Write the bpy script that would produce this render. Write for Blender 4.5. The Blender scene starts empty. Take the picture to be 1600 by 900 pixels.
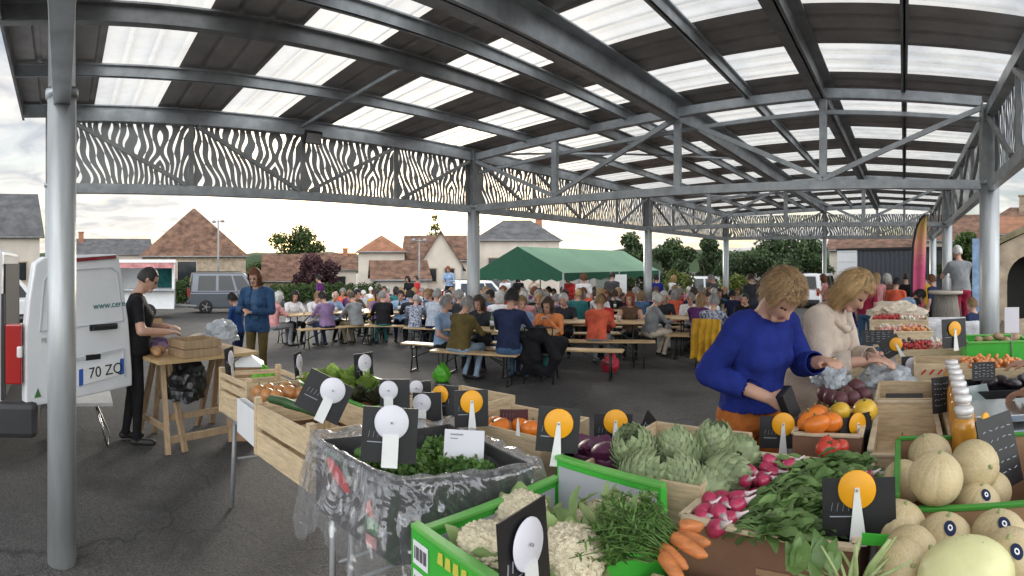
import bpy, bmesh, math, random
from math import sin, cos, pi, radians, hypot, atan2
from mathutils import Vector as V, Matrix, noise as NZ
random.seed(7)
R = random.random
U = random.uniform
SC = bpy.context.scene
COL = SC.collection

# ------------------------------------------------------------------ camera (a swept phone panorama: cylinder projection)
F, HC, X0, YH = 838.0, 1.75, 1413.0, 412.0
cam = bpy.data.cameras.new('camera')
cam.type = 'PANO'
cam.panorama_type = 'CENTRAL_CYLINDRICAL'
cam.central_cylindrical_radius = 1.0
cam.central_cylindrical_range_u_min = -800 / F
cam.central_cylindrical_range_u_max = 800 / F
cam.central_cylindrical_range_v_min = -(900 - YH) / F
cam.central_cylindrical_range_v_max = YH / F
cam.clip_start, cam.clip_end = 0.05, 2000
co = bpy.data.objects.new('camera', cam)
COL.objects.link(co)
co.location = (0, 0, HC)
co.rotation_euler = (pi / 2, 0, (X0 - 800) / F)
SC.camera = co

# ------------------------------------------------------------------ sky, sun, exposure
SUN_AZ, SUN_EL = 0.93, radians(14)          # azimuth to the left of +Y, elevation
sd = V((-sin(SUN_AZ) * cos(SUN_EL), cos(SUN_AZ) * cos(SUN_EL), sin(SUN_EL)))
W = bpy.data.worlds.new('World')
SC.world = W
W.use_nodes = True
wn, wl = W.node_tree.nodes, W.node_tree.links
bg = wn['Background']
bg.inputs['Strength'].default_value = 0.12
sky = wn.new('ShaderNodeTexSky')
sky.sky_type = 'NISHITA'
sky.sun_disc = False
sky.sun_elevation = SUN_EL
sky.sun_rotation = -SUN_AZ
sky.dust_density = 2.0
def wmath(op, a, b=None, c=None):
    n = wn.new('ShaderNodeMath'); n.operation = op
    for i, v in enumerate((a, b, c)):
        if v is None: continue
        if isinstance(v, (int, float)): n.inputs[i].default_value = v
        else: wl.new(v, n.inputs[i])
    return n.outputs[0]
tc = wn.new('ShaderNodeTexCoord')
sx = wn.new('ShaderNodeSeparateXYZ'); wl.new(tc.outputs['Generated'], sx.inputs[0])
zz = wmath('ADD', wmath('MAXIMUM', sx.outputs[2], 0.0), 0.16)
cx = wn.new('ShaderNodeCombineXYZ')
wl.new(wmath('DIVIDE', sx.outputs[0], zz), cx.inputs[0])
wl.new(wmath('DIVIDE', sx.outputs[1], zz), cx.inputs[1])
n1 = wn.new('ShaderNodeTexNoise'); n1.inputs['Scale'].default_value = 1.15; n1.inputs['Detail'].default_value = 9; n1.inputs['Roughness'].default_value = 0.58; n1.inputs['Distortion'].default_value = 0.5
wl.new(cx.outputs[0], n1.inputs['Vector'])
n2 = wn.new('ShaderNodeTexNoise'); n2.inputs['Scale'].default_value = 3.2; n2.inputs['Detail'].default_value = 7; n2.inputs['Distortion'].default_value = 0.8
wl.new(cx.outputs[0], n2.inputs['Vector'])
cov = wn.new('ShaderNodeMapRange'); cov.inputs[1].default_value = 0.36; cov.inputs[2].default_value = 0.52
wl.new(n1.outputs[0], cov.inputs[0])
ramp = wn.new('ShaderNodeValToRGB')
ramp.color_ramp.elements[0].position = 0.33; ramp.color_ramp.elements[0].color = (3.7, 3.85, 4.2, 1)
ramp.color_ramp.elements[1].position = 0.62; ramp.color_ramp.elements[1].color = (7.0, 6.75, 6.3, 1)
wl.new(n2.outputs[0], ramp.inputs[0])
mx = wn.new('ShaderNodeMix'); mx.data_type = 'RGBA'
cvm = wmath('MULTIPLY', cov.outputs[0], 0.94)
wl.new(cvm, mx.inputs[0]); wl.new(sky.outputs[0], mx.inputs[6]); wl.new(ramp.outputs[0], mx.inputs[7])
# veil of bright cloud round the hidden sun
dp = wn.new('ShaderNodeVectorMath'); dp.operation = 'DOT_PRODUCT'
wl.new(tc.outputs['Generated'], dp.inputs[0]); dp.inputs[1].default_value = sd
gl = wmath('POWER', wmath('MAXIMUM', dp.outputs['Value'], 0.0), 14.0)
ad = wn.new('ShaderNodeMix'); ad.data_type = 'RGBA'; ad.blend_type = 'ADD'
wl.new(gl, ad.inputs[0]); wl.new(mx.outputs[2], ad.inputs[6]); ad.inputs[7].default_value = (3.5, 3.15, 2.6, 1)
# unseen sky behind the camera, brightened to add light on the foreground
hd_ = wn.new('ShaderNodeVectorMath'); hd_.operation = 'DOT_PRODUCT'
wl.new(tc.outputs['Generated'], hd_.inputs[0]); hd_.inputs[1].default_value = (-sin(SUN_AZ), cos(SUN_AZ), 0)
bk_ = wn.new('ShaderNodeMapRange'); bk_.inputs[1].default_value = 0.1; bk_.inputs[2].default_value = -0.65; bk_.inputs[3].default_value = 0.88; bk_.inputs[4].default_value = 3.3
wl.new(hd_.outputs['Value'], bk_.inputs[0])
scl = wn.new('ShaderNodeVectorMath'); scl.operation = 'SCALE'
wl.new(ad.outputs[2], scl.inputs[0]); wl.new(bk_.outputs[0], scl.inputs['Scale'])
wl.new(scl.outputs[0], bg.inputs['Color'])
sl = bpy.data.lights.new('sun', 'SUN'); sl.energy = 1.3; sl.angle = radians(14); sl.color = (1, 0.94, 0.85)
so = bpy.data.objects.new('sun', sl); COL.objects.link(so)
so.rotation_euler = (-sd).to_track_quat('-Z', 'Y').to_euler()
vs = SC.view_settings
vs.view_transform = 'Standard'; vs.look = 'None'; vs.gamma = 1; vs.use_curve_mapping = False
vs.exposure = 0.6
cy = SC.cycles
cy.use_denoising = True
cy.max_bounces = 8; cy.diffuse_bounces = 4; cy.transparent_max_bounces = 16; cy.transmission_bounces = 4; cy.glossy_bounces = 3
cy.sample_clamp_indirect = 6

# ------------------------------------------------------------------ helpers
def az(x): return (X0 - x) / F
def P(x, y, r):                              # the point r metres away (on the level) that stands at a place of the photograph
    a = az(x); return V((-sin(a) * r, cos(a) * r, HC - (y - YH) / F * r))
def PZ(x, y, z): return P(x, y, (HC - z) * F / (y - YH))
def gz(r): return -0.03 * min(max(0, r - 7), 60)   # the market place falls away gently
def gxy(x, y): return gz(hypot(x, y))
def GP(x, r):
    a = az(x); return V((-sin(a) * r, cos(a) * r, gz(r)))

MATS = {}
def M(name, col, rough=0.6, metal=0.0, var=0.15, vs=6.0, bump=0.0, bs=60.0, spec=0.5, isl=0.0, col2=None, trans=0.0, coat=0.0, stretch=None, det=5):
    if name in MATS: return MATS[name]
    m = bpy.data.materials.new(name); m.use_nodes = True
    n, l = m.node_tree.nodes, m.node_tree.links
    b = n['Principled BSDF']
    b.inputs['Roughness'].default_value = rough; b.inputs['Metallic'].default_value = metal
    b.inputs['Specular IOR Level'].default_value = spec
    b.inputs['Coat Weight'].default_value = coat
    t = n.new('ShaderNodeTexCoord')
    oi = n.new('ShaderNodeObjectInfo')
    va = n.new('ShaderNodeVectorMath'); va.operation = 'MULTIPLY_ADD'
    l.new(t.outputs['Object'], va.inputs[0]); va.inputs[1].default_value = stretch or (1, 1, 1)
    cb = n.new('ShaderNodeCombineXYZ')
    mm = n.new('ShaderNodeMath'); mm.operation = 'MULTIPLY'; mm.inputs[1].default_value = 37
    l.new(oi.outputs['Random'], mm.inputs[0]); l.new(mm.outputs[0], cb.inputs[0]); l.new(cb.outputs[0], va.inputs[2])
    nz = n.new('ShaderNodeTexNoise'); nz.inputs['Scale'].default_value = vs; nz.inputs['Detail'].default_value = det; nz.inputs['Roughness'].default_value = 0.6
    l.new(va.outputs[0], nz.inputs['Vector'])
    r = n.new('ShaderNodeValToRGB')
    c2 = col2 or tuple(min(1, c * (1 + var)) for c in col)
    c1 = col if col2 else tuple(c * (1 - var) for c in col)
    r.color_ramp.elements[0].position = 0.32; r.color_ramp.elements[0].color = (*c1, 1)
    r.color_ramp.elements[1].position = 0.68; r.color_ramp.elements[1].color = (*c2, 1)
    l.new(nz.outputs[0], r.inputs[0])
    out = r.outputs[0]
    if isl:
        g = n.new('ShaderNodeNewGeometry')
        mr = n.new('ShaderNodeMapRange'); mr.inputs[3].default_value = 1 - isl; mr.inputs[4].default_value = 1 + isl
        l.new(g.outputs['Random Per Island'], mr.inputs[0])
        mxx = n.new('ShaderNodeVectorMath'); mxx.operation = 'SCALE'
        l.new(out, mxx.inputs[0]); l.new(mr.outputs[0], mxx.inputs['Scale']); out = mxx.outputs[0]
    l.new(out, b.inputs['Base Color'])
    if bump:
        n3 = n.new('ShaderNodeTexNoise'); n3.inputs['Scale'].default_value = bs; n3.inputs['Detail'].default_value = 4
        l.new(va.outputs[0], n3.inputs['Vector'])
        bp = n.new('ShaderNodeBump'); bp.inputs['Strength'].default_value = bump; bp.inputs['Distance'].default_value = 0.02
        l.new(n3.outputs[0], bp.inputs['Height']); l.new(bp.outputs[0], b.inputs['Normal'])
    if trans:
        tr = n.new('ShaderNodeBsdfTranslucent'); l.new(out, tr.inputs[0])
        ms = n.new('ShaderNodeMixShader'); ms.inputs[0].default_value = trans
        l.new(b.outputs[0], ms.inputs[1]); l.new(tr.outputs[0], ms.inputs[2])
        l.new(ms.outputs[0], n['Material Output'].inputs[0])
    MATS[name] = m
    return m

class MB:
    """collects shapes into one mesh"""
    def __init__(s): s.v = []; s.f = []; s.m = []; s.sm = []
    def add(s, vs, fs, mi=0, smooth=False):
        o = len(s.v); s.v += [tuple(v) for v in vs]
        for f in fs: s.f.append([i + o for i in f]); s.m.append(mi); s.sm.append(smooth)
        return s
    def box(s, c, d, mi=0, rz=0.0, rot=None):
        m = (rot.to_3x3() if rot else Matrix.Rotation(rz, 3, 'Z')); c = V(c)
        vs = [c + m @ V((x * d[0] / 2, y * d[1] / 2, z * d[2] / 2)) for x in (-1, 1) for y in (-1, 1) for z in (-1, 1)]
        return s.add(vs, [(0, 1, 3, 2), (4, 6, 7, 5), (0, 4, 5, 1), (2, 3, 7, 6), (0, 2, 6, 4), (1, 5, 7, 3)], mi)
    def bar(s, a, b, w, h, mi=0, up=(0, 0, 1)):
        a, b = V(a), V(b); d = (b - a).normalized(); u = V(up)
        if abs(d.dot(u)) > 0.98: u = V((0, 1, 0))
        sd_ = d.cross(u).normalized(); u = sd_.cross(d).normalized()
        vs = [p + sd_ * (w / 2 * i) + u * (h / 2 * j) for p in (a, b) for i, j in ((-1, -1), (1, -1), (1, 1), (-1, 1))]
        return s.add(vs, [(0, 1, 2, 3), (7, 6, 5, 4), (0, 4, 5, 1), (1, 5, 6, 2), (2, 6, 7, 3), (3, 7, 4, 0)], mi)
    def tube(s, pts, r, mi=0, n=8, cap=True, flat=1.0):
        pts = [V(p) for p in pts]; rs = r if isinstance(r, (list, tuple)) else [r] * len(pts)
        vs = []; u = None
        for i, p in enumerate(pts):
            d = (pts[min(i + 1, len(pts) - 1)] - pts[max(i - 1, 0)]).normalized()
            if u is None: u = d.cross(V((0.31, 0.2, 0.93))).normalized()
            u = (u - d * u.dot(d)).normalized(); w = d.cross(u)
            vs += [p + (u * cos(2 * pi * k / n) + w * sin(2 * pi * k / n) * flat) * rs[i] for k in range(n)]
        fs = [(i * n + k, i * n + (k + 1) % n, (i + 1) * n + (k + 1) % n, (i + 1) * n + k) for i in range(len(pts) - 1) for k in range(n)]
        if cap: fs += [tuple(range(n))[::-1], tuple(range((len(pts) - 1) * n, len(pts) * n))]
        return s.add(vs, fs, mi, True)
    def lathe(s, prof, c=(0, 0, 0), n=20, mi=0, rot=None, rfun=None):
        c = V(c); vs = []
        for r, z in prof:
            for k in range(n):
                a = 2 * pi * k / n; q = r * (rfun(a) if rfun else 1)
                v = V((q * cos(a), q * sin(a), z)); vs.append(c + (rot @ v if rot else v))
        fs = [(i * n + k, i * n + (k + 1) % n, (i + 1) * n + (k + 1) % n, (i + 1) * n + k) for i in range(len(prof) - 1) for k in range(n)]
        fs += [tuple(range(n))[::-1], tuple(range((len(prof) - 1) * n, len(prof) * n))]
        return s.add(vs, fs, mi, True)
    def ball(s, c, r, mi=0, n=14, rot=None):
        if isinstance(r, (int, float)): r = (r, r, r)
        c = V(c); h = n // 2; vs = []
        for i in range(h + 1):
            t = -pi / 2 + pi * min(max(i, 0.02), h - 0.02) / h
            for k in range(n):
                v = V((r[0] * cos(t) * cos(2 * pi * k / n), r[1] * cos(t) * sin(2 * pi * k / n), r[2] * sin(t)))
                vs.append(c + (rot @ v if rot else v))
        return s.add(vs, [(i * n + k, i * n + (k + 1) % n, (i + 1) * n + (k + 1) % n, (i + 1) * n + k) for i in range(h) for k in range(n)] + [tuple(range(n))[::-1], tuple(range(h * n, h * n + n))], mi, True)
    def prism(s, pts, ex, mi=0):
        """a flat outline (3-D points) pushed along ex"""
        n = len(pts); ex = V(ex); a = [V(p) for p in pts]
        return s.add(a + [p + ex for p in a], [tuple(range(n))[::-1], tuple(range(n, 2 * n))] + [(i, (i + 1) % n, n + (i + 1) % n, n + i) for i in range(n)], mi)
    def mesh(s, name, mats):
        me = bpy.data.meshes.new(name)
        me.from_pydata(s.v, [], s.f)
        s.sm = [bool(q) for q in s.sm]
        for m in (mats if isinstance(mats, (list, tuple)) else [mats]): me.materials.append(m)
        me.polygons.foreach_set('material_index', s.m); me.polygons.foreach_set('use_smooth', s.sm)
        bm = bmesh.new(); bm.from_mesh(me); bmesh.ops.recalc_face_normals(bm, faces=bm.faces); bm.to_mesh(me); bm.free()
        return me
    def build(s, name, mats, parent=None, bevel=0.0, loc=None, rz=None):
        o = link(name, s.mesh(name, mats), parent)
        if loc is not None: o.location = loc
        if rz is not None: o.rotation_euler = (0, 0, rz)
        if bevel:
            b = o.modifiers.new('bevel', 'BEVEL'); b.width = bevel; b.segments = 2; b.limit_method = 'ANGLE'
        return o

def link(name, data, parent=None):
    o = bpy.data.objects.new(name, data); COL.objects.link(o)
    if parent: o.parent = parent
    return o
LABELS = {}
def tag(o, label, cat, group=None):
    o['label'] = label; o['category'] = cat
    if group: o['group'] = group
    w = len(label.split())
    if not 4 <= w <= 16: print('LABEL LENGTH', w, label)
    if label in LABELS: print('LABEL TWICE', label)
    LABELS[label] = 1
    return o
def thing(name, label, cat, loc=(0, 0, 0), rz=0.0, group=None):
    o = link(name, None); o.location = loc; o.rotation_euler = (0, 0, rz); o.empty_display_size = 0.1
    return tag(o, label, cat, group)
def struct(o, kind='structure'):
    o['kind'] = kind; return o
def dup(o, loc=None, rz=None, label=None, scale=None, rot=None, group=None):
    def cp(a, par):
        c = a.copy(); COL.objects.link(c)
        if par: c.parent = par
        for ch in kids.get(a, ()): cp(ch, c)
        return c
    kids = {}
    def walk(a):
        kids[a] = list(a.children)
        for ch in kids[a]: walk(ch)
    walk(o)
    c = cp(o, None)
    if loc is not None: c.location = loc
    if rz is not None: c.rotation_euler = (0, 0, rz)
    if rot is not None: c.rotation_euler = rot
    if scale: c.scale = (scale,) * 3 if isinstance(scale, (int, float)) else scale
    if label: tag(c, label, o['category'], group or o.get('group'))
    return c
class Once:
    """first call hands out the thing itself, later calls copies"""
    def __init__(s, make): s.make = make; s.o = None
    def __call__(s, loc, rz=0.0, label=None, scale=None, rot=None, group=None):
        if s.o is None:
            s.o = c = s.make(); c.location = loc; c.rotation_euler = rot if rot is not None else (0, 0, rz)
            if scale: c.scale = (scale,) * 3 if isinstance(scale, (int, float)) else scale
            tag(c, label, c['category'], group)
            return c
        c = dup(s.o, loc, rz, None, (1, 1, 1) if not scale else scale, rot)
        tag(c, label, c['category'], group); return c
def raw(name, cat):
    o = link(name, None); o['category'] = cat; o.empty_display_size = 0.1; return o
def text(s, name, mat, size, parent, loc, rot, ext=0.001):
    cu = bpy.data.curves.new('text', 'FONT'); cu.body = s; cu.size = size; cu.extrude = ext; cu.align_x = 'CENTER'; cu.align_y = 'CENTER'
    t = bpy.data.objects.new('text', cu); COL.objects.link(t)
    bpy.context.view_layer.update()
    me = bpy.data.meshes.new_from_object(t.evaluated_get(bpy.context.evaluated_depsgraph_get()))
    bpy.data.objects.remove(t); me.materials.clear(); me.materials.append(mat)
    o = link(name, me, parent); o.location = loc; o.rotation_euler = rot
    return o
def sheet(name, grid, mat, parent=None, smooth=True):
    """grid of points -> mesh"""
    h, w = len(grid), len(grid[0]); m = MB()
    m.add([p for row in grid for p in row], [(i * w + j, i * w + j + 1, (i + 1) * w + j + 1, (i + 1) * w + j) for i in range(h - 1) for j in range(w - 1)], 0, smooth)
    return m.build(name, mat, parent)
def leafcloud(m, blobs, n, size, mi=0, asp=0.55, droop=0.0):
    """many small bent leaf faces spread through the blobs' volumes"""
    tot = sum(b[1][0] * b[1][1] * b[1][2] for b in blobs)
    for c, r in blobs:
        k = max(3, int(n * r[0] * r[1] * r[2] / tot))
        for _ in range(k):
            d = V((random.gauss(0, 1), random.gauss(0, 1), random.gauss(0, 1))).normalized() * (R() ** 0.45)
            p = V(c) + V((d.x * r[0], d.y * r[1], d.z * r[2]))
            a = V((U(-1, 1), U(-1, 1), U(-1, 1) - droop)).normalized(); b = a.cross(V((U(-1, 1), U(-1, 1), U(-1, 1)))).normalized()
            s = size * U(0.6, 1.4); nn = a.cross(b) * s * 0.2
            m.add([p - a * s, p + b * s * asp + nn, p + a * s, p - b * s * asp + nn], [(0, 1, 2, 3)], mi)
# ------------------------------------------------------------------ materials of the setting
galv = M('galvanised_steel', (0.43, 0.455, 0.475), 0.42, 0.4, 0.22, 5, 0.04, 30)
galvd = M('dull_steel', (0.28, 0.285, 0.29), 0.5, 0.3, 0.25, 4)
colm = M('column_steel', (0.42, 0.44, 0.45), 0.4, 0.4, 0.16, 9, stretch=(1, 1, 0.15))
roofm = M('roof_sheet', (0.42, 0.4, 0.39), 0.6, 0.15, 0.2, 2.5)
black = M('black_paint', (0.012, 0.012, 0.014), 0.5, var=0.3)
white = M('white_paint', (0.78, 0.79, 0.8), 0.4, var=0.04)
wood = M('pale_wood', (0.5, 0.37, 0.22), 0.65, var=0.22, vs=4, stretch=(1, 9, 9), bump=0.1, bs=30)
woodx = M('crate_wood', (0.56, 0.43, 0.27), 0.7, var=0.22, vs=5, stretch=(2, 2, 14), bump=0.12, bs=40)
tablew = M('bench_board', (0.5, 0.34, 0.17), 0.5, var=0.15, vs=4)
card = M('brown_cardboard', (0.34, 0.2, 0.115), 0.85, var=0.12, vs=9, bump=0.05)
plaster = M('old_plaster', (0.55, 0.49, 0.42), 0.9, var=0.14, vs=0.6, bump=0.1, bs=6)
stone = M('rubble_stone', (0.36, 0.29, 0.21), 0.9, var=0.35, vs=2.2, bump=0.5, bs=7)
tile = M('clay_tile', (0.16, 0.088, 0.058), 0.85, var=0.6, vs=1.6, bump=0.4, bs=9)
tileo = M('orange_tile', (0.3, 0.14, 0.08), 0.85, var=0.3, vs=1.5, bump=0.4, bs=9)
slate = M('slate', (0.105, 0.105, 0.11), 0.7, var=0.4, vs=1.3, bump=0.3, bs=8)
glassd = M('dark_glass', (0.02, 0.024, 0.028), 0.08, var=0.1)
leafg = M('leaf_green', (0.05, 0.09, 0.02), 0.6, var=0.5, vs=0.7, isl=0.5, trans=0.25)
leafd = M('leaf_dark', (0.05, 0.085, 0.03), 0.6, var=0.5, vs=0.7, isl=0.5, trans=0.2)
leafy = M('leaf_yellow_green', (0.12, 0.15, 0.03), 0.6, var=0.4, vs=0.7, isl=0.5, trans=0.3)
leafp = M('leaf_purple', (0.06, 0.022, 0.028), 0.6, var=0.5, vs=0.7, isl=0.5, trans=0.15)
bark = M('bark', (0.1, 0.075, 0.05), 0.9, var=0.4, vs=5, bump=0.5, bs=12)

# translucent roof panels
sk = bpy.data.materials.new('translucent_panel'); sk.use_nodes = True
n_, l_ = sk.node_tree.nodes, sk.node_tree.links
for x in list(n_):
    if x.type == 'BSDF_PRINCIPLED': n_.remove(x)
t1 = n_.new('ShaderNodeBsdfTransparent'); t1.inputs[0].default_value = (0.78, 0.79, 0.79, 1)
t2 = n_.new('ShaderNodeBsdfTranslucent'); t2.inputs[0].default_value = (0.74, 0.74, 0.73, 1)
t3 = n_.new('ShaderNodeBsdfGlossy'); t3.inputs[0].default_value = (0.6, 0.6, 0.6, 1); t3.inputs['Roughness'].default_value = 0.25
tcx = n_.new('ShaderNodeTexCoord'); nzx = n_.new('ShaderNodeTexNoise'); nzx.inputs['Scale'].default_value = 2.2; nzx.inputs['Detail'].default_value = 6
l_.new(tcx.outputs['Object'], nzx.inputs[0])
mrx = n_.new('ShaderNodeMapRange'); mrx.inputs[1].default_value = 0.3; mrx.inputs[2].default_value = 0.7; mrx.inputs[3].default_value = 0.3; mrx.inputs[4].default_value = 0.75
l_.new(nzx.outputs[0], mrx.inputs[0])
ma = n_.new('ShaderNodeMixShader'); l_.new(mrx.outputs[0], ma.inputs[0]); l_.new(t1.outputs[0], ma.inputs[1]); l_.new(t2.outputs[0], ma.inputs[2])
mb_ = n_.new('ShaderNodeMixShader'); mb_.inputs[0].default_value = 0.05; l_.new(ma.outputs[0], mb_.inputs[1]); l_.new(t3.outputs[0], mb_.inputs[2])
l_.new(mb_.outputs[0], n_['Material Output'].inputs[0])

# sheet steel with cut-out grass-like slots
pf = bpy.data.materials.new('perforated_sheet'); pf.use_nodes = True
n_, l_ = pf.node_tree.nodes, pf.node_tree.links
b_ = n_['Principled BSDF']; b_.inputs['Base Color'].default_value = (0.32, 0.33, 0.335, 1); b_.inputs['Metallic'].default_value = 0.4; b_.inputs['Roughness'].default_value = 0.45
tcx = n_.new('ShaderNodeTexCoord')
sp = n_.new('ShaderNodeSeparateXYZ'); l_.new(tcx.outputs['UV'], sp.inputs[0])
def pm(op, a, b=0.0, c=None):
    k = n_.new('ShaderNodeMath'); k.operation = op
    for i, v in enumerate((a, b, c)):
        if v is None: continue
        if isinstance(v, (int, float)): k.inputs[i].default_value = v
        else: l_.new(v, k.inputs[i])
    return k.outputs[0]
warp = n_.new('ShaderNodeTexNoise'); warp.inputs['Scale'].default_value = 1.5; warp.inputs['Detail'].default_value = 1.0
l_.new(tcx.outputs['UV'], warp.inputs[0])
# slanted, wavy lines: u shifted by a slow noise, a mirrored lean and a ripple along v
fold = pm('PINGPONG', sp.outputs[0], 1.2)
lean = pm('MULTIPLY', pm('SINE', pm('MULTIPLY', fold, 3.0)), pm('MULTIPLY', pm('SUBTRACT', sp.outputs[1], 0.45), 0.3))
rip = pm('MULTIPLY', pm('SINE', pm('ADD', pm('MULTIPLY', sp.outputs[1], 15.0), pm('MULTIPLY', fold, 9.0))), 0.02)
uu = pm('ADD', pm('ADD', fold, lean), pm('ADD', rip, pm('MULTIPLY', warp.outputs[0], 0.3)))
band = pm('FRACT', pm('MULTIPLY', uu, 11.0)); idx = pm('FLOOR', pm('MULTIPLY', uu, 11.0))
wn_ = n_.new('ShaderNodeTexWhiteNoise'); wn_.noise_dimensions = '1D'; l_.new(idx, wn_.inputs['W'])
seg = pm('FRACT', pm('ADD', pm('MULTIPLY', sp.outputs[1], 3.3), pm('MULTIPLY', wn_.outputs['Value'], 5.0)))
half = pm('MULTIPLY', pm('POWER', pm('MAXIMUM', pm('SINE', pm('MULTIPLY', seg, pi)), 0.0), 0.7), 0.175)
hole = pm('LESS_THAN', pm('ABSOLUTE', pm('SUBTRACT', band, 0.5)), half)
hole = pm('MULTIPLY', hole, pm('MULTIPLY', pm('GREATER_THAN', sp.outputs[1], 0.03), pm('LESS_THAN', sp.outputs[1], 0.84)))
tp = n_.new('ShaderNodeBsdfTransparent'); mz = n_.new('ShaderNodeMixShader')
l_.new(hole, mz.inputs[0]); l_.new(b_.outputs[0], mz.inputs[1]); l_.new(tp.outputs[0], mz.inputs[2]); l_.new(mz.outputs[0], n_['Material Output'].inputs[0])

# asphalt
ap = bpy.data.materials.new('asphalt'); ap.use_nodes = True
n_, l_ = ap.node_tree.nodes, ap.node_tree.links
b_ = n_['Principled BSDF']; b_.inputs['Roughness'].default_value = 0.72; b_.inputs['Specular IOR Level'].default_value = 0.4
g_ = n_.new('ShaderNodeNewGeometry')
def nz_(scale, det=4, rough=0.6):
    k = n_.new('ShaderNodeTexNoise'); k.inputs['Scale'].default_value = scale; k.inputs['Detail'].default_value = det; k.inputs['Roughness'].default_value = rough
    l_.new(g_.outputs['Position'], k.inputs[0]); return k.outputs[0]
r1 = n_.new('ShaderNodeValToRGB'); r1.color_ramp.elements[0].color = (0.041, 0.04, 0.04, 1); r1.color_ramp.elements[0].position = 0.3
r1.color_ramp.elements[1].color = (0.096, 0.092, 0.09, 1); r1.color_ramp.elements[1].position = 0.72
l_.new(nz_(0.8, 8, 0.68), r1.inputs[0])
vo = n_.new('ShaderNodeTexVoronoi'); vo.inputs['Scale'].default_value = 105; l_.new(g_.outputs['Position'], vo.inputs['Vector'])
mr = n_.new('ShaderNodeMapRange'); mr.inputs[3].default_value = 0.6; mr.inputs[4].default_value = 1.45
sepc = n_.new('ShaderNodeSeparateColor'); l_.new(vo.outputs['Color'], sepc.inputs[0]); l_.new(sepc.outputs[0], mr.inputs[0])
sc_ = n_.new('ShaderNodeVectorMath'); sc_.operation = 'SCALE'; l_.new(r1.outputs[0], sc_.inputs[0]); l_.new(mr.outputs[0], sc_.inputs['Scale'])
# old patches, dark stains and fine cracks
stn = n_.new('ShaderNodeMapRange'); stn.inputs[1].default_value = .56; stn.inputs[2].default_value = .66; stn.inputs[3].default_value = 1.0; stn.inputs[4].default_value = .62
l_.new(nz_(0.55, 5, .7), stn.inputs[0])
vc = n_.new('ShaderNodeTexVoronoi'); vc.feature = 'DISTANCE_TO_EDGE'; vc.inputs['Scale'].default_value = .42
wv = n_.new('ShaderNodeVectorMath'); wv.operation = 'MULTIPLY_ADD'; wnz = n_.new('ShaderNodeTexNoise'); wnz.inputs['Scale'].default_value = 1.6; wnz.inputs['Detail'].default_value = 5; l_.new(g_.outputs['Position'], wnz.inputs[0])
l_.new(wnz.outputs['Color'], wv.inputs[0]); wv.inputs[1].default_value = (.9, .9, 0); l_.new(g_.outputs['Position'], wv.inputs[2]); l_.new(wv.outputs[0], vc.inputs['Vector'])
ckm = n_.new('ShaderNodeMapRange'); ckm.inputs[1].default_value = .0; ckm.inputs[2].default_value = .006; ckm.inputs[3].default_value = .45; ckm.inputs[4].default_value = 1.0; l_.new(vc.outputs['Distance'], ckm.inputs[0])
mu_ = n_.new('ShaderNodeMath'); mu_.operation = 'MULTIPLY'; l_.new(stn.outputs[0], mu_.inputs[0]); l_.new(ckm.outputs[0], mu_.inputs[1])
sc2 = n_.new('ShaderNodeVectorMath'); sc2.operation = 'SCALE'; l_.new(sc_.outputs[0], sc2.inputs[0]); l_.new(mu_.outputs[0], sc2.inputs['Scale'])
l_.new(sc2.outputs[0], b_.inputs['Base Color'])
bp = n_.new('ShaderNodeBump'); bp.inputs['Strength'].default_value = 0.9; bp.inputs['Distance'].default_value = 0.012
l_.new(vo.outputs['Distance'], bp.inputs['Height']); l_.new(bp.outputs[0], b_.inputs['Normal'])

# ------------------------------------------------------------------ ground
m = MB(); rr = [0.0, 2, 4, 6, 7] + [7 + 2.5 * i for i in range(1, 28)] + [90, 130, 200, 320, 500, 800]
NA = 72; vs_ = []
for r in rr:
    for k in range(NA):
        a = 2 * pi * k / NA; vs_.append((r * cos(a), r * sin(a), gz(r)))
m.add(vs_, [(i * NA + k, i * NA + (k + 1) % NA, (i + 1) * NA + (k + 1) % NA, (i + 1) * NA + k) for i in range(1, len(rr) - 1) for k in range(NA)] + [tuple(range(NA, 2 * NA))], 0, True)
struct(m.build('ground', ap))
# distant wooded hills
hillm = M('hill_wood', (0.035, 0.06, 0.025), 0.9, var=0.5, vs=0.05, bump=0.3, bs=0.3)
def hill(x0, x1, r, h, n=40):
    g = []
    for j, (f, q) in enumerate(((0, 0), (0.02, 0.5), (0.06, 0.85), (0.12, 1), (0.3, 0.4))):
        row = []
        for i in range(n + 1):
            x = x0 + (x1 - x0) * i / n; a = az(x); e = sin(pi * min(1, max(0, i / n)) ** 0.8)
            hh = h * (0.45 + 0.55 * e) + NZ.noise(V((i * 0.35, r, 0))) * h * 0.3
            rq = r * (1 + f); row.append((-sin(a) * rq, cos(a) * rq, -2.2 + (hh + 2) * q))
        g.append(row)
    struct(sheet('hill', g, hillm))
hill(300, 700, 210, 7); hill(-150, 420, 260, 7); hill(660, 1700, 240, 9)

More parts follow.
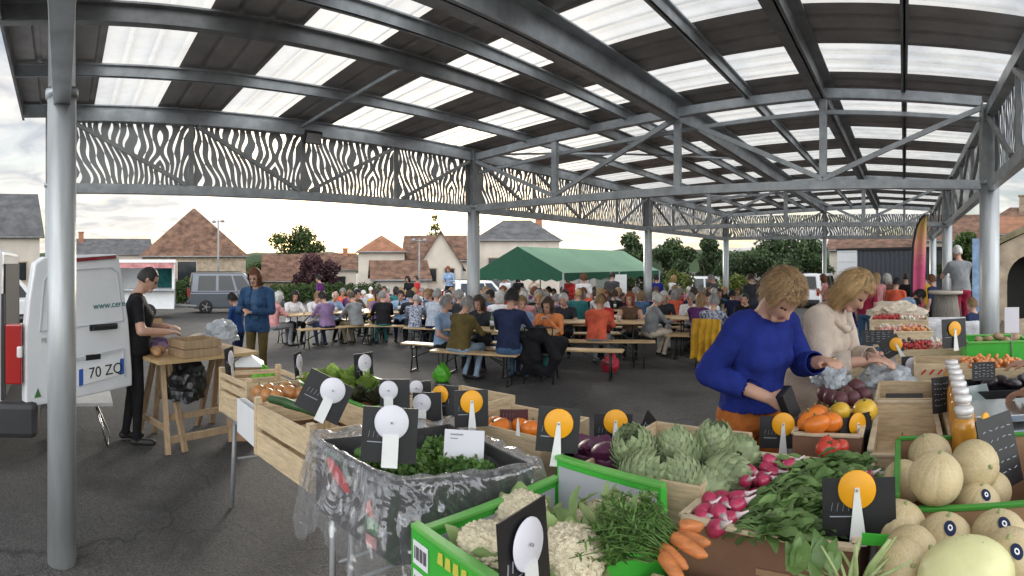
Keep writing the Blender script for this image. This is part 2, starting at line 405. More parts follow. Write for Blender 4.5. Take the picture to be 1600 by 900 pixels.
# ------------------------------------------------------------------ the market hall
XL, XM, XR, XRID = -6.8, -2.95, 1.05, -1.0
BAY = 6.56; YS = [0, BAY, 2 * BAY, 3 * BAY]
ZB, ZT = 2.70, 3.62
def zroof(x):
    if x <= XRID: return 3.80 + (x - XL) / (XRID - XL) * 0.24
    return 4.04 - (x - XRID) / 2.3 * 0.12
hall = thing('market_hall', 'open steel market hall with skylit sheet roof on grey columns', 'market hall')
def column(x, y, d, nm='column'):
    m = MB(); zg = gxy(x, y) - 0.2
    m.lathe([(d / 2, zg), (d / 2, 2.74)], (x, y, 0), 28)
    c = m.build(nm, colm, hall)
    m = MB(); m.lathe([(d / 2 + 0.012, 2.72), (d / 2 + 0.012, 2.765)], (x, y, 0), 28); m.build('collar', galv, c)
    m = MB(); w = d * 0.92
    for s in (-1, 1): m.box((x + s * w * 0.45, y, (2.765 + ZT + 0.1) / 2), (0.018, w, ZT + 0.1 - 2.765))
    m.box((x, y, (2.765 + ZT + 0.1) / 2), (w * 0.86, 0.03, ZT + 0.1 - 2.765))
    m.build('post_head', galvd, c)
for y in YS: column(XL, y - (0.1 if y == 0 else 0), 0.226)
for y in YS[1:]: column(XR, y, 0.25)
column(XR, 0, 0.226)
column(-3.15, 0.0, 0.17); column(XM, YS[3], 0.15)

def panel(a, b, z0, z1, off, par):
    """cut-out sheet between two points, slots laid out in metres"""
    a, b = V(a), V(b); L = (b - a).length
    me = bpy.data.meshes.new('cutout_panel')
    th = off.normalized() * 0.003
    q = [(a.x, a.y, z0), (b.x, b.y, z0), (b.x, b.y, z1), (a.x, a.y, z1)]
    me.from_pydata([tuple(V(p) + off) for p in q], [], [(0, 1, 2, 3)])
    uv = me.uv_layers.new(name='UVMap'); u0 = R() * 0
    for i, c in enumerate(((0, 0), (L, 0), (L, z1 - z0), (0, z1 - z0))): uv.data[i].uv = c
    me.materials.append(pf); return link('cutout_panel', me, par)
def truss_long(x, y0, y1, side, pan=True):
    """side truss of one bay, running along the hall"""
    m = MB(); m.bar((x, y0, ZT), (x, y1, ZT), 0.12, 0.14); t = m.build('side_truss', galv, hall, 0.004)
    m = MB(); m.bar((x, y0, ZB), (x, y1, ZB), 0.1, 0.12); m.build('bottom_chord', galv, t, 0.004)
    n = 4; st = (y1 - y0) / n
    for i in range(1, n):
        m = MB(); m.bar((x, y0 + st * i, ZB + 0.06), (x, y0 + st * i, ZT - 0.07), 0.05, 0.06); m.build('post', galvd, t)
    for i in range(n):
        a, b = y0 + st * i, y0 + st * (i + 1)
        if i >= n / 2: a, b = b, a
        m = MB(); m.bar((x - side * 0.045, a + (b - a) * 0.05, ZT - 0.09), (x - side * 0.045, b - (b - a) * 0.05, ZB + 0.07), 0.045, 0.05); m.build('brace', galvd, t)
    if pan:
        for i in range(n): panel((x, y0 + st * i + 0.01, 0), (x, y0 + st * (i + 1) - 0.01, 0), ZB + 0.05, ZT - 0.06, V((side * 0.055, 0, 0)), t)
for i in range(3):
    truss_long(XL, YS[i] + 0.06, YS[i + 1] - 0.06, -1)
    truss_long(XR, YS[i] + 0.06, YS[i + 1] - 0.06, 1)
def truss_cross(y, pan=False, full=True):
    a, b = XL + 0.1, XR - 0.1
    zt = lambda x: zroof(x) - 0.19
    m = MB(); pts = [a, XRID, b]
    for p, q in ((a, XRID), (XRID, b)): m.bar((p, y, zt(p)), (q, y, zt(q)), 0.1, 0.12)
    t = m.build('cross_truss', galv, hall, 0.004)
    m = MB(); m.bar((a, y, ZB + 0.02), (b, y, ZB + 0.02), 0.1, 0.11); m.build('bottom_chord', galv, t, 0.004)
    if not full: return t
    if not pan:
        m = MB()
        for p, q in ((a, XRID), (XRID, b)): m.bar((p, y + 0.06, zt(p) - 0.26 + (0.0 if p == a else 0.05)), (q, y + 0.06, zt(q) - (0.21 if q == XRID else 0.2)), 0.05, 0.05)
        m.build('tie', galv, t)
    ps = [-5.0, XM, XRID] if not pan else [-5.0, XM, XRID, 0]
    for x in ps:
        m = MB(); m.bar((x, y, ZB + 0.07), (x, y, zt(x) - 0.05), 0.09, 0.07); m.build('post', galv, t)
    for p, q in (((a, 1), (-5.0, 0)), ((-5.0, 0), (XM, 1)), ((XM, 1), (XRID, 0)), ((XRID, 0), (b, 1))):
        m = MB(); f = lambda k: (k[0], y - 0.03, zt(k[0]) - 0.08 if k[1] else ZB + 0.09); m.bar(f(p), f(q), 0.05, 0.06); m.build('brace', galv, t)
    if pan:
        xs = [a, -5.0, XM, XRID, b]
        for p, q in zip(xs[:-1], xs[1:]): panel((p, y, 0), (q, y, 0), ZB + 0.06, ZB + 0.5, V((0, 0.06, 0)), t); panel((p, y, 0), (q, y, 0), ZB + 0.52, ZT - 0.04, V((0, 0.06, 0)), t)
    return t
truss_cross(0, full=False); truss_cross(YS[1]); truss_cross(YS[2]); truss_cross(YS[3], True)
# purlins
Y0R, Y1R = -0.5, YS[3] + 0.6
def purlin(x, w, h, mat, nm='purlin'):
    z = zroof(x) - 0.035 - h / 2; m = MB()
    m.box((x, (Y0R + Y1R) / 2, z), (0.02, Y1R - Y0R, h))
    for s in (-1, 1): m.box((x + (w / 4 if s > 0 else -w / 4) * (1 if nm != 'purlin' else 1), (Y0R + Y1R) / 2, z + s * (h / 2 - 0.008)), (w, Y1R - Y0R, 0.016))
    m.build(nm, mat, hall)
for x, w, h, mt in ((-6.82, .07, .14, galv), (-5.55, .06, .12, galv), (-4.35, .09, .15, galvd), (-3.72, .06, .12, galv), (-1.95, .06, .12, galv), (0.0, .05, .12, galvd), (1.15, .07, .14, galv)): purlin(x, w, h, mt)
purlin(XM, 0.2, 0.26, galv, 'main_beam'); purlin(XRID, 0.16, 0.22, galvd, 'ridge_beam')
m = MB(); m.bar((XL, 1.62 * 2, 3.66), (-4.35, 3.2, 3.72), 0.035, 0.035); m.build('wind_brace', galv, hall)
for y in (YS[1], YS[2]):
    m = MB()
    m.bar((XL, y, 3.66), (XM, y + BAY / 2, 3.74), 0.03, 0.03); m.bar((XM, y, 3.74), (XL, y + BAY / 2, 3.66), 0.03, 0.03)
    m.build('wind_brace', galv, hall)
for y in (Y0R, Y1R):
    m = MB()
    for p, q in ((XL - 0.2, XRID), (XRID, 1.3)): m.bar((p, y, zroof(p) - 0.06), (q, y, zroof(q) - 0.06), 0.03, 0.22)
    m.build('verge_trim', galvd, hall)
m = MB(); m.box((XL - 0.2, (Y0R + Y1R) / 2, zroof(XL) - 0.06), (0.03, Y1R - Y0R, 0.16)); m.build('gutter', galvd, hall)
# roof sheets and skylight strips, trapezoid ribs running across the hall
strips = [(0.42 + 1.69 * k, 0.42 + 1.69 * k + 0.82) for k in range(12)]
def ribs(y0, y1, pitch=0.265, hgt=0.035):
    ys = []; n = max(1, round((y1 - y0) / pitch)); p = (y1 - y0) / n
    for k in range(n):
        b = y0 + k * p; ys += [(b, 0), (b + p * 0.72, 0), (b + p * 0.79, hgt), (b + p * 0.93, hgt)]
    return ys + [(y1, 0)]
def roof_part(y0, y1, mat, nm, par):
    prof = ribs(y0, y1)
    for xs in ([XL - 0.2, XRID], [XRID, 1.3]):
        o = sheet(nm, [[(x, y, zroof(x) + h) for y, h in prof] for x in xs], mat, par, False)
    return o
edges = [Y0R] + [e for s in strips for e in s] + [Y1R]
roof = None
for i in range(0, len(edges) - 1, 2):
    o = roof_part(edges[i], edges[i + 1], roofm, 'roof_sheet', hall)
for a, b in strips: roof_part(a + 0.001, b - 0.001, sk, 'skylight', hall)
lampb = M('lamp_housing', (0.03, 0.03, 0.03), 0.4)
fl = thing('floodlight', 'small black floodlight fixed under the hall eave', 'floodlight', (XL + 0.16, 3.35, 3.5))
m = MB(); m.box((0, 0, 0), (0.06, 0.26, 0.18), rot=Matrix.Rotation(0.5, 4, 'Y')); m.build('housing', lampb, fl, 0.01)
m = MB(); m.box((0.036, 0, -0.02), (0.005, 0.22, 0.14), rot=Matrix.Rotation(0.5, 4, 'Y')); m.build('lamp_glass', M('lamp_glass', (0.4, 0.4, 0.4), 0.2), fl)
m = MB(); m.box((-0.06, 0, 0.02), (0.1, 0.03, 0.03)); m.build('bracket', lampb, fl)
fl2 = dup(fl, (XR - 0.2, 9.5, 3.2), pi, 'small black floodlight fixed on the truss by the red-trousered man')
# ------------------------------------------------------------------ houses, walls, trees beyond the hall
brick = M('chimney_brick', (0.33, 0.15, 0.09), 0.9, var=0.2, vs=3)
def house(name, label, x0, x1, r, eave_y, ridge_y, depth, wall, roofmat, kind='hip', ang=0.0, ridge_frac=0.0, wins=(), chim=(), over=0.3, rz_extra=0.0):
    """a house whose front spans two columns of the photograph at r metres; local x runs along the front"""
    a, b = P(x0, YH, r), P(x1, YH, r); c = (a + b) / 2; L = (b - a).length
    yaw = atan2((b - a).y, (b - a).x) + ang
    g = gz(r) - 0.3; he = HC + (YH - eave_y) / F * r; hr = HC + (YH - ridge_y) / F * r
    t = thing(name, label, 'house', (c.x, c.y, g), yaw)
    he -= g; hr -= g
    m = MB()
    if kind == 'gable_front':
        m.prism([(-L / 2, 0, 0), (L / 2, 0, 0), (L / 2, 0, he), (0, 0, hr - 0.05), (-L / 2, 0, he)], (0, depth, 0))
    elif kind == 'gable_side':
        m.prism([(-L / 2, 0, 0), (-L / 2, depth, 0), (-L / 2, depth, he), (-L / 2, depth / 2, hr - 0.05), (-L / 2, 0, he)], (L, 0, 0))
    else: m.box((0, depth / 2, he / 2), (L, depth, he))
    w = m.build('wall', wall, t)
    m = MB(); o = over; l2 = L / 2 + o; zt = 0.12
    if kind == 'hip':
        f = ridge_frac * L / 2
        vs_ = [(-l2, -o, he), (l2, -o, he), (l2, depth + o, he), (-l2, depth + o, he), (-f, depth / 2, hr), (f + 0.01, depth / 2, hr)]
        m.add(vs_, [(0, 1, 5, 4), (1, 2, 5), (2, 3, 4, 5), (3, 0, 4), (3, 2, 1, 0)])
    elif kind == 'gable_front':
        s = (hr - he) / (L / 2); ze = he - o * s
        for q in (-1, 1): m.prism([(q * l2, -o, ze), (q * l2, -o, ze + zt), (0, -o, hr + zt), (0, -o, hr)], (0, depth + 2 * o, 0))
    else:
        s = (hr - he) / (depth / 2); ze = he - o * s
        for q, yy in ((-1, -o), (1, depth + o)): m.prism([(-l2, yy, ze), (-l2, yy, ze + zt), (-l2, depth / 2, hr + zt), (-l2, depth / 2, hr)], (2 * l2, 0, 0))
    rf = m.build('roof', roofmat, t)
    m = MB(); m.tube([(-l2, -o - .06, he - (0.0 if kind != 'gable_side' else o * (hr - he) / (depth / 2))), (l2, -o - .06, he - (0.0 if kind != 'gable_side' else o * (hr - he) / (depth / 2)))] if kind != 'gable_front' else [(L / 2 + .02, -.06, 0), (L / 2 + .02, -.06, he)], .06, n=6); m.build('gutter', galvd, rf)
    for (wx, wz, ww, wh) in wins:
        m = MB()
        for q in (-1, 1):
            m.box((wx + q * (ww / 2 + 0.04), -0.03, wz), (0.08, 0.1, wh + 0.16)); m.box((wx, -0.03, wz + q * (wh / 2 + 0.04)), (ww, 0.1, 0.08))
        fo = m.build('window', plaster if wall is not plaster else stone, t)
        m = MB(); m.box((wx, -0.015, wz), (ww, 0.04, wh)); m.build('pane', glassd, fo)
    for (cx_, cy_, cw, ch, cm) in chim:
        m = MB(); m.box((cx_, cy_, hr - 0.8 + ch / 2), (cw, cw * 0.8, ch)); m.box((cx_, cy_, hr - 0.8 + ch + 0.05), (cw * 1.2, cw, 0.1))
        m.build('chimney', cm, rf)
    return t
house('barn', 'stone barn under a tall pointed brown tile roof', 222, 384, 46, 401, 318, 9, stone, tile, 'hip', 0, 0.02, [(-0.6, 2.2, 1.6, 2.4)])
house('long_house', 'long low house with grey slate roof beside the barn', 95, 236, 62, 396, 372, 8, plaster, slate, 'gable_side', 0, 0, [(2, 1.6, 1, 1.2), (-2.4, 1.6, 1, 1.2), (-5, 1.6, 1, 1.2)], [(-3, 3, .6, 1.6, brick)])
house('slate_house', 'house with tall dark slate roof beyond the white van', -120, 62, 36, 366, 294, 8, plaster, slate, 'gable_side', 0, 0, [(2.6, 2.4, 0.8, 1.2), (-1.5, 2.4, 0.8, 1.2)])
house('tower_house', 'pale square tower house with pyramid tile roof', 560, 632, 44, 394, 366, 4, plaster, tileo, 'hip', 0, 0.02, [(0.45, 2.3, 0.45, 0.62)])
house('gabled_house', 'pale gabled house with skylights behind the green tent', 632, 735, 47, 405, 366, 9, plaster, tile, 'gable_side', 0.0, 0, [(-2.2, 4.7, .0, .0)])
house('gable_end_house', 'plain pale gable end wall beside the hall column', 655, 722, 42, 415, 362, 8, plaster, tile, 'gable_front', 0.0, 0, [(-.7, 2.2, .7, 1.0), (.7, 2.2, .7, 1.0)])
house('lean_shed', 'low pale outbuilding with brown sloping tile roof', 585, 668, 38, 434, 409, 4, plaster, tile, 'gable_side', 0.1)
house('villa', 'large pale villa under a hipped slate roof with brick chimneys', 742, 874, 50, 376, 338, 9, plaster, slate, 'hip', 0, 0.35, [(-2.2, 3.2, 0.9, 1.3), (1.8, 3.2, 0.9, 1.3)], [(-3.9, 1, 0.5, 2.6, brick), (2.2, 5, 0.7, 1.5, brick)])
house('small_tiled_shed', 'low brown tiled roof behind the purple-leaved tree', 412, 470, 55, 436, 398, 6, stone, tile, 'gable_side')
house('tiled_cottage', 'low cottage with long brown tile roof beyond the hedge', 470, 556, 60, 420, 396, 7, plaster, tile, 'gable_side', 0, 0, [(-1.8, 1.7, .8, 1.0), (1.5, 1.7, .8, 1.0)], [(2, 3, .6, 1.4, brick)])
house('red_roofed_house', 'pale house with dark red roof rising behind the stone arch', 1540, 1680, 42, 352, 316, 8, plaster, tile, 'hip', 0, 0.5, [(-1.5, 4.6, 0.9, 1.3)], [(-0.6, 3, 0.7, 1.6, stone)])
house('orange_roofed_house', 'small annex with bright orange tile roof', 1562, 1690, 34, 364, 336, 5, plaster, tileo, 'gable_side')
house('village_house', 'pale village house half hidden behind the hall columns', 1440, 1545, 38, 374, 330, 8, plaster, tile, 'gable_side', 0, 0, [(1.2, 4, 0.8, 1.2)])
house('garden_house', 'low house with red brown roof behind the dark container', 1296, 1436, 44, 390, 372, 6, plaster, tile, 'gable_side')

# stone gateway with a round arch, standing on the raised bank
st = thing('stone_arch', 'rough stone wall with a dark round arch beside the hall', 'stone arch', P(1592, YH, 12.5) * 1.0, 0)
st.location.z = gz(12.5)
m = MB(); pts = [(-0.75, 0, -0.3), (-0.28, 0, -0.3), (-0.28, 0, 1.5)] + [(0.3 - 0.58 * cos(a), 0, 1.5 + 0.62 * sin(a)) for a in [pi * k / 12 for k in range(13)]] + [(0.88, 0, -0.3), (2.8, 0, -0.3), (2.8, 0, 3.1), (0.4, 0, 2.75), (-0.75, 0, 2.2)]
m.prism(pts, (0, 0.9, 0)); m.build('wall', stone, st)
m = MB(); m.box((0.3, 0.8, 1.0), (1.4, 0.05, 2.4)); m.build('door', M('dark_door', (0.015, 0.014, 0.013), 0.8), st)
m = MB(); m.prism([(-0.85, -0.1, 2.2), (0.4, -0.1, 2.77), (2.9, -0.1, 3.13), (2.9, -0.1, 3.25), (0.4, -0.1, 2.9), (-0.85, -0.1, 2.32)], (0, 1.1, 0)); m.build('roof', M('mossy_tile', (0.2, 0.17, 0.1), 0.9, var=0.4, vs=3), st)
bank = MB(); bank.prism([(0, 0, 0), (5.5, 0, 0), (5.5, 0, 0.95), (0.3, 0, 0.75)], (0, 1.0, 0))
o = bank.build('stone_wall', stone); o.location = P(1556, YH, 10.5); o.location.z = gz(10.5) - 0.1
tag(o, 'low rubble stone retaining wall below the arch', 'wall')

# ---- trees
def tree(name, label, x, r, h, w, trunk_h, leaf, n, size, seed, lobes=9, conic=False, group='trees around the market place', squash=1.0):
    random.seed(seed); p = GP(x, r)
    t = thing(name, label, 'tree', p, 0, group)
    m = MB(); top = h * 0.8
    m.tube([(0, 0, -0.3), (0.03 * h, 0, trunk_h * 0.6), (0, 0.02 * h, trunk_h * 1.1), (0, 0, top)], [0.035 * h, 0.028 * h, 0.022 * h, 0.006 * h])
    blobs = []
    if conic:
        for k in range(9):
            f = k / 8; z = trunk_h * 0.5 + (h - trunk_h * 0.5) * f
            for q in range(5):
                a = 2 * pi * q / 5 + k; rad = w / 2 * (1 - f) * U(0.5, 0.95)
                blobs.append(((cos(a) * rad, sin(a) * rad, z), (w * 0.16 * (1.15 - f), w * 0.16 * (1.15 - f), h * 0.05)))
                m.tube([(0, 0, z), (cos(a) * rad, sin(a) * rad, z - 0.1)], [0.05, 0.01], n=5)
    else:
        for k in range(lobes):
            a = 2 * pi * k / lobes + U(-.4, .4); q = U(0.15, 0.85); z = trunk_h + (h - trunk_h) * U(0.12, 0.8)
            sq = 1 - 0.55 * max(0, (z - trunk_h) / (h - trunk_h) - 0.35)
            c = (cos(a) * w / 2 * q * sq, sin(a) * w / 2 * q * sq, z); rad = w * U(0.11, 0.25)
            blobs.append((c, (rad, rad, rad * U(0.6, 0.95) * squash)))
            m.tube([(0, 0, trunk_h * U(0.7, 1.0)), (c[0] * 0.5, c[1] * 0.5, (trunk_h + z) / 2), c], [0.014 * h, 0.009 * h, 0.003 * h], n=6)
        blobs.append(((0, 0, trunk_h + (h - trunk_h) * 0.5), (w * 0.2, w * 0.2, (h - trunk_h) * 0.3))); blobs.append(((0, 0, h - w * 0.16), (w * 0.2, w * 0.2, w * 0.16)))
    m.build('trunk', bark, t)
    m = MB(); leafcloud(m, blobs, n, size); m.build('crown', leaf, t)
    random.seed(seed + 1); return t
tree('broadleaf_tree', 'round green tree beside the purple-leaved one', 470, 66, 8.4, 7.6, 1.6, leafg, 5200, 0.17, 11)
tree('purple_tree', 'broad dark purple-leaved tree behind the hedge', 487, 47, 3.9, 5.6, 0.6, leafp, 5200, 0.14, 12, squash=0.9)
tree('conifer', 'ragged conifer rising behind the gabled house', 680, 62, 9.8, 4.6, 2.2, leafy, 2400, 0.2, 13, conic=True)
tree('hornbeam', 'dark green tree behind the green tent end', 985, 34, 4.6, 3.4, 0.6, leafd, 5200, 0.12, 14)
tree('hornbeam', 'bushy green tree between the two hall columns', 1052, 36, 4.4, 3.6, 0.5, leafd, 5200, 0.12, 15)
tree('hornbeam', 'dark bushy tree just beside the third hall column', 1108, 34, 4.3, 3.2, 0.5, leafd, 4800, 0.12, 16)
tree('spreading_tree', 'wide dark spreading tree under the far end of the hall', 1205, 32, 4.4, 5.4, 1.0, leafd, 8500, 0.11, 17, 12)
tree('spreading_tree', 'leafy dark tree behind the white shed door', 1268, 38, 4.8, 4.0, 0.8, leafd, 5000, 0.12, 18)
tree('garden_bush', 'bright yellow green bush below the dark trees', 1150, 29, 1.9, 2.0, 0.2, leafy, 1600, 0.09, 19)
tree('garden_bush', 'yellow green shrub near the small white van', 1052, 31, 2.2, 2.6, 0.2, leafy, 1800, 0.1, 20)
tree('garden_tree', 'bushy tree above the red-trousered man', 1510, 26, 3.9, 2.8, 0.6, leafg, 4200, 0.1, 21)
tree('garden_tree', 'green bush behind the stone arch wall', 1568, 20, 3.0, 2.2, 0.4, leafg, 3400, 0.08, 22)
tree('garden_tree', 'green shrub beyond the pink feather flag', 1440, 30, 3.2, 2.4, 0.6, leafg, 2600, 0.1, 23)
tree('yellow_shrub', 'yellow green shrub by the house beyond the van', 82, 30, 2.9, 2.2, 0.6, leafy, 2000, 0.09, 24)
tree('garden_bush', 'low yellow green bushes above the dark container', 1372, 40, 3.3, 6.0, 0.6, leafy, 3600, 0.12, 25, squash=0.6)
tree('broadleaf_tree', 'low dark green tree beside the barn gable', 402, 70, 4.0, 5.0, 0.8, leafg, 2600, 0.15, 26)
def hedge(label, x0, r0, x1, r1, h, w, leaf, n, seed):
    random.seed(seed); a, b = GP(x0, r0), GP(x1, r1); L = (b - a).length; k = max(3, int(L / 0.8)); m = MB(); blobs = []
    for i in range(k + 1):
        p = a.lerp(b, i / k); blobs.append(((p.x, p.y, p.z + h * 0.5 + U(-.06, .06)), (L / k * 0.75, w / 2, h * 0.52)))
    leafcloud(m, blobs, n, 0.09)
    t = tag(link('hedge', None), label, 'hedge', 'hedges round the square')
    f = m.build('foliage', leaf, t)
    for i in range(0, k + 1, 2):
        m = MB(); p = a.lerp(b, i / k); m.tube([p - V((0, 0, .2)), p + V((0, 0, h * 0.8))], [0.04, 0.015], n=5); m.build('stem', bark, t)
hedge('clipped green hedge behind the grey car', 250, 32, 312, 33, 1.7, 1.2, leafg, 3500, 31)
hedge('long leafy green hedge below the purple tree', 432, 36, 585, 38, 1.35, 1.2, leafg, 8000, 32)
hedge('dark hedge between the trees and the square', 960, 36, 1290, 33, 1.6, 1.2, leafd, 9000, 33)

# lamp posts
def lamp_post(label, x, r, h, col):
    p = GP(x, r); t = thing('lamp_post', label, 'lamp post', p, U(0, 3), 'lamp posts on the square')
    m = MB(); m.tube([(0, 0, -.2), (0, 0, h * 0.5), (0, 0, h)], [0.09, 0.07, 0.05]); m.build('pole', col, t)
    for s in (-1, 1):
        m = MB(); m.bar((0, 0, h - .15), (s * 0.35, 0, h - .08), .04, .04); m.lathe([(0.05, -.12), (0.16, -.1), (0.15, .02), (0.03, .1)], (s * .4, 0, h - .08), 12); m.build('lamp_head', col, t)
lamp_post('tall grey lamp post in front of the barn roof', 341, 40, 6.0, galvd)
lamp_post('slim lamp post rising beyond the green tent', 905, 40, 3.6, galvd)
lamp_post('thin dark post against the pale gable end', 655, 36, 4.3, galvd)

# green tent
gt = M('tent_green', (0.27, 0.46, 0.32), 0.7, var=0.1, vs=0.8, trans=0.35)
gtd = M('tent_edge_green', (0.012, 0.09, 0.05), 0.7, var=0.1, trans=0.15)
a, b, c = P(742, YH, 17.5), P(880, YH, 16.2), P(1030, YH, 22.5)
t = thing('green_tent', 'long green party tent with pitched canvas roof', 'tent', (0, 0, 0))
d = a + (c - b); g = gz(18); ze, zr = g + 1.8, g + 2.62
V3 = lambda p, z: V((p.x, p.y, z))
mf, mk = (a + b) / 2, (d + c) / 2
def slope(p, q, r_, s_, n=12, sagk=0.05):
    rows = []
    for i in range(7):
        f = i / 6; row = []
        for j in range(n + 1):
            k = j / n; x = p.lerp(q, k).lerp(s_.lerp(r_, k), f); row.append(x - V((0, 0, sagk * sin(pi * f) * (0.7 + 0.5 * abs(sin(3 * pi * k))))))
        rows.append(row)
    return rows
for nm_, (p, q, r_, s_) in (('canopy', (V3(b, ze), V3(c, ze), V3(mk, zr), V3(mf, zr))), ('canopy', (V3(a, ze), V3(d, ze), V3(mk, zr), V3(mf, zr)))):
    sheet(nm_, slope(p, q, r_, s_), gt, t)
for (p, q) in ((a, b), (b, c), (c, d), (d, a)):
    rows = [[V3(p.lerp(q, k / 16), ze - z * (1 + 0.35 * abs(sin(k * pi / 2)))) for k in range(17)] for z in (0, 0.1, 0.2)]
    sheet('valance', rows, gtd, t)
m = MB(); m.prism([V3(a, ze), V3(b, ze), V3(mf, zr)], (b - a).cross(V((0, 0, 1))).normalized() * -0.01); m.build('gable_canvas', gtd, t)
m = MB()
for p in ((a, b)[0], b, c, d, b.lerp(c, .5), a.lerp(d, .5)):
    m2 = MB(); m2.tube([V3(p, gxy(p.x, p.y)), V3(p, ze)], 0.03); m2.build('pole', galvd, t)
wb = P(955, YH, 19); m = MB()
bd = thing('white_board', 'white sheet hanging under the green tent', 'banner', (wb.x, wb.y, gz(19)), az(955))
m.box((0, 0, 1.35), (1.1, 0.03, 0.75)); m.build('sheet', white, bd)
for s in (-1, 1): m = MB(); m.tube([(s * .53, 0.03, 0), (s * .53, 0.03, 1.75)], 0.02); m.build('post', galvd, bd)

# dark container and white shed door
cg = M('container_grey', (0.06, 0.065, 0.08), 0.5, var=0.1)
p0, p1 = P(1308, YH, 30), P(1500, YH, 26)
t = thing('shipping_container', 'dark grey corrugated container with one white door', 'container', (p0.x, p0.y, gz(28)), atan2((p1 - p0).y, (p1 - p0).x))
L = (p1 - p0).length; zt = HC + (YH - 387) / F * 28 - gz(28)
m = MB(); n = int(L / 0.14); pts = []
for k in range(n): pts += [(k * L / n, 0 if k % 2 else 0.05, 0), ((k + .8) * L / n, 0 if k % 2 else 0.05, 0)]
m.prism(pts + [(L, 2.4, 0), (0, 2.4, 0)], (0, 0, zt)); m.build('body', cg, t)
m = MB(); m.box((L / 2, -.03, zt - .05), (L, .1, .12)); m.build('top_rail', black, t)
m = MB(); dw = 1.35; m.box((dw / 2 + .05, -.03, zt / 2 - .03), (dw, .06, zt - .16)); dr = m.build('door', white, t)
m = MB()
for k in range(6): m.box((dw / 2 + .05, -.066, 0.3 + k * (zt - .5) / 5), (dw - .1, .012, .03))
m.build('ridge', M('light_grey', (.5, .5, .5)), dr)
# ------------------------------------------------------------------ people
skinm = M('skin', (0.5, 0.29, 0.21), 0.5, var=0.1, vs=8)
skin2 = M('skin_tanned', (0.4, 0.22, 0.15), 0.5, var=0.1, vs=8)
def cloth(name, c): return M('cloth_' + name, c, 0.85, var=0.3, vs=6, bump=0.6, bs=14, spec=0.2)
CL = {k: cloth(k, c) for k, c in dict(
    black=(.012, .012, .014), navy=(.018, .026, .065), blue=(.02, .06, .2), royal=(.02, .035, .23), lightblue=(.26, .37, .55), denim=(.06, .12, .22), paledenim=(.25, .33, .42),
    white=(.7, .7, .72), cream=(.6, .52, .42), beige=(.5, .4, .32), grey=(.22, .23, .24), darkgrey=(.07, .07, .075), olive=(.1, .075, .025), khaki=(.24, .19, .12), brown=(.1, .06, .04),
    red=(.5, .04, .04), coral=(.6, .11, .06), orange=(.42, .13, .03), pink=(.55, .25, .25), purple=(.1, .03, .12), mauve=(.2, .13, .24), yellow=(.52, .29, .03), amberred=(.55, .19, .07), green=(.06, .16, .06), teal=(.03, .15, .15), crimson=(.28, .02, .05), peach=(.65, .36, .24), charcoal=(.03, .033, .04), rose=(.5, .12, .2), knit=(.6, .5, .42), jacket=(.03, .075, .16)).items()}
for k_, (c1_, c2_, v_) in dict(bluefloral=((.02, .04, .12), (.5, .52, .58), 26), redfloral=((.35, .03, .04), (.65, .5, .42), 30), darkprint=((.015, .015, .02), (.35, .3, .3), 34), palecheck=((.55, .55, .58), (.2, .27, .38), 40)).items(): CL[k_] = M('cloth_' + k_, c1_, .85, vs=v_, col2=c2_, spec=.2, det=1)
CL['royal'] = M('cloth_royal_knit', (.02, .035, .23), .9, var=.22, vs=9, bump=.7, bs=190, spec=.15); CL['knit'] = M('cloth_beige_knit', (.6, .5, .42), .9, var=.15, vs=9, bump=.7, bs=170, spec=.15)
HAIR = {k: M('hair_' + k, c, 0.55, var=0.4, vs=40, stretch=(1, 1, .25), bump=0.5, bs=90) for k, c in dict(
    grey=(.3, .29, .28), white=(.6, .59, .56), brown=(.06, .035, .02), dark=(.015, .012, .011), auburn=(.16, .055, .02), blond=(.42, .27, .12), red=(.3, .07, .03), sandy=(.28, .17, .08)).items()}
shoem = M('shoe', (.02, .018, .018), 0.5)
eyem = M('eye_dark', (.03, .02, .018), 0.3, var=0); lipm = M('lips', (.42, .16, .14), 0.5, var=.05)

def loftb(bm, rings, n=14):
    """closed loft of rings (centre, u, v)"""
    vv = []
    for c, u, v in rings: vv.append([bm.verts.new(c + u * cos(2 * pi * k / n) + v * sin(2 * pi * k / n)) for k in range(n)])
    for i in range(len(vv) - 1):
        for k in range(n): bm.faces.new((vv[i][k], vv[i][(k + 1) % n], vv[i + 1][(k + 1) % n], vv[i + 1][k]))
    bm.faces.new(vv[0][::-1]); bm.faces.new(vv[-1])
def limbb(bm, a, b, r0, r1, n=12):
    a, b = V(a), V(b); d = (b - a).normalized(); u = d.cross(V((.3, .2, .93))).normalized(); w = d.cross(u)
    rg = []
    for t, q in ((-1, .12), (-.8, .6), (-.4, .917), (0, 1)): rg.append((a + d * r0 * t, r0 * q))
    for t, q in ((0, 1), (.4, .917), (.8, .6), (1, .12)): rg.append((b + d * r1 * t, r1 * q))
    loftb(bm, [(c, u * q, w * q) for c, q in rg], n)

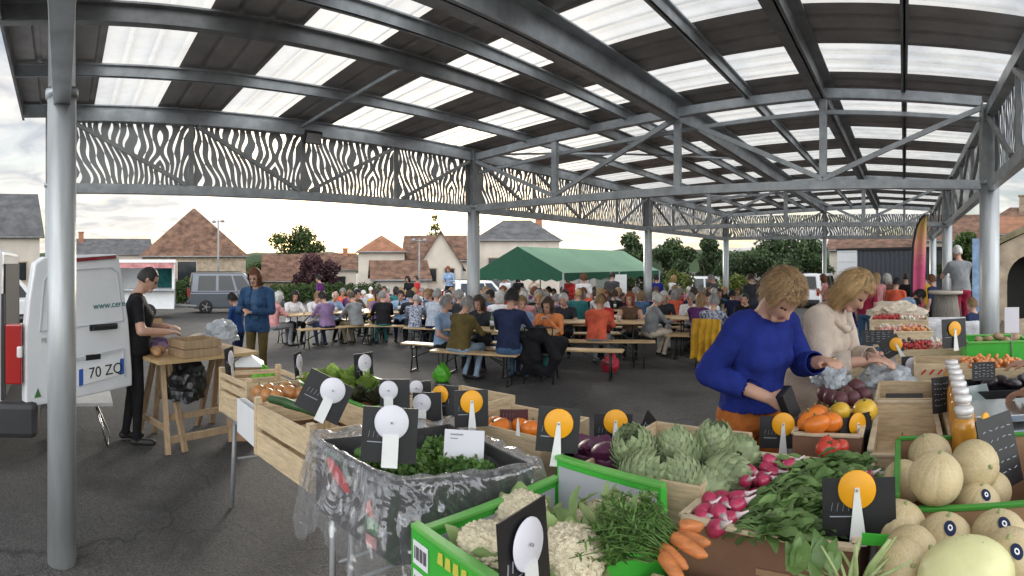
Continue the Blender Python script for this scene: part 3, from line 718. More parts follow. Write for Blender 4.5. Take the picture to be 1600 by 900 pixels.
SKIN, TOP, BOT, SHOE, EYE, LIP = range(6)
def pose_body(name, seat=False, lean=0.12, head_pitch=0.15, head_yaw=0.0, arms='table', sleeve='long', skirt=False, legs=None, voxel=0.02, hands=None, heavy=1.0, step=0.0, female=False, shorts=False, grip=None, slim=1.0):
    """one continuous figure facing +Y; returns mesh and head frame"""
    bm = bmesh.new(); segs = []              # segs: (a, b, r, material) for colouring faces
    def limb(a, b, r0, r1, mi): limbb(bm, a, b, r0, r1); segs.append((V(a), V(b), (r0 + r1) / 2, mi))
    hz = 0.5 if seat else 0.92
    H = V((0, 0, hz)); rot = Matrix.Rotation(-lean, 3, 'X')       # lean forward towards +Y
    T = lambda x, y, z: H + rot @ V((x, y, z))
    hw = 0.09
    # torso
    g = heavy; rg = []
    for z, rx, ry, y in ((-.10, .13, .10, 0), (-.04, .168 * (1.04 if female else 1), .125 * g, 0), (.08, .16, .118 * g, .0), (.2, .15 if not female else .142, .11 * g, .005), (.32, .168, .118 * g, .012), (.42, .175, .105, .0), (.485, .13, .075, -.01), (.52, .06, .055, -.01)):
        rg.append((T(0, y, z), rot @ V((rx * slim * (1 + (g - 1) * .5), 0, 0)), rot @ V((0, ry, 0))))
    loftb(bm, rg, 20)
    segs.append((T(0, 0, .06), T(0, 0, .33), .17, TOP)); segs.append((T(0, 0, -.1), T(0, 0, -.02), .15, BOT))
    if female: limb(T(-.07, .075, .31), T(.07, .075, .31), .062, .062, TOP)
    # neck and head
    nb, nt = T(0, -.005, .5), T(0, .022, .572); limb(nb, nt, .056, .05, SKIN)
    hr = rot @ Matrix.Rotation(head_yaw, 3, 'Z') @ Matrix.Rotation(-head_pitch, 3, 'X')
    hc = nt + hr @ V((0, .02, .095)); hd = lambda x, y, z: hc + hr @ V((x, y, z))
    rgs = []
    for k in range(11):
        t = -pi / 2 + pi * (k + .0001) / 10.0002; z = sin(t) * .118; q = max(.03, cos(t)); jaw = 1 - .2 * max(0, -sin(t))
        rgs.append((hd(0, .0 + .012 * (-sin(t) if sin(t) < 0 else 0), z), hr @ V((.076 * q * jaw, 0, 0)), hr @ V((0, .096 * q, 0))))
    loftb(bm, rgs, 16); segs.append((hd(0, 0, -.04), hd(0, 0, .06), .085, SKIN))
    limb(hd(0, .085, .012), hd(0, .108, -.022), .009, .014, SKIN)              # nose
    limb(hd(-.03, .075, -.082), hd(.03, .075, -.082), .018, .018, SKIN)       # chin
    for s in (-1, 1): limb(hd(s * .077, -.005, .015), hd(s * .079, -.01, -.02), .014, .01, SKIN)   # ears
    # legs
    for s in (-1, 1):
        hp = H + V((s * hw, 0, -.03))
        if seat:
            kn = V((s * (.10 if legs != 'cross' else .05), .43, .49)); an = V((s * .11, .40 + (.1 if legs == 'out' else 0) - (.12 if legs == 'tuck' else 0), .08))
            if legs == 'cross': an = V((-s * .04, .5, .08))
        else:
            fw = step * s; kn = V((s * .095, .02 + fw * .5, .49)); an = V((s * .1, -.02 + fw, .08))
        lm = BOT if not skirt else BOT
        limb(hp, kn, .088 * (1.06 if heavy > 1 else 1), .06, BOT); limb(kn, an, .058, .04, SKIN if (skirt or shorts) else BOT)
        limb(an + V((0, -.03, -.035)), an + V((s * .02, .15, -.045)), .04, .034, SHOE)
    if skirt and not seat: loftb(bm, [(V((0, 0, z)), V((r, 0, 0)), V((0, r * .8, 0))) for z, r in ((.98, .15), (.8, .2), (.5, .25), (.49, .24))], 18); segs.append((V((0, 0, .55)), V((0, 0, .9)), .2, BOT))
    # arms
    def arm(s, el, wr, mi_f, ht=None):
        sh = T(s * .185 * slim, -.01, .44)
        limb(T(s * .1, -.01, .46), sh, .06, .062, TOP)
        limb(sh, el, .056, .044, TOP if sleeve != 'none' else SKIN)
        if sleeve == 'short': segs.pop(); m_ = sh.lerp(el, .62); segs.append((sh, m_, .055, TOP)); segs.append((m_ + (el - sh) * .02, el, .045, SKIN))
        cuff = {'long': 1.0, 'three': .55, 'short': 0, 'none': 0}[sleeve]
        limb(el, wr, .044, .03, SKIN)
        if cuff: segs.pop(); m_ = el.lerp(wr, cuff * .97); segs.append((el, m_, .046 + .004, TOP)); segs.append((m_, wr + (wr - el) * .03, .028, SKIN))
        # hand: palm, four unequal bent fingers, a thumb from the side
        d = (wr - el).normalized()
        side = d.cross(V((0, 0, 1))).normalized()
        if side.length < .5: side = V((1, 0, 0))
        dn = side.cross(d).normalized() * -1            # palm normal, downwards
        if dn.z > 0: dn = -dn
        if grip and s in grip: side, dn = dn, -side * s
        pc = wr + d * .075
        loftb(bm, [(wr + d * .005, side * .027, dn * .017), (wr + d * .045, side * .04, dn * .017), (pc, side * .042, dn * .014), (pc + d * .014, side * .036, dn * .01)], 10)
        segs.append((wr, pc, .03, SKIN))
        for k, ln in enumerate((.062, .074, .07, .054)):
            b0 = wr + d * .078 + side * (-.031 + .0207 * k); b1 = b0 + d * ln * .55 + dn * ln * .18; b2 = b1 + d * ln * .32 + dn * ln * .42
            r_ = .0088
            limb(b0 - d * .02, b1, r_ + .0012, r_, SKIN); limb(b1, b2, r_, r_ * .85, SKIN)
        ts = -s
        q0 = wr + d * .03 + side * ts * .03; q1 = q0 + d * .032 + side * ts * .028 + dn * .012; q2 = q1 + d * .03 + side * ts * .002 + dn * .014
        limb(q0, q1, .0125, .011, SKIN); limb(q1, q2, .011, .0085, SKIN)
        return wr, pc
    sp = {'table': ((.25, .2, .26), (.13, .42, .30)), 'chin': ((.24, .26, .28), (.07, .28, .5)), 'down': ((.23, -.03, .14), (.23, .05, -.09)), 'lap': ((.25, .06, .18), (.1, .26, .08)),
          'fore': ((.24, .06, .17), (.13, .29, .2)), 'cross': ((.26, .08, .2), (-.04, .22, .25)), 'reach': ((.25, .3, .32), (.14, .52, .2)), 'phone': ((.24, .08, .17), (.08, .27, .33))}
    out = []
    for s in (-1, 1):
        if hands and s in hands: el, wr = (V(q) for q in hands[s])
        else:
            e, w_ = sp[arms]
            el, wr = T(s * e[0], e[1], e[2]), T(s * w_[0], w_[1], w_[2])
        out.append(arm(s, el, wr, SKIN))
    me = bpy.data.meshes.new(name); bm.normal_update(); bm.to_mesh(me); bm.free()
    o = bpy.data.objects.new(name, me); COL.objects.link(o)
    md = o.modifiers.new('r', 'REMESH'); md.mode = 'VOXEL'; md.voxel_size = voxel
    sm = o.modifiers.new('s', 'SMOOTH'); sm.factor = 0.5; sm.iterations = 3 if voxel > .012 else 5
    bpy.context.view_layer.update()
    nm = bpy.data.meshes.new_from_object(o.evaluated_get(bpy.context.evaluated_depsgraph_get()))
    bpy.data.objects.remove(o); bpy.data.meshes.remove(me); nm.name = name
    for _ in range(6): nm.materials.append(None)
    idx = []
    hinv = hr.transposed()
    for p in nm.polygons:
        c = p.center; best, bi = 9, 0
        for a, b, r_, mi in segs:
            ab = b - a; t = max(0, min(1, (c - a).dot(ab) / max(1e-9, ab.length_squared))); dd = (c - (a + ab * t)).length - r_
            if dd < best: best, bi = dd, mi
        if bi == SKIN:
            q = hinv @ (c - hc)
            if q.y > .05 and abs(q.z) < .13:
                if abs(q.z - .014) < (.0055 if voxel < .012 else .011) and .02 < abs(q.x) < .044: bi = EYE
                elif abs(q.z + .055) < .01 and abs(q.x) < .022: bi = LIP
        idx.append(bi)
    nm.polygons.foreach_set('material_index', idx); nm.polygons.foreach_set('use_smooth', [True] * len(idx))
    # dent the eye sockets
    for v in nm.vertices:
        q = hinv @ (v.co - hc)
        if q.y > .04:
            for s in (-1, 1):
                e = hypot(q.x - s * .032, q.z - .014)
                if e < .026: v.co -= hr @ V((0, .010 * (1 - e / .026), 0))
    return dict(mesh=nm, hc=hc, hr=hr, hands=out)

def hair_mesh(style, strands=0):
    """hair shell in head coordinates"""
    m = MB(); n, h = 28, 16; vs_ = []; keep = {}
    for i in range(h + 1):
        t = -pi / 2 + pi * min(max(i, .03), h - .03) / h
        for k in range(n):
            a = 2 * pi * k / n; d = V((cos(t) * sin(a), cos(t) * cos(a), sin(t)))   # a=0 is the face
            w = {'short': .012, 'crop': .006, 'curly': .026, 'bob': .022, 'long': .02, 'rim': .008}[style]
            nz = NZ.noise(d * 4.5 + V((3, 1, 7)))
            s = 1 + NZ.noise(d * 13) * (.1 if style == 'curly' else .04) + nz * (.05 if style in ('curly', 'bob', 'long') else .02)
            v = V((d.x * (.079 + w), d.y * (.099 + w), d.z * (.118 + w))) * s
            if style in ('bob', 'long') and v.z < 0:
                e = 1 + .1 * (1 if style == 'bob' else .0)
                zmax = .14 if style == 'bob' else .30
                hxy = V((d.x, d.y, 0)); hxy = hxy.normalized() if hxy.length > .01 else V((0, -1, 0))
                q = min(1, -d.z * 1.15)
                rr_ = (.1 if style == 'bob' else .095) * (1 - .25 * q)
                v = V((hxy.x * rr_ * 0.98, hxy.y * rr_ * 1.1 - (.015 * q), -zmax * q)) * (1 + nz * .05)
            vs_.append(v); keep[len(vs_) - 1] = (a, d)
    fs = []
    for i in range(h):
        for k in range(n):
            f = (i * n + k, i * n + (k + 1) % n, (i + 1) * n + (k + 1) % n, (i + 1) * n + k)
            a = (2 * pi * (k + .5) / n + pi) % (2 * pi) - pi; z = sin(-pi / 2 + pi * (i + .5) / h)
            front = abs(a)
            jag = .1 * NZ.noise(V((a * 4, 5, 1)))
            if style == 'rim':
                if front < 1.0 or z > .45 or z < -.35: continue
            elif front < .95 and z < .52 + jag: continue
            elif style in ('short', 'crop', 'curly') and front < 1.5 and z < .05 + jag: continue
            elif style in ('short', 'crop', 'curly') and z < -.42: continue
            elif style in ('bob', 'long') and z < -.93: continue
            fs.append(f)
    m.add(vs_, fs, 0, True)
    if strands:
        rnd = random.Random(3)
        for _ in range(strands):
            f = rnd.choice(fs); c = sum((vs_[i] for i in f), V((0, 0, 0))) / 4; pts = []
            top = V((0, -.01, .13)); nrm = c.normalized()
            d = (c - top); d = (d - nrm * d.dot(nrm))
            d = d.normalized() if d.length > .01 else V((1, 0, 0))
            d = (d + nrm.cross(d) * rnd.uniform(-.5, .5)).normalized(); L = rnd.uniform(.03, .075); w = rnd.uniform(.0012, .0028); s_ = nrm.cross(d).normalized(); row = []
            for k in range(5):
                t = k / 4; p = c + nrm * (.004 + .009 * sin(pi * t) + rnd.uniform(0, .004)) + d * L * (t - .4) - V((0, 0, .012 * t * t)); p += s_ * .008 * sin(t * 5 + _)
                row += [p - s_ * w * (1.1 - t), p + s_ * w * (1.1 - t)]
            m.add(row, [(2 * k, 2 * k + 1, 2 * k + 3, 2 * k + 2) for k in range(4)], 0, True)
    return m
HM = {}
def hair(parent, body, style, mat, strands=950):
    if style == 'bald': return
    if style in ('crop', 'rim'): strands = 0
    key = style + ('_full' if strands else '')
    if key not in HM:
        o = hair_mesh(style, strands).build('hair', HAIR['grey'])
        sd_ = o.modifiers.new('s', 'SOLIDIFY'); sd_.thickness = .012; sd_.offset = -1
        sb = o.modifiers.new('b', 'SUBSURF'); sb.levels = 1; sb.render_levels = 1
        if strands: o.modifiers.remove(sb); o.modifiers.remove(sd_)
        bpy.context.view_layer.update(); nm_ = bpy.data.meshes.new_from_object(o.evaluated_get(bpy.context.evaluated_depsgraph_get())); o.modifiers.clear(); o.data = nm_
        HM[key] = o; h = o
    else: h = HM[key].copy(); COL.objects.link(h)
    h.parent = parent
    h.matrix_local = Matrix.Translation(body['hc'] + body['hr'] @ V((0, -.008, .006))) @ body['hr'].to_4x4()
    sl_ = h.material_slots[0]; sl_.link = 'OBJECT'; sl_.material = mat
BODIES = {}
def person(body, loc, rz, label, top, bot, hairc, style='short', shoe=None, skin=None, scale=1.0, group=None, strands=950):
    b = BODIES[body]
    o = link('person', b['mesh']); o.location = loc; o.rotation_euler = (0, 0, rz); o.scale = (scale,) * 3
    for i, mt in enumerate((skin or skinm, CL[top], CL[bot], shoe or shoem, eyem, lipm)):
        o.material_slots[i].link = 'OBJECT'; o.material_slots[i].material = mt
    tag(o, label, 'person', group); hair(o, b, style, HAIR[hairc], strands); return o
PB = pose_body
BODIES['sit_table'] = PB('body', True, .16, .1, .1, 'table', 'long')
BODIES['sit_short'] = PB('body', True, .2, .12, -.3, 'table', 'short', legs='tuck')
BODIES['sit_lap'] = PB('body', True, .05, .05, .35, 'lap', 'short', legs='out', heavy=1.2)
BODIES['sit_chin'] = PB('body', True, .3, .05, -.2, 'chin', 'long', legs='cross')
BODIES['sit_heavy'] = PB('body', True, .24, .2, .25, 'table', 'long', heavy=1.3, legs='tuck')
BODIES['sit_bare'] = PB('body', True, .1, .1, -.4, 'table', 'none', female=True)
BODIES['stand_down'] = PB('body', False, .03, .1, .2, 'down', 'short', step=.06)
BODIES['stand_fore'] = PB('body', False, .1, .35, .0, 'fore', 'long', step=.04, female=True)
BODIES['stand_work'] = PB('body', False, .1, .4, -.15, 'fore', 'short', step=.05, heavy=1.1)
BODIES['stand_phone'] = PB('body', False, .04, .2, -.3, 'phone', 'short', step=.08)
BODIES['stand_shorts'] = PB('body', False, .03, .1, .3, 'down', 'short', step=.1, shorts=True)
BODIES['stand_dress'] = PB('body', False, .03, .1, -.3, 'lap', 'none', skirt=True, female=True)
BODIES['bend_over'] = PB('body', False, 1.05, -.2, .0, 'reach', 'short', step=.15)
BODIES['lean_rest'] = PB('body', False, .16, -.02, .1, 'table', 'short', heavy=1.2, step=.05)
def garment(o, body, name, mat, keep, off=.012, amp=.012, fr=9.0, seed=1.0, it=2):
    """loose cloth over part of a figure: its faces pushed out and creased"""
    src = BODIES[body]['mesh']; fs = [tuple(p.vertices) for p in src.polygons if keep(p)]
    ids = sorted({i for f in fs for i in f}); mp = {v: k for k, v in enumerate(ids)}; vs_ = []
    for i in ids:
        v = src.vertices[i]; c = v.co; w = NZ.noise(V((c.x * fr, c.y * fr, c.z * fr * .55 + seed))) + .5 * NZ.noise(V((c.x * 25, c.y * 25, c.z * 16)))
        vs_.append(c + v.normal * max(.004, off + amp * w))
    m = MB(); m.add(vs_, [[mp[i] for i in f] for f in fs], 0, True); g = m.build(name, mat, o)
    s_ = g.modifiers.new('s', 'SMOOTH'); s_.iterations = it
    s_ = g.modifiers.new('t', 'SOLIDIFY'); s_.thickness = .006; s_.offset = -1
    return g
def face_to(loc, tgt): d = V(tgt) - V(loc); return atan2(d.y, d.x) - pi / 2
# ------------------------------------------------------------------ beer tables and benches
steelg = M('leg_green_black', (.018, .028, .022), .45, .3)
def legset(m, x, h, w, d):
    m.tube([(x, -d, 0), (x, -d * .55, h * .5), (x, -d * .75, h - .02)], .014, n=6); m.tube([(x, d, 0), (x, d * .55, h * .5), (x, d * .75, h - .02)], .014, n=6)
    m.bar((x, -d * 1.15, .012), (x, d * 1.15, .012), .03, .02); m.bar((x, -d * .58, h * .5), (x, d * .58, h * .5), .02, .02); m.bar((x, 0, h * .5), (x * .45, 0, h - .03), .02, .02)
def mk_table():
    t = raw('beer_table', 'table')
    m = MB(); m.box((0, 0, .74), (2.0, .56, .028)); m.build('tabletop', tablew, t, .006)
    for s in (-1, 1):
        m = MB(); legset(m, s * .78, .725, .5, .24); m.build('leg_frame', steelg, t)
    return t
def mk_bench():
    t = raw('beer_bench', 'bench')
    m = MB(); m.box((0, 0, .452), (2.0, .25, .026)); m.build('seat', tablew, t, .005)
    for s in (-1, 1):
        m = MB(); legset(m, s * .8, .44, .22, .13); m.build('leg_frame', steelg, t)
    return t
TABLE, BENCH = Once(mk_table), Once(mk_bench)
GT, GB, GS = 'folding beer tables in the square', 'beer benches in the square', 'people eating in the square'
ORD = ['first', 'second', 'third', 'fourth', 'fifth']
def at_local(c, yaw, x, y): return V((c[0] + x * cos(yaw) - y * sin(yaw), c[1] + x * sin(yaw) + y * cos(yaw), 0))
def seat(c, yaw, x, side): 
    p = at_local(c, yaw, x, side * .64); p.z = gxy(p.x, p.y); return p, yaw + (0 if side < 0 else pi)
def set_table(anchor, c, yaw, benches=(-1, 1)):
    z = gxy(*c[:2]); TABLE((c[0], c[1], z), yaw, 'folding beer table ' + anchor, group=GT)
    for s in benches:
        p = at_local(c, yaw, 0, s * .66); p.z = gxy(p.x, p.y)
        BENCH(p, yaw, ('near' if s < 0 else 'far') + ' wooden bench of the table ' + anchor, group=GB)
def pp(x, r): p = GP(x, r); return p
# principal sitters (placed from the photograph at real distances)
tA = (-5.9, 6.2); yA = .45
set_table('behind the olive-clad pair', tA, yA)
for b_ in [o for o in COL.objects if o.name.startswith('beer_bench') and o['label'] == 'near wooden bench of the table behind the olive-clad pair']: b_.scale = (.68, 1, 1); b_.location += V((-.12, -.06, 0))
person('sit_heavy', seat(tA, yA, -.4, -1)[0], yA - .35, 'grey-haired person in an olive jacket and pale jeans sitting on the front bench', 'olive', 'paledenim', 'grey', 'short', scale=1.02, group=GS)
person('sit_table', seat(tA, yA, .38, -1)[0], yA - .1, 'dark-haired man in a navy jacket sitting beside the olive jacket', 'navy', 'denim', 'dark', 'short', scale=1.1, group=GS)
vb = pp(716, 8.75)
BENCH(vb, .45, 'bench under the man in the pale shirt and black waistcoat', group=GB)
vp = person('sit_lap', pp(692, 8.75), -1.25, 'grey-haired man in a pale shirt and black waistcoat sitting sideways', 'lightblue', 'black', 'grey', 'short', group=GS)
person('sit_chin', seat(tA, yA, .75, 1)[0], yA + pi, 'brown-haired woman in an orange top facing the navy jacket', 'amberred', 'teal', 'brown', 'bob', group=GS)
person('sit_table', seat(tA, yA, .2, 1)[0], yA + pi + .5, 'sandy-haired person in a light blue shirt turned from the navy jacket', 'lightblue', 'navy', 'sandy', 'short', group=GS)
person('sit_short', seat(tA, yA, -.45, 1)[0], yA + pi, 'pale woman in a charcoal top facing the olive jacket', 'charcoal', 'black', 'brown', 'bob', group=GS)
p = pp(875, 8.4); BENCH(p, .42, 'empty wooden bench beside the black coat heap', group=GB)
tB = GP(925, 10.2)[:2]; yB = .5
set_table('behind the woman in red', tB, yB)
q = pp(932, 9.5); person('sit_heavy', q, yB - .2, 'brown-haired woman in a bright red shirt seated with her back turned', 'coral', 'grey', 'sandy', 'short', group=GS)
person('sit_bare', seat(tB, yB, .72, 1)[0], yB + pi, 'red-haired woman in a dark sleeveless top facing across the table', 'brown', 'black', 'red', 'bob', group=GS)
person('sit_chin', seat(tB, yB, .15, 1)[0], yB + pi, 'curly-haired woman in a coral blouse opposite the red shirt', 'red', 'black', 'auburn', 'curly', group=GS)
person('sit_short', seat(tB, yB, -.6, 1)[0], yB + pi, 'white-haired man in a black shirt beside the coral blouse', 'charcoal', 'black', 'white', 'short', group=GS)
BENCH(pp(935, 9.45), yB, 'short bench under the woman in red', group=GB)
tC = GP(1030, 11.6)[:2]; yC = .45
set_table('beside the man in grey', tC, yC)
person('sit_heavy', pp(1014, 10.7), -.6, 'white-haired man in a grey shirt and cream shorts leaning on the table', 'grey', 'cream', 'white', 'short', group=GS)
person('sit_table', seat(tC, yC, .1, 1)[0], yC + pi, 'white-haired woman in a black cardigan facing the man in grey', 'charcoal', 'white', 'white', 'bob', group=GS)
person('sit_chin', seat(tC, yC, .7, 1)[0], yC + pi, 'person in a white top and dark jacket with grey hair at the table end', 'white', 'black', 'grey', 'short', group=GS)
tD = GP(1125, 11.0)[:2]; yD = .25
set_table('beyond the yellow jacket', tD, yD)
person('sit_table', pp(1090, 10.3), yD - .3, 'long-haired woman in a purple top seated with her back turned', 'purple', 'black', 'sandy', 'long', group=GS)
pc = pp(1112, 9.3)
person('sit_table', pc, yD - .2, 'grey-haired person in a blue patterned top on the chair with yellow jacket', 'bluefloral', 'navy', 'grey', 'short', group=GS)
person('sit_short', seat(tD, yD, .5, 1)[0], yD + pi, 'dark-haired bearded man in a black shirt facing the yellow jacket', 'black', 'navy', 'dark', 'crop', group=GS)
person('sit_short', seat(tD, yD, -.3, 1)[0], yD + pi, 'dark-haired person in a white shirt facing the purple top', 'white', 'navy', 'brown', 'short', group=GS)
# chair with a yellow jacket on its back
ch = thing('folding_chair', 'black chair hidden under a mustard yellow jacket', 'chair', (pc.x, pc.y, pc.z), yD - .2)
m = MB(); m.box((0, 0, .44), (.42, .42, .03)); m.build('seat', black, ch)
for sx_, sy_ in ((-1, -1), (1, -1), (-1, 1), (1, 1)):
    m = MB(); m.tube([(sx_ * .19, sy_ * .18, .44), (sx_ * .22, sy_ * .24, 0)], .012, n=6); m.build('leg', black, ch)
m = MB(); m.tube([(-.2, -.2, .44), (-.21, -.27, .85), (.21, -.27, .85), (.2, -.2, .44)], .012, n=6); m.build('backrest', black, ch)
rows = []
for i in range(15):
    f = i / 14; row = []
    for j in range(25):
        k = j / 24 - .5; wv = .05 * sin(k * 30 + f * 2.2) * (.25 + f)
        z = .89 - f * (.72 + .04 * sin(k * 5 + 1)); row.append((k * (.5 + .12 * f), -.285 - .05 * sin(pi * min(1, f * 1.3)) - wv, z))
    rows.append(row)
o = sheet('jacket', rows, CL['yellow']); o.modifiers.new('s', 'SOLIDIFY').thickness = .012
o.location = (pc.x, pc.y, pc.z); o.rotation_euler = (0, 0, yD - .2); tag(o, 'mustard yellow jacket hanging over the back of a chair', 'jacket')
# black coats heaped on a chair
cc = pp(846, 8.15)
ch2 = dup(ch, cc, .5, 'thin-legged chair buried under black coats'); ch2.location = cc
m = MB()
for k in range(11): m.ball((U(-.26, .26), U(-.24, .1), .6 + U(-.14, .16)), (U(.14, .22), U(.1, .2), U(.08, .16)), 0, 12)
for k in range(5): m.tube([(U(-.25, .25), -.22, .7), (U(-.3, .3), -.27, .4), (U(-.28, .28), -.2, .12)], [.09, .1, .05], n=8)
o = m.build('coat_heap', CL['black']); o.location = cc; o.rotation_euler = (0, 0, .5)
rm = o.modifiers.new('r', 'REMESH'); rm.mode = 'VOXEL'; rm.voxel_size = .02; o.modifiers.new('s', 'SMOOTH').iterations = 4
tag(o, 'heap of black coats and bags piled on a chair', 'coats')
# left group
tE = (-11.35, 6.0); yE = 1.62
set_table('beside the hedge nearest the denim jacket', tE, yE)
E_ = lambda x, s: seat(tE, yE, x, s)
def sit(pose, sr, label, top, bot, hc_, st_='short', dz=0, sc=1.0): person(pose, sr[0], sr[1] + dz, label, top, bot, hc_, st_, scale=sc, group=GS)
sit('sit_heavy', E_(-.25, -1), 'broad person in a purple waistcoat with dark hair, back turned', 'mauve', 'navy', 'dark', 'short')
sit('sit_heavy', E_(.55, -1), 'broad person in a grey blue top and beige trousers, back turned', 'grey', 'khaki', 'brown', 'crop', .1)
person('sit_table', at_local(tE, yE, -1.25, .15) + V((0, 0, gxy(*tE))), yE - pi / 2, 'white-haired woman in a pink blouse at the table end', 'pink', 'grey', 'white', 'bob', group=GS)
sit('sit_short', E_(-.5, 1), 'dark-haired person in a white shirt facing the purple waistcoat', 'white', 'black', 'dark', 'bob')
sit('sit_chin', E_(.1, 1), 'sandy-haired woman in white facing the grey blue top', 'white', 'grey', 'sandy')
sit('sit_short', E_(.65, 1), 'balding person in a lilac shirt beyond the grey blue top', 'lightblue', 'black', 'white', 'rim')
tF = (-12.2, 8.4); yF = 1.66
set_table('with the woman in yellow', tF, yF)
F_ = lambda x, s: seat(tF, yF, x, s)
sit('sit_lap', F_(.1, 1), 'brown-haired woman in a yellow top and black cardigan', 'yellow', 'black', 'brown', 'short')
sit('sit_table', F_(-.6, 1), 'person in a brown jacket beside the yellow top', 'brown', 'black', 'dark', 'short')
tG = GP(632, 13.3)[:2]; yG = .95
set_table('behind the waistcoat bench', tG, yG)
G_ = lambda x, s: seat(tG, yG, x, s)
sit('sit_short', G_(-.7, 1), 'dark long-haired woman in a mauve grey top at the table end', 'mauve', 'black', 'dark', 'long', .3)
sit('sit_table', G_(-.1, 1), 'dark-haired man in a light blue shirt beside the mauve grey top', 'lightblue', 'navy', 'dark', 'short')
sit('sit_heavy', G_(-.5, -1), 'grey-haired man in a black tee shirt with teal trousers', 'black', 'teal', 'grey', 'short', .2)
sit('sit_table', G_(.15, -1), 'dark-haired person in a black and white jacket on the same bench', 'charcoal', 'black', 'dark', 'short')
sit('sit_short', G_(.75, -1), 'balding man in a white shirt at the bench end', 'white', 'grey', 'grey', 'rim')
sit('sit_bare', G_(.7, 1), 'woman in a red and pink top facing the white shirt', 'rose', 'black', 'brown', 'bob')
# the deeper rows of the crowd
TOPS = ['black', 'navy', 'white', 'lightblue', 'grey', 'red', 'coral', 'pink', 'purple', 'green', 'beige', 'cream', 'denim', 'charcoal', 'brown', 'rose', 'teal', 'olive', 'mauve', 'white', 'navy', 'black', 'bluefloral', 'redfloral', 'darkprint', 'palecheck', 'bluefloral', 'darkprint']
TN = dict(bluefloral='patterned blue', redfloral='patterned red', darkprint='dark print', palecheck='pale check', lightblue='light blue', denim='blue denim', rose='rose pink', mauve='mauve', charcoal='charcoal', navy='navy blue')
rows_ = [('behind the middle steel column', 712, 12.4, .55), ('behind the navy jacket', 775, 11.6, .5), ('in front of the tent pole', 828, 13.0, .5), ('behind the red shirt', 890, 13.6, .45), ('below the white sheet', 955, 14.2, .4),
         ('at the third column foot', 1010, 15.0, .4), ('behind the purple top', 1075, 14.2, .3), ('near the fourth column', 1135, 15.0, .25), ('by the pale gable wall', 665, 17.0, .7), ('below the tent gable', 745, 16.6, .6),
         ('along the tent front', 850, 17.6, .5), ('beneath the tent canopy', 915, 20.0, .45), ('past the tent end', 1000, 19.6, .35), ('before the small white van', 1065, 19.0, .3), ('before the yellow bush', 1140, 20.0, .25), ('by the long hedge', 575, 18.0, 1.3), ('before the tower house', 615, 20.5, 1.0)]
random.seed(21)
for anc, x, r, yw in rows_:
    c = GP(x, r)[:2]; set_table(anc, c, yw)
    used = set()
    for s in (-1, 1):
        for k in range(4 if r < 19 else 3):
            if R() < .1: continue
            for _ in range(30):
                tp, hcx = random.choice(TOPS), random.choice(['grey', 'white', 'brown', 'dark', 'auburn', 'blond', 'grey', 'sandy'])
                if (tp, hcx) not in used: break
            used.add((tp, hcx))
            sp_, ry = seat(c, yw, -.78 + k * .52 + U(-.06, .06), s)
            person(random.choice(['sit_table', 'sit_short', 'sit_lap', 'sit_chin', 'sit_heavy', 'sit_bare']), sp_, ry + U(-.35, .35), f"{hcx}-haired sitter in {TN.get(tp, tp)}, {ORD[k]} on the {'near' if s < 0 else 'far'} bench {anc}",
                   tp, random.choice(['black', 'navy', 'denim', 'grey', 'khaki']), hcx, random.choice(['short', 'short', 'bob', 'curly', 'crop']), scale=U(.94, 1.05), group=GS)
# cups and bottles on the tables
glassy = M('cup_plastic', (.75, .73, .66), .2, trans=.3); bot_ = M('bottle_green', (.02, .06, .02), .1, coat=.5); amber = M('beer', (.5, .25, .03), .15)
def mk_cup():
    t = raw('cup', 'cup'); m = MB(); m.lathe([(.026, 0), (.036, .11), (.033, .11), (.024, .01)], n=14); m.build('body', glassy, t)
    m = MB(); m.lathe([(.0255, .012), (.031, .075)], n=14); m.build('beer', amber, t); return t
def mk_bottle():
    t = raw('bottle', 'bottle'); m = MB(); m.lathe([(.034, 0), (.036, .02), (.036, .17), (.014, .23), (.013, .29)], n=14); m.build('body', bot_, t)
    m = MB(); m.lathe([(.0368, .06), (.0368, .14)], n=14); m.build('label', white, t); return t
CUP, BTL = Once(mk_cup), Once(mk_bottle)
for anc, c, yw in (('behind the olive-clad pair', tA, yA), ('behind the woman in red', tB, yB), ('beside the man in grey', tC, yC), ('beyond the yellow jacket', tD, yD), ('beside the denim jacket', tE, yE), ('behind the waistcoat bench', tG, yG)):
    for k, (nm, fn) in enumerate((('plastic cup of beer', CUP), ('green bottle with pale label', BTL), ('second cup, further along', CUP))):
        p = at_local(c, yw, -.6 + .55 * k + U(-.1, .1), U(-.12, .12)); p.z = gxy(*c[:2]) + .755
        fn(p, 0, f'{nm} on the table {anc}', group='drinks on the tables')
random.seed(88)
for anc, x, r, yw in rows_:
    c = GP(x, r)[:2]
    for k, (nm, fn) in enumerate((('plastic beer cup, first along', CUP), ('green bottle standing', BTL), ('plastic beer cup, last along', CUP))):
        p = at_local(c, yw, -.7 + .65 * k + U(-.15, .15), U(-.18, .18)); p.z = gxy(*c[:2]) + .755; fn(p, 0, f'{nm} on the table {anc}', group='drinks on the tables')
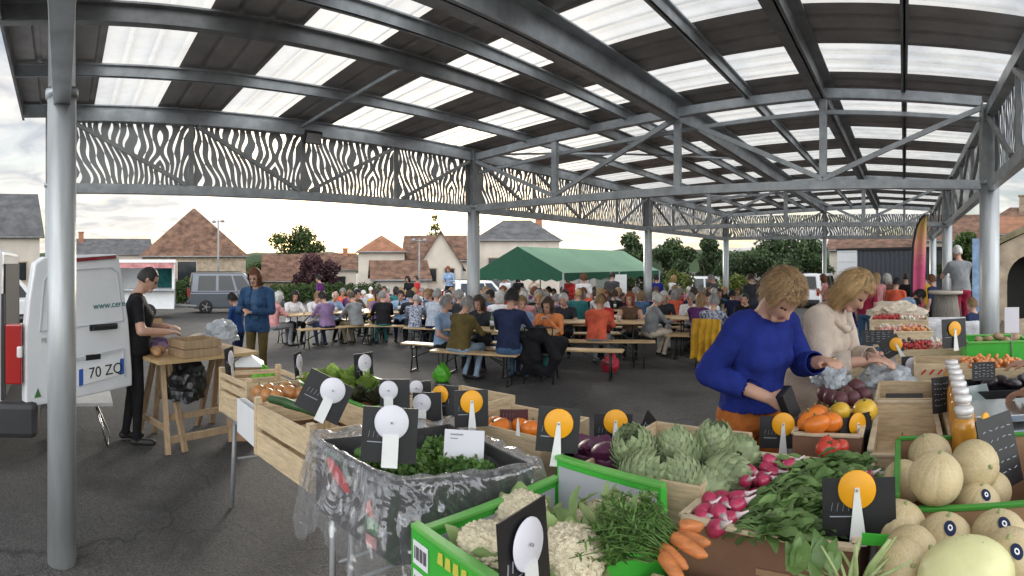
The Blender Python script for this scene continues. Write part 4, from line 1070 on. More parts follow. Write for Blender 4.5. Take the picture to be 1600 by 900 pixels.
# bags under the front benches
bagg = M('bag_green', (.1, .42, .03), .35, var=.2, trans=.2); bagr = M('bag_red', (.5, .03, .06), .4, var=.2, trans=.2)
def bag(label, p, mt, sc=1.0, nm='shopping_bag', cat='bag'):
    bm = bmesh.new(); bmesh.ops.create_icosphere(bm, subdivisions=4, radius=1); sd = p[0]
    for v in bm.verts:
        d = v.co.copy(); k = 1 + .3 * NZ.noise(d * 1.6 + V((sd, 0, 0))) + .2 * abs(NZ.noise(d * 4.5 + V((0, sd, 0))))
        v.co = V((d.x * .17 * (1 - .45 * max(0, d.z)), d.y * .13, (max(-.75, d.z) + .75) * .17)) * (k * sc)
    me = bpy.data.meshes.new(nm); bm.to_mesh(me); bm.free(); me.materials.append(mt); me.polygons.foreach_set('use_smooth', [True] * len(me.polygons)); o = link(nm, me); o.location = p; tag(o, label, cat)
    for q in (-1, 1): m = MB(); m.tube([(q * .07 * sc, .02, .24 * sc), (q * .05 * sc, .03, .33 * sc), (q * .01 * sc, .0, .35 * sc), (-q * .03 * sc, -.02, .27 * sc)], .007, n=6); m.build('handle', mt, o)
    return o
bag('bright green bag under the bench by the waistcoat man', pp(690, 8.1), bagg, .85); bag('red shopping bag under the bench of the woman in red', pp(953, 9.0), bagr, .95)
# standing people in and beyond the crowd
GZ = 'people standing among the tables'
def stand(x, r, pose, ang, label, top, bot, hc_, st_='short', sc=1.0, dz=0, skin=None):
    p = GP(x, r); p.z += dz; person(pose, p, az(x) + ang, label, top, bot, hc_, st_, scale=sc, group=GZ, skin=skin)
stand(912, 15.6, 'stand_down', 0, 'person in a white shirt with brown hair standing among the tables', 'white', 'navy', 'auburn', 'curly')
stand(956, 16.4, 'stand_down', -.4, 'tall man in a dark grey shirt standing before the white sheet', 'darkgrey', 'black', 'dark', 'crop', 1.05)
stand(890, 17.0, 'stand_fore', 2.6, 'person in a red top standing under the tent edge', 'red', 'black', 'dark')
stand(1026, 19, 'stand_down', .3, 'person in a royal blue top standing behind the third column', 'royal', 'black', 'dark')
stand(1050, 20, 'stand_phone', -1, 'blond person in white standing beyond the third column', 'white', 'denim', 'blond', 'bob')
stand(1118, 16, 'stand_fore', 1.2, 'person in a grey jacket walking beside the fourth column', 'darkgrey', 'black', 'grey')
stand(1098, 18, 'stand_down', 2, 'child in a bright orange top among the tables', 'orange', 'denim', 'dark', 'short', .72)
stand(1176, 14, 'stand_fore', .4, 'person in a dark jacket standing behind the blue-clad woman', 'charcoal', 'navy', 'brown')
stand(1290, 17, 'stand_phone', 1.5, 'woman in a pink top standing near the white shed door', 'pink', 'navy', 'auburn', 'bob')
stand(500, 19, 'stand_down', 1, 'person in a dark purple top standing before the hedge', 'purple', 'black', 'dark')
stand(640, 22, 'stand_fore', 2.5, 'person in black standing at the foot of the pale house', 'black', 'black', 'dark', 'bob')
stand(652, 23, 'stand_down', 2, 'person in a bright red shirt beside the pale house', 'red', 'denim', 'brown')
stand(702, 22, 'stand_fore', 2.8, 'musician in a lilac shirt standing by the speakers', 'lightblue', 'black', 'red', sc=1.0, dz=.4)
stand(790, 20, 'stand_phone', 2.6, 'person in white under the tent gable', 'white', 'navy', 'brown')
stand(810, 21, 'stand_down', .5, 'person in black under the tent gable', 'black', 'black', 'dark', 'bob')
stand(835, 22, 'stand_fore', 2.9, 'person in beige standing deep under the tent', 'beige', 'khaki', 'grey')
GQ = 'people queueing at the far end'
def queue(x, r, pose, ang, label, top, bot, hc_, st_='short', sc=1.0, dz=0): 
    p = GP(x, r); p.z += dz; person(pose, p, az(x) + ang, label, top, bot, hc_, st_, scale=sc, group=GQ)
queue(1331, 10.6, 'stand_shorts', .5, 'dark-haired man in a navy top and bright blue shorts', 'blue', 'royal', 'dark', 'crop', 1.02)
queue(1353, 10.2, 'stand_down', -.5, 'long dark-haired girl in a red top and jeans', 'crimson', 'denim', 'dark', 'long', .98)
queue(1371, 13.5, 'stand_phone', .4, 'fair woman in a pale pink blouse by the dark container', 'pink', 'crimson', 'blond', 'long')
queue(1392, 14.0, 'stand_fore', .8, 'white-haired person in a brown cardigan by the dark container', 'brown', 'black', 'white', 'bob')
queue(1399, 11.2, 'stand_fore', -.2, 'dark-haired child in a bright orange red shirt', 'coral', 'navy', 'dark', 'short', .93)
queue(1416, 13.8, 'stand_down', .1, 'dark-haired man in a black tee shirt behind the flag', 'black', 'white', 'dark', 'crop')
queue(1388, 9.3, 'bend_over', -1.2, 'person in a striped pale top and jeans bending over the stall', 'lightblue', 'denim', 'dark', 'short')
queue(1447, 13.5, 'stand_phone', .6, 'person in a yellow green top behind the pink flag', 'yellow', 'khaki', 'dark', 'short')
queue(1437, 9.5, 'stand_work', 2.6, 'dark-haired child in a pale blue top behind the far stall', 'lightblue', 'white', 'dark', 'short', .72)
queue(1459, 12.5, 'stand_down', 1.0, 'person in a navy top beside the far hall column', 'navy', 'black', 'auburn', 'short', .97)
queue(1502, 9.4, 'lean_rest', .5, 'white-haired man in a grey shirt and crimson trousers leaning on a barrel', 'grey', 'crimson', 'white', 'crop', 1.02, .42)
queue(1523, 7.6, 'stand_down', .9, 'fair-haired woman in a dark top sitting low by the column', 'navy', 'black', 'sandy', 'short', .75)
# the ledge and barrel by the red-trousered man
p = GP(1502, 9.4)
m = MB(); m.box((0, .1, .2), (1.2, .9, .44)); o = m.build('stone_step', stone, None, .02); o.location = p; o.rotation_euler = (0, 0, az(1502)); tag(o, 'low stone step under the man in crimson trousers', 'step')
p = GP(1478, 9.3)
t = thing('barrel', 'weathered grey barrel table beside the red-trousered man', 'barrel', p)
m = MB(); m.lathe([(.2, 0), (.24, .3), (.25, .65), (.24, 1.0), (.2, 1.3)], n=20); m.build('body', M('weathered_wood', (.22, .2, .17), .8, var=.3, stretch=(8, 8, 1)), t)
m = MB(); m.lathe([(.3, 1.3), (.3, 1.35)], n=20); m.build('top', plaster, t)
# three-post easel screen beside him
p = GP(1527, 8.6)
m = MB(); m.box((0, 0, 1.45), (.16, .04, 1.5)); m.box((.09, .1, 1.45), (.03, .2, 1.5)); t = thing('roller_banner', 'narrow pale blue panel standing beside the hall column', 'panel', p, az(1527)); m.build('panel', CL['lightblue'], t)
m = MB(); m.box((0, 0, .35), (.05, .05, .7)); m.build('foot', galvd, t)

# feather flag
fp = GP(1424, 9.6); fz = fp.z
t = thing('feather_flag', 'tall pink and yellow feather flag on a black pole', 'flag', fp, az(1424))
def fpx(x, y): return ((x - 1424) * 9.6 / F, 0, HC + (YH - y) / F * 9.6 - fz)
m = MB(); m.tube([(0, 0, 0)] + [fpx(*q) for q in ((1424, 480), (1425, 420), (1427, 380), (1432, 355), (1439, 341), (1446, 336))], .022, n=8); m.build('pole', black, t)
fm = bpy.data.materials.new('flag_cloth'); fm.use_nodes = True; n_, l_ = fm.node_tree.nodes, fm.node_tree.links
tcx = n_.new('ShaderNodeTexCoord'); sp_ = n_.new('ShaderNodeSeparateXYZ'); l_.new(tcx.outputs['Object'], sp_.inputs[0])
mr_ = n_.new('ShaderNodeMapRange'); mr_.inputs[1].default_value = .6; mr_.inputs[2].default_value = 2.7; l_.new(sp_.outputs[2], mr_.inputs[0])
cr = n_.new('ShaderNodeValToRGB'); e = cr.color_ramp.elements; e[0].color = (.75, .12, .26, 1); e[0].position = .55; e[1].color = (.72, .5, .12, 1); e[1].position = .97; x_ = e.new(.78); x_.color = (.75, .35, .22, 1)
l_.new(mr_.outputs[0], cr.inputs[0]); l_.new(cr.outputs[0], n_['Principled BSDF'].inputs['Base Color']); n_['Principled BSDF'].inputs['Roughness'].default_value = .7
rows = [[fpx(a + (b - a) * k / 6, y) for k in range(7)] for y, a, b in ((338, 1445, 1448), (350, 1436, 1448), (365, 1431, 1448), (390, 1428, 1447), (430, 1427, 1446), (465, 1426, 1444), (488, 1426, 1443))]
rows = [[(x, .02 + .03 * sin(k * 1.1), z) for k, (x, y, z) in enumerate(r_)] for r_ in rows]
fo = sheet('cloth', rows, fm, t)
for ch_, y in (('U', 437), ('O', 418), ('M', 402)):
    x, _, z = fpx(1437, y); text(ch_, 'lettering', CL['rose'], .13, fo, (x, -.035, z), (pi / 2, pi / 2, 0))

# ------------------------------------------------------------------ vehicles
tyre = M('tyre', (.015, .015, .016), .8); rimm = M('rim', (.45, .45, .46), .3, .8); redl = M('tail_lamp', (.35, .015, .012), .15, coat=1.0, var=.05); plastic = M('bumper_plastic', (.03, .031, .033), .6)
def wheel(par, x, y, r, w=.2):
    rot = Matrix.Rotation(pi / 2, 3, 'X')
    m = MB(); m.lathe([(r * .62, -w / 2), (r * .95, -w / 2), (r, -w * .3), (r, w * .3), (r * .95, w / 2), (r * .62, w / 2)], (x, y, r), 24, 0, rot); o = m.build('wheel', tyre, par)
    m = MB(); m.lathe([(.02, -w * .38), (r * .62, -w * .4), (r * .64, -w * .52), (r * .64, w * .52), (r * .62, w * .4), (.02, w * .38)], (x, y, r), 20, 0, rot)
    for k in range(5):
        a = 2 * pi * k / 5
        for s in (-1, 1): m.bar((x, y + s * w * .45, r), (x + cos(a) * r * .6, y + s * w * .45, r + sin(a) * r * .6), .05, .03)
    m.build('rim', rimm, o)
def car(label, name, cat, p, yaw, body, L=4.4, H=1.8, Wd=1.8, paint=None, hood=.32):
    t = thing(name, label, cat, p, yaw); h = L / 2; bz = .95 * H / 1.8
    m = MB(); m.prism([(-h, -Wd / 2, .3), (h - .1, -Wd / 2, .25), (h, -Wd / 2, .5), (h - .05, -Wd / 2, bz * .82), (h - hood * L * .75, -Wd / 2, bz), (-h + .02, -Wd / 2, bz), (-h - .02, -Wd / 2, .6)], (0, Wd, 0)); m.build('body', paint, t, .06)
    m = MB(); wt = Wd / 2 * .82; wb = Wd / 2 * .97; x0, x1, x2, x3 = -h + .04, -h + .16, h - hood * L - .45, h - hood * L * .8
    m.add([(x0, -wb, bz - .02), (x3, -wb, bz - .02), (x3, wb, bz - .02), (x0, wb, bz - .02), (x1, -wt, H), (x2, -wt, H), (x2, wt, H), (x1, wt, H)], [(0, 1, 5, 4), (1, 2, 6, 5), (2, 3, 7, 6), (3, 0, 4, 7), (4, 5, 6, 7), (3, 2, 1, 0)])
    m.build('cabin', paint, t, .05)
    def sidewin(a, b):
        for s in (-1, 1):
            q = lambda f, z: (x0 + (x3 - x0) * f + ((x1 - x0) if f < .5 else (x2 - x3)) * ((z - bz) / (H - bz)) * abs(f - .5) * 2, s * (wb + (wt - wb) * (z - bz) / (H - bz) + .006), z)
            m = MB(); m.prism([q(a, bz + .08), q(b, bz + .08), q(b, H - .13), q(a, H - .13)], (0, s * .006, 0)); m.build('window', glassd, t)
    sidewin(.1, .36); sidewin(.4, .64); sidewin(.68, .9)
    m = MB(); m.prism([(x3 + .01, -wb * .88, bz + .05), (x3 + .01, wb * .88, bz + .05), (x2 + .03, wt * .88, H - .08), (x2 + .03, -wt * .88, H - .08)], (.008, 0, .004)); m.build('windscreen', glassd, t)
    m = MB(); m.prism([(x0 - .012, -wb * .8, bz + .1), (x0 - .012, wb * .8, bz + .1), (x1 - .02, wt * .8, H - .12), (x1 - .02, -wt * .8, H - .12)], (-.008, 0, 0)); m.build('rear_window', glassd, t)
    for s in (-1, 1):
        wheel(t, h - .85, s * (Wd / 2 - .09), .33); wheel(t, -h + .75, s * (Wd / 2 - .09), .33)
        m = MB(); m.box((-h - .01, s * (Wd / 2 - .12), bz - .05), (.06, .16, .4)); m.build('tail_lamp', redl, t, .02)
        m = MB(); m.box((h - .06, s * (Wd / 2 - .22), bz * .72), (.12, .3, .16)); m.build('headlight', white, t, .03)
    m = MB(); m.box((-h, 0, .42), (.14, Wd * .96, .22)); m.box((h - .03, 0, .38), (.14, Wd * .96, .22)); m.box((0, 0, .3), (L * .9, Wd * 1.005, .1)); m.build('bumper_trim', plastic, t, .03)
    m = MB()
    for s in (-1, 1): m.bar((x1 + .15, s * wt * .9, H + .04), (x2 - .1, s * wt * .9, H + .04), .04, .03)
    m.build('roof_rail', plastic, t); return t
pgrey = M('car_grey', (.12, .135, .16), .3, .5, .05, coat=.6); pdark = M('car_dark', (.03, .04, .045), .25, .4, .05, coat=.6)
a_ = GP(367, 25.5); car('grey family car parked in front of the barn hedge', 'parked_car', 'car', a_, az(360) + .12, None, 4.4, 1.88, 1.8, pgrey)
car('white car parked behind the green tent poles', 'parked_car', 'car', GP(752, 31), az(752) + .5, None, 4.2, 1.5, 1.75, white)
car('dark car parked beyond the green tent', 'parked_car', 'car', GP(792, 33), az(792) - .4, None, 4.2, 1.55, 1.75, pdark)
car('small white van parked below the dark trees', 'parked_van', 'van', GP(1085, 33), az(1085) + pi, None, 3.6, 1.75, 1.7, white, .2)
car('white van showing beside the shed door', 'parked_van', 'van', GP(1276, 31), az(1276) + 1.25, None, 4.2, 1.9, 1.8, white, .2)
car('white car half hidden at the left edge behind the big van', 'parked_car', 'car', GP(8, 20), az(8) + .3, None, 4.2, 1.6, 1.8, white)
# food trailer
tp_ = GP(212, 21); t = thing('food_trailer', 'white market trailer with open serving hatch and striped trim', 'trailer', tp_, az(212) - .1)
Lt, Ht = 3.0, 2.3
m = MB(); m.box((0, 1, .75), (Lt, 1.9, .7)); m.box((0, 1.9, 1.6), (Lt, .06, 1.2)); m.box((-Lt / 2 + .04, 1, 1.6), (.08, 1.9, 1.2)); m.box((Lt / 2 - .04, 1, 1.6), (.08, 1.9, 1.2)); m.build('body', white, t)
m = MB(); m.box((0, .8, 2.27), (Lt + .1, 2.4, .12)); m.build('roof', white, t)
m = MB(); m.box((0, -.36, 2.1), (Lt, .03, .2)); m.build('fascia', CL['pink'], t)
m = MB(); m.box((0, -.05, 1.16), (Lt, .5, .06)); m.build('counter', galv, t)
m = MB(); m.box((.9, 1.84, 1.6), (.9, .04, .9)); m.build('back_panel', CL['teal'], t)
for s in (-1, 1): wheel(t, s * .5, .12, .3)
m = MB(); m.bar((Lt / 2, 1, .5), (Lt / 2 + .9, 1, .45), .06, .06); m.build('tow_bar', galvd, t)

# the big white van and its opened rear door
vw = M('van_white', (.72, .74, .77), .28, 0, .03, coat=.5)
v = thing('delivery_van', 'white delivery van with dark bumper and red tail lamp, cut by the frame', 'van', (-4.42, -.5, 0), 0)
def vsec(y, sx, top): return [(-.03 * 0 - sx, y, .45), (-1.9 + sx, y, .45), (-1.9 + sx, y, top - .5), (-1.75, y, top), (-.18, y, top), (-sx, y, top - .5)]
m = MB(); secs = [vsec(0, .03, 1.86), vsec(-.12, 0, 1.9), vsec(-3.2, 0, 1.92), vsec(-3.9, .05, 1.3), vsec(-4.6, .12, 1.0)]
n = 6; vs_ = [q for s_ in secs for q in s_]
m.add(vs_, [(i * n + k, i * n + (k + 1) % n, (i + 1) * n + (k + 1) % n, (i + 1) * n + k) for i in range(4) for k in range(n)] + [tuple(range(n))[::-1], tuple(range(4 * n, 5 * n))]); m.build('body', vw, v, .03)
m = MB(); m.box((-.93, .012, 1.15), (1.5, .01, 1.2)); m.build('load_bay', M('load_bay', (.03, .03, .032), .8), v)
m = MB(); m.bar((.0, .012, .62), (-.02, .012, 1.5), .03, .03); m.build('door_seal', black, v)
m = MB(); m.box((.006, -.6, 1.45), (.012, .9, .46)); m.build('side_window', glassd, v, .004)
m = MB(); m.box((-.045, .1, 1.0), (.11, .14, .5)); tl = m.build('tail_lamp', redl, v, .014)
m = MB(); m.box((-.035, .15, 1.02), (.104, .05, .1)); m.build('white_segment', M('lamp_clear', (.7, .66, .64), .15), tl, .015)
m = MB(); m.box((-.93, .12, .45), (1.9, .36, .3)); m.box((-.02, -.5, .42), (.1, .9, .2)); m.build('bumper', plastic, v, .09)
for yy in (-.95, -3.75): wheel(v, -.14, yy, .32); wheel(v, -1.76, yy, .32)
# door: local x along the door from hinge to free end, local -y is the outer face
hd, fd = V((-4.44, -.30, 0)), V((-4.98, .66, 0)); DL = (fd - hd).length
dm = thing('van_door', 'open white rear van door with number plate, lettering and black handle', 'van door', (hd.x, hd.y, 0), atan2((fd - hd).y, (fd - hd).x))
zb0, zt0, zb1, zt1 = .55, 1.80, .605, 1.85
S_ = -1   # outer face looks towards the camera: local +y or -y
out = dm.matrix_basis
def dpt(f, g, o=0.0): # f along, g up, o outwards
    zb = zb0 + (zb1 - zb0) * f; zt = zt0 + (zt1 - zt0) * f
    return (f * DL, S_ * o, zb + (zt - zb) * g)
prof = [(.0, .0), (1, 0), (1.0, .1), (.96, .5), (.86, .98), (.84, 1.0), (.16, 1.0), (.08, .96), (.03, .72), (0, .5)]
m = MB(); m.prism([dpt(f, g) for f, g in prof], (0, -S_ * .09, 0)); m.build('panel', vw, dm, .025)
m = MB()
rec = [(.12, .50), (.9, .50), (.84, .86), (.78, .9), (.22, .9), (.16, .84)]
for i in range(len(rec)): m.bar(dpt(*rec[i], .002), dpt(*rec[(i + 1) % len(rec)], .002), .012, .012)
m.build('pressed_frame', M('van_seam', (.5, .52, .55), .4), dm)
m = MB(); m.prism([dpt(.42, .955, .004), dpt(.82, .965, .004), dpt(.82, .99, .004), dpt(.42, .98, .004)], (0, S_ * .012, 0)); m.build('brake_light', M('brake_red', (.2, .01, .02), .2, coat=.8), dm)
m = MB(); m.box(dpt(.70, .475, .03), (.26, .035, .035)); m.box(dpt(.70, .475, .008), (.3, .012, .055)); m.build('handle', black, dm, .01)
m = MB(); m.box(dpt(.60, .27, .004), (.16, .012, .05)); m.build('latch', black, dm, .012)
m = MB(); m.bar(dpt(.2, .26, .002), dpt(.9, .29, .002), .012, .03); m.bar(dpt(.2, .26, .002), dpt(.22, .06, .002), .012, .02); m.bar(dpt(.9, .29, .002), dpt(.92, .08, .002), .012, .02); m.build('plate_recess', M('van_seam', (.5, .52, .55)), dm)
m = MB(); m.prism([dpt(.46, .085, .006), dpt(.9, .11, .006), dpt(.9, .225, .006), dpt(.46, .2, .006)], (0, S_ * .006, 0)); pl = m.build('number_plate', white, dm)
eu = M('plate_blue', (.03, .1, .4), .4)
m = MB(); m.prism([dpt(.86, .108, .0125), dpt(.9, .11, .0125), dpt(.9, .225, .0125), dpt(.86, .223, .0125)], (0, S_ * .002, 0)); m.build('blue_band', eu, pl)
m = MB(); m.prism([dpt(.46, .085, .0125), dpt(.5, .087, .0125), dpt(.5, .202, .0125), dpt(.46, .2, .0125)], (0, S_ * .002, 0)); m.build('blue_band', eu, pl)
FR = (pi / 2, 0, 0)   # lettering on the outer face, reading from the hinge side to the free end
text('70 ZQ', 'plate_lettering', black, .135, pl, V(dpt(.72, .157, .014)), (pi / 2, -.045, 0))
lt = M('van_lettering', (.02, .16, .16), .5)
text('www.cere', 'lettering', lt, .085, dm, V(dpt(.76, .63, .004)), (pi / 2, -.045, 0))
text('PEUGEOT', 'maker_lettering', galvd, .055, dm, V(dpt(.24, .435, .004)), (pi / 2, -.045, 0))
m = MB(); m.prism([dpt(.07, .06, .004), dpt(.13, .06, .004), dpt(.10, .12, .004)], (0, S_ * .003, 0)); m.build('recycling_mark', CL['green'], dm)
# the door is a part of the van: its sheet carries the handle, plate and lettering
bpy.context.view_layer.update()
pn_ = [o for o in dm.children if o.name.startswith('panel')][0]
for o in [c for o in dm.children for c in (o, *o.children)]:
    if o is not pn_: o.parent = pn_
pn_.parent = v; pn_.matrix_local = Matrix.Translation(dm.location - v.location) @ dm.rotation_euler.to_matrix().to_4x4()
pn_.name = 'rear_door'; pn_['label'] = dm['label']; bpy.data.objects.remove(dm)
# folding table behind the door, chrome legs
t = thing('folding_table', 'small grey folding table with chrome legs behind the van door', 'table', P(125, YH, 5.3) * 1, az(125)); t.location.z = 0
m = MB(); m.box((0, 0, .42), (.62, .5, .03)); m.build('tabletop', M('laminate', (.5, .5, .5), .4), t)
chrome = M('chrome', (.6, .6, .6), .15, 1.0)
for s in (-1, 1):
    m = MB(); m.tube([(s * .2 - .05, -.2, .41), (s * .26, -.24, .03), (s * .3, .1, .03), (s * .12, .2, .41)], .012, n=8); m.build('leg_frame', chrome, t)
# ------------------------------------------------------------------ people close by
random.seed(5)
BODIES['wallet'] = PB('body', False, .24, .72, -.12, voxel=.0085, sleeve='three', female=True, heavy=1.12, slim=.84, hands={1: ((.235, -.04, 1.13), (.1, .24, 1.04)), -1: ((-.22, .16, 1.14), (-.12, .4, 1.2))}, grip=(1,))
BODIES['picker'] = PB('body', False, .34, .52, -.1, voxel=.0095, sleeve='three', female=True, heavy=1.05, slim=.9, hands={1: ((.27, .2, 1.1), (.2, .42, 1.12)), -1: ((-.22, .22, 1.08), (-.1, .42, 1.08))})
BODIES['vendor'] = PB('body', False, .1, .2, 0, voxel=.0095, sleeve='three', hands={1: ((.28, .16, 1.16), (.05, .42, 1.16)), -1: ((-.27, .05, 1.12), (-.2, .3, 1.05))})
BODIES['stall_man'] = PB('body', False, .1, .42, -.1, voxel=.013, sleeve='short', heavy=1.4, hands={1: ((.29, .06, 1.1), (.17, .32, 1.08)), -1: ((-.24, .1, 1.1), (-.1, .34, 1.1))}, step=.05)
BODIES['stall_woman'] = PB('body', False, .06, .3, 0, voxel=.013, sleeve='long', female=True, hands={1: ((.25, .06, 1.1), (.08, .3, 1.13)), -1: ((-.25, .06, 1.1), (-.06, .32, 1.1))})
wl_ = P(1172, YH, 2.9); wl_.z = 0
BW = person('wallet', wl_, -2.15, 'woman in a royal blue sweater and orange trousers counting coins from a black wallet', 'royal', 'orange', 'sandy', 'curly', scale=1.05, strands=900)
garment(BW, 'wallet', 'sweater', CL['royal'], lambda p: p.material_index in (TOP, BOT) and p.center.z > .935, .022, .014, 9, 1, 5)
garment(BW, 'wallet', 'trousers', CL['orange'], lambda p: p.material_index in (TOP, BOT) and p.center.z < .95 and p.center.z > .13, .01, .012, 8, 4)
pk_ = P(1262, YH, 3.5); pk_.z = 0
PK = person('picker', pk_, -1.78, 'blonde woman in a beige cardigan bending over the vegetables', 'beige', 'cream', 'blond', 'bob', scale=1.05, strands=900)
garment(PK, 'picker', 'cardigan', CL['knit'], lambda p: p.material_index == TOP or (p.material_index == BOT and p.center.z > .7), .03, .024, 7, 2, 14)
m = MB(); rt_ = Matrix.Rotation(-.34, 3, 'X'); m.tube([V((0, 0, .92)) + rt_ @ V((.11 * sin(a), .03 + .1 * cos(a) , .49 - .07 * max(0, cos(a)))) for a in [2 * pi * k / 20 for k in range(20)]], [.024 + .006 * sin(k * 2.1) for k in range(20)], n=10); m.build('collar', CL['knit'], PK)
vd_ = V((1.0, 2.78, 0))
person('vendor', vd_, face_to((1.0, 2.78, 0), (.62, 3.14, 0)), 'stall keeper beyond the frame whose hand reaches over the potatoes', 'navy', 'denim', 'dark', 'short', skin=skin2)
sm_ = GP(208, 5.25)
person('stall_man', sm_, -.1, 'man in black tee shirt and trousers working at the trestle table', 'black', 'black', 'dark', 'crop', scale=1.02)
sw_ = GP(402, 7.7)
SW = person('stall_woman', sw_, face_to(sw_, (-5.3, 1.0, 0)), 'auburn-haired woman in a blue denim jacket holding a purse', 'denim', 'olive', 'auburn', 'bob', scale=1.0)
garment(SW, 'stall_woman', 'denim_jacket', CL['jacket'], lambda p: (p.material_index == TOP and not (p.center.y > .05 and abs(p.center.x) < .05 and p.center.z > 1.0)) or (p.material_index == BOT and p.center.z > .8), .018, .014, 9, 6, 5)
sk_ = GP(372, 8.6); person('stand_fore', sk_, 2.2, 'child in a bright blue jacket behind the trestle table', 'blue', 'navy', 'dark', 'short', scale=.78)
# held things
def hand_pos(o, body, i):
    wr, pc = BODIES[body]['hands'][i]; return Matrix.Translation(o.location) @ Matrix.Rotation(o.rotation_euler.z, 4, 'Z') @ Matrix.Scale(o.scale[0], 4) @ pc, o.rotation_euler.z
hp, hz_ = hand_pos(BW, 'wallet', 1)
m = MB(); m.box((0, 0, 0), (.1, .035, .15)); m.box((0, .022, 0), (.096, .006, .146)); w_ = m.build('wallet', black, None, .01); w_.location = hp + V((.035, -.01, -.0)); w_.rotation_euler = (.2, .35, hz_ + .3); tag(w_, 'black wallet held by the woman in royal blue', 'wallet')
coin = M('coin', (.5, .4, .2), .3, .9); hp, hz_ = hand_pos(BW, 'wallet', 0)
m = MB(); m.lathe([(.011, 0), (.011, .002)], n=14); c_ = m.build('coin', coin); c_.location = hp + V((.02, -.03, .018)); c_.rotation_euler = (.3, .2, 0); tag(c_, 'small coin between the fingers of the woman in blue', 'coin')
hp, hz_ = hand_pos(PK, 'picker', 1)
m = MB(); rot = Matrix.Rotation(pi / 2, 3, 'X')
m.lathe([(.033, -.006), (.035, 0), (.033, .006)], n=18); br = m.build('bracelet', M('bead', (.12, .05, .03), .4)); br.location = hp + V((-.05, .0, .01)); br.rotation_euler = (0, 1.45, hz_ + 1.6); tag(br, 'dark bracelet on the wrist of the woman in beige', 'bracelet')

# ------------------------------------------------------------------ stall tables
alu = M('table_alu', (.5, .51, .53), .4, .5)
def stall_table(label, x0, x1, y0, y1, z, mt=alu):
    t = thing('stall_table', label, 'table', ((x0 + x1) / 2, (y0 + y1) / 2, 0), 0, 'tables of the vegetable stall')
    w, d = x1 - x0, y1 - y0
    m = MB(); m.box((0, 0, z - .02), (w, d, .04)); m.build('tabletop', mt, t, .006)
    for i in (-1, 1):
        for j in (-1, 1):
            m = MB(); m.tube([(i * (w / 2 - .08), j * (d / 2 - .08), z - .04), (i * (w / 2 - .06), j * (d / 2 - .06), 0)], .016, n=8); m.build('leg', galvd, t)
        m = MB(); m.tube([(i * (w / 2 - .07), -(d / 2 - .1), .35), (i * (w / 2 - .07), d / 2 - .1, .35)], .01, n=6); m.build('cross_bar', galvd, t)
stall_table('aluminium stall table under the wooden crates', -3.72, -2.12, 1.14, 2.0, .715)
stall_table('stall table under the black plastic-lined crate', -2.1, -1.28, 1.14, 2.2, .715)
stall_table('stall table under cauliflowers and radishes', -1.26, -.1, .86, 2.24, .715)
stall_table('stall table under the melon boxes', -.08, .75, .9, 2.16, .715)
stall_table('stall table under the tomato tray and jars', -.56, .85, 2.26, 3.5, .8)
stall_table('stall table under the far crates and packs', -.3, 1.1, 3.52, 5.6, .8)

# ------------------------------------------------------------------ crates
def inset(q, t):
    c = sum((V((p[0], p[1], 0)) for p in q), V((0, 0, 0))) / 4
    return [V((p[0], p[1], 0)) + (c - V((p[0], p[1], 0))).normalized() * t for p in q]
def crate(name, label, cat, q, z0, z1, mt, rim=None, slats=None, th=.012, tops=None, inner=None, floor=True, group=None, posts=False):
    """open box from four plan corners; tops: rim height of each side; slats: pieces of each wall by height fraction"""
    c = sum((V((p[0], p[1], 0)) for p in q), V((0, 0, 0))) / 4
    t = thing(name, label, cat, (c.x, c.y, z0), 0, group)
    Q = [V((p[0], p[1], 0)) - V((c.x, c.y, 0)) for p in q]; I = [p + (-p).normalized() * th * 1.5 for p in Q]
    for i in range(4):
        j = (i + 1) % 4; h = (tops[i] if tops else z1) - z0
        hz2 = h
        m = MB()
        for f0, f1 in (slats or ((0, 1),)):
            k = .0015 * (i % 2)
            vs_ = [Q[i], Q[j], I[j], I[i]]
            m.add([p + V((0, 0, h * f0 + k)) for p in vs_] + [p + V((0, 0, h * f1 - k)) for p in vs_], [(0, 1, 2, 3), (7, 6, 5, 4), (0, 4, 5, 1), (1, 5, 6, 2), (2, 6, 7, 3), (3, 7, 4, 0)])
        sp_ = m.build('side_panel', mt, t, .002)
        if inner:
            n_in = (I[j] - I[i]).cross(V((0, 0, 1))).normalized() * -1
            if n_in.dot(-I[i]) < 0: n_in = -n_in
            a, b = I[i] + n_in * .004, I[j] + n_in * .004
            m = MB(); m.prism([a.lerp(b, .03) + V((0, 0, .02)), a.lerp(b, .97) + V((0, 0, .02)), a.lerp(b, .97) + V((0, 0, h - .02)), a.lerp(b, .03) + V((0, 0, h - .02))], n_in * .002); m.build('lining', inner, sp_)
        if rim:
            m = MB(); a, b = Q[i].lerp(I[i], .5), Q[j].lerp(I[j], .5)
            m.bar(a + V((0, 0, h + .006)), b + V((0, 0, h + .006)), th * 2.2, .014); m.build('rim', rim, t, .003)
        if posts:
            m = MB(); pc_ = I[i] * .985; m.box((pc_.x, pc_.y, (h + .03) / 2), (.035, .035, h + .03)); m.build('corner_post', mt, t)
    if floor:
        m = MB(); m.prism([p * .985 + V((0, 0, .004)) for p in I], (0, 0, .01)); m.build('bottom', mt, t)
    return t
def rect(x0, x1, y0, y1): return [(x0, y0), (x1, y0), (x1, y1), (x0, y1)]
GC = 'crates of the vegetable stall'
greenc = M('green_print', (.05, .42, .04), .5, var=.12, vs=5); limec = M('lime_edge', (.13, .43, .08), .5, var=.1)
lining = M('grey_lining', (.42, .43, .46), .6, var=.06); ink = M('print_ink', (.12, .1, .12), .7)
brownbox = M('printed_brown_card', (.2, .1, .062), .7, var=.12, vs=6); rimc = M('crate_rim_wood', (.6, .48, .33), .7, var=.15, vs=12)
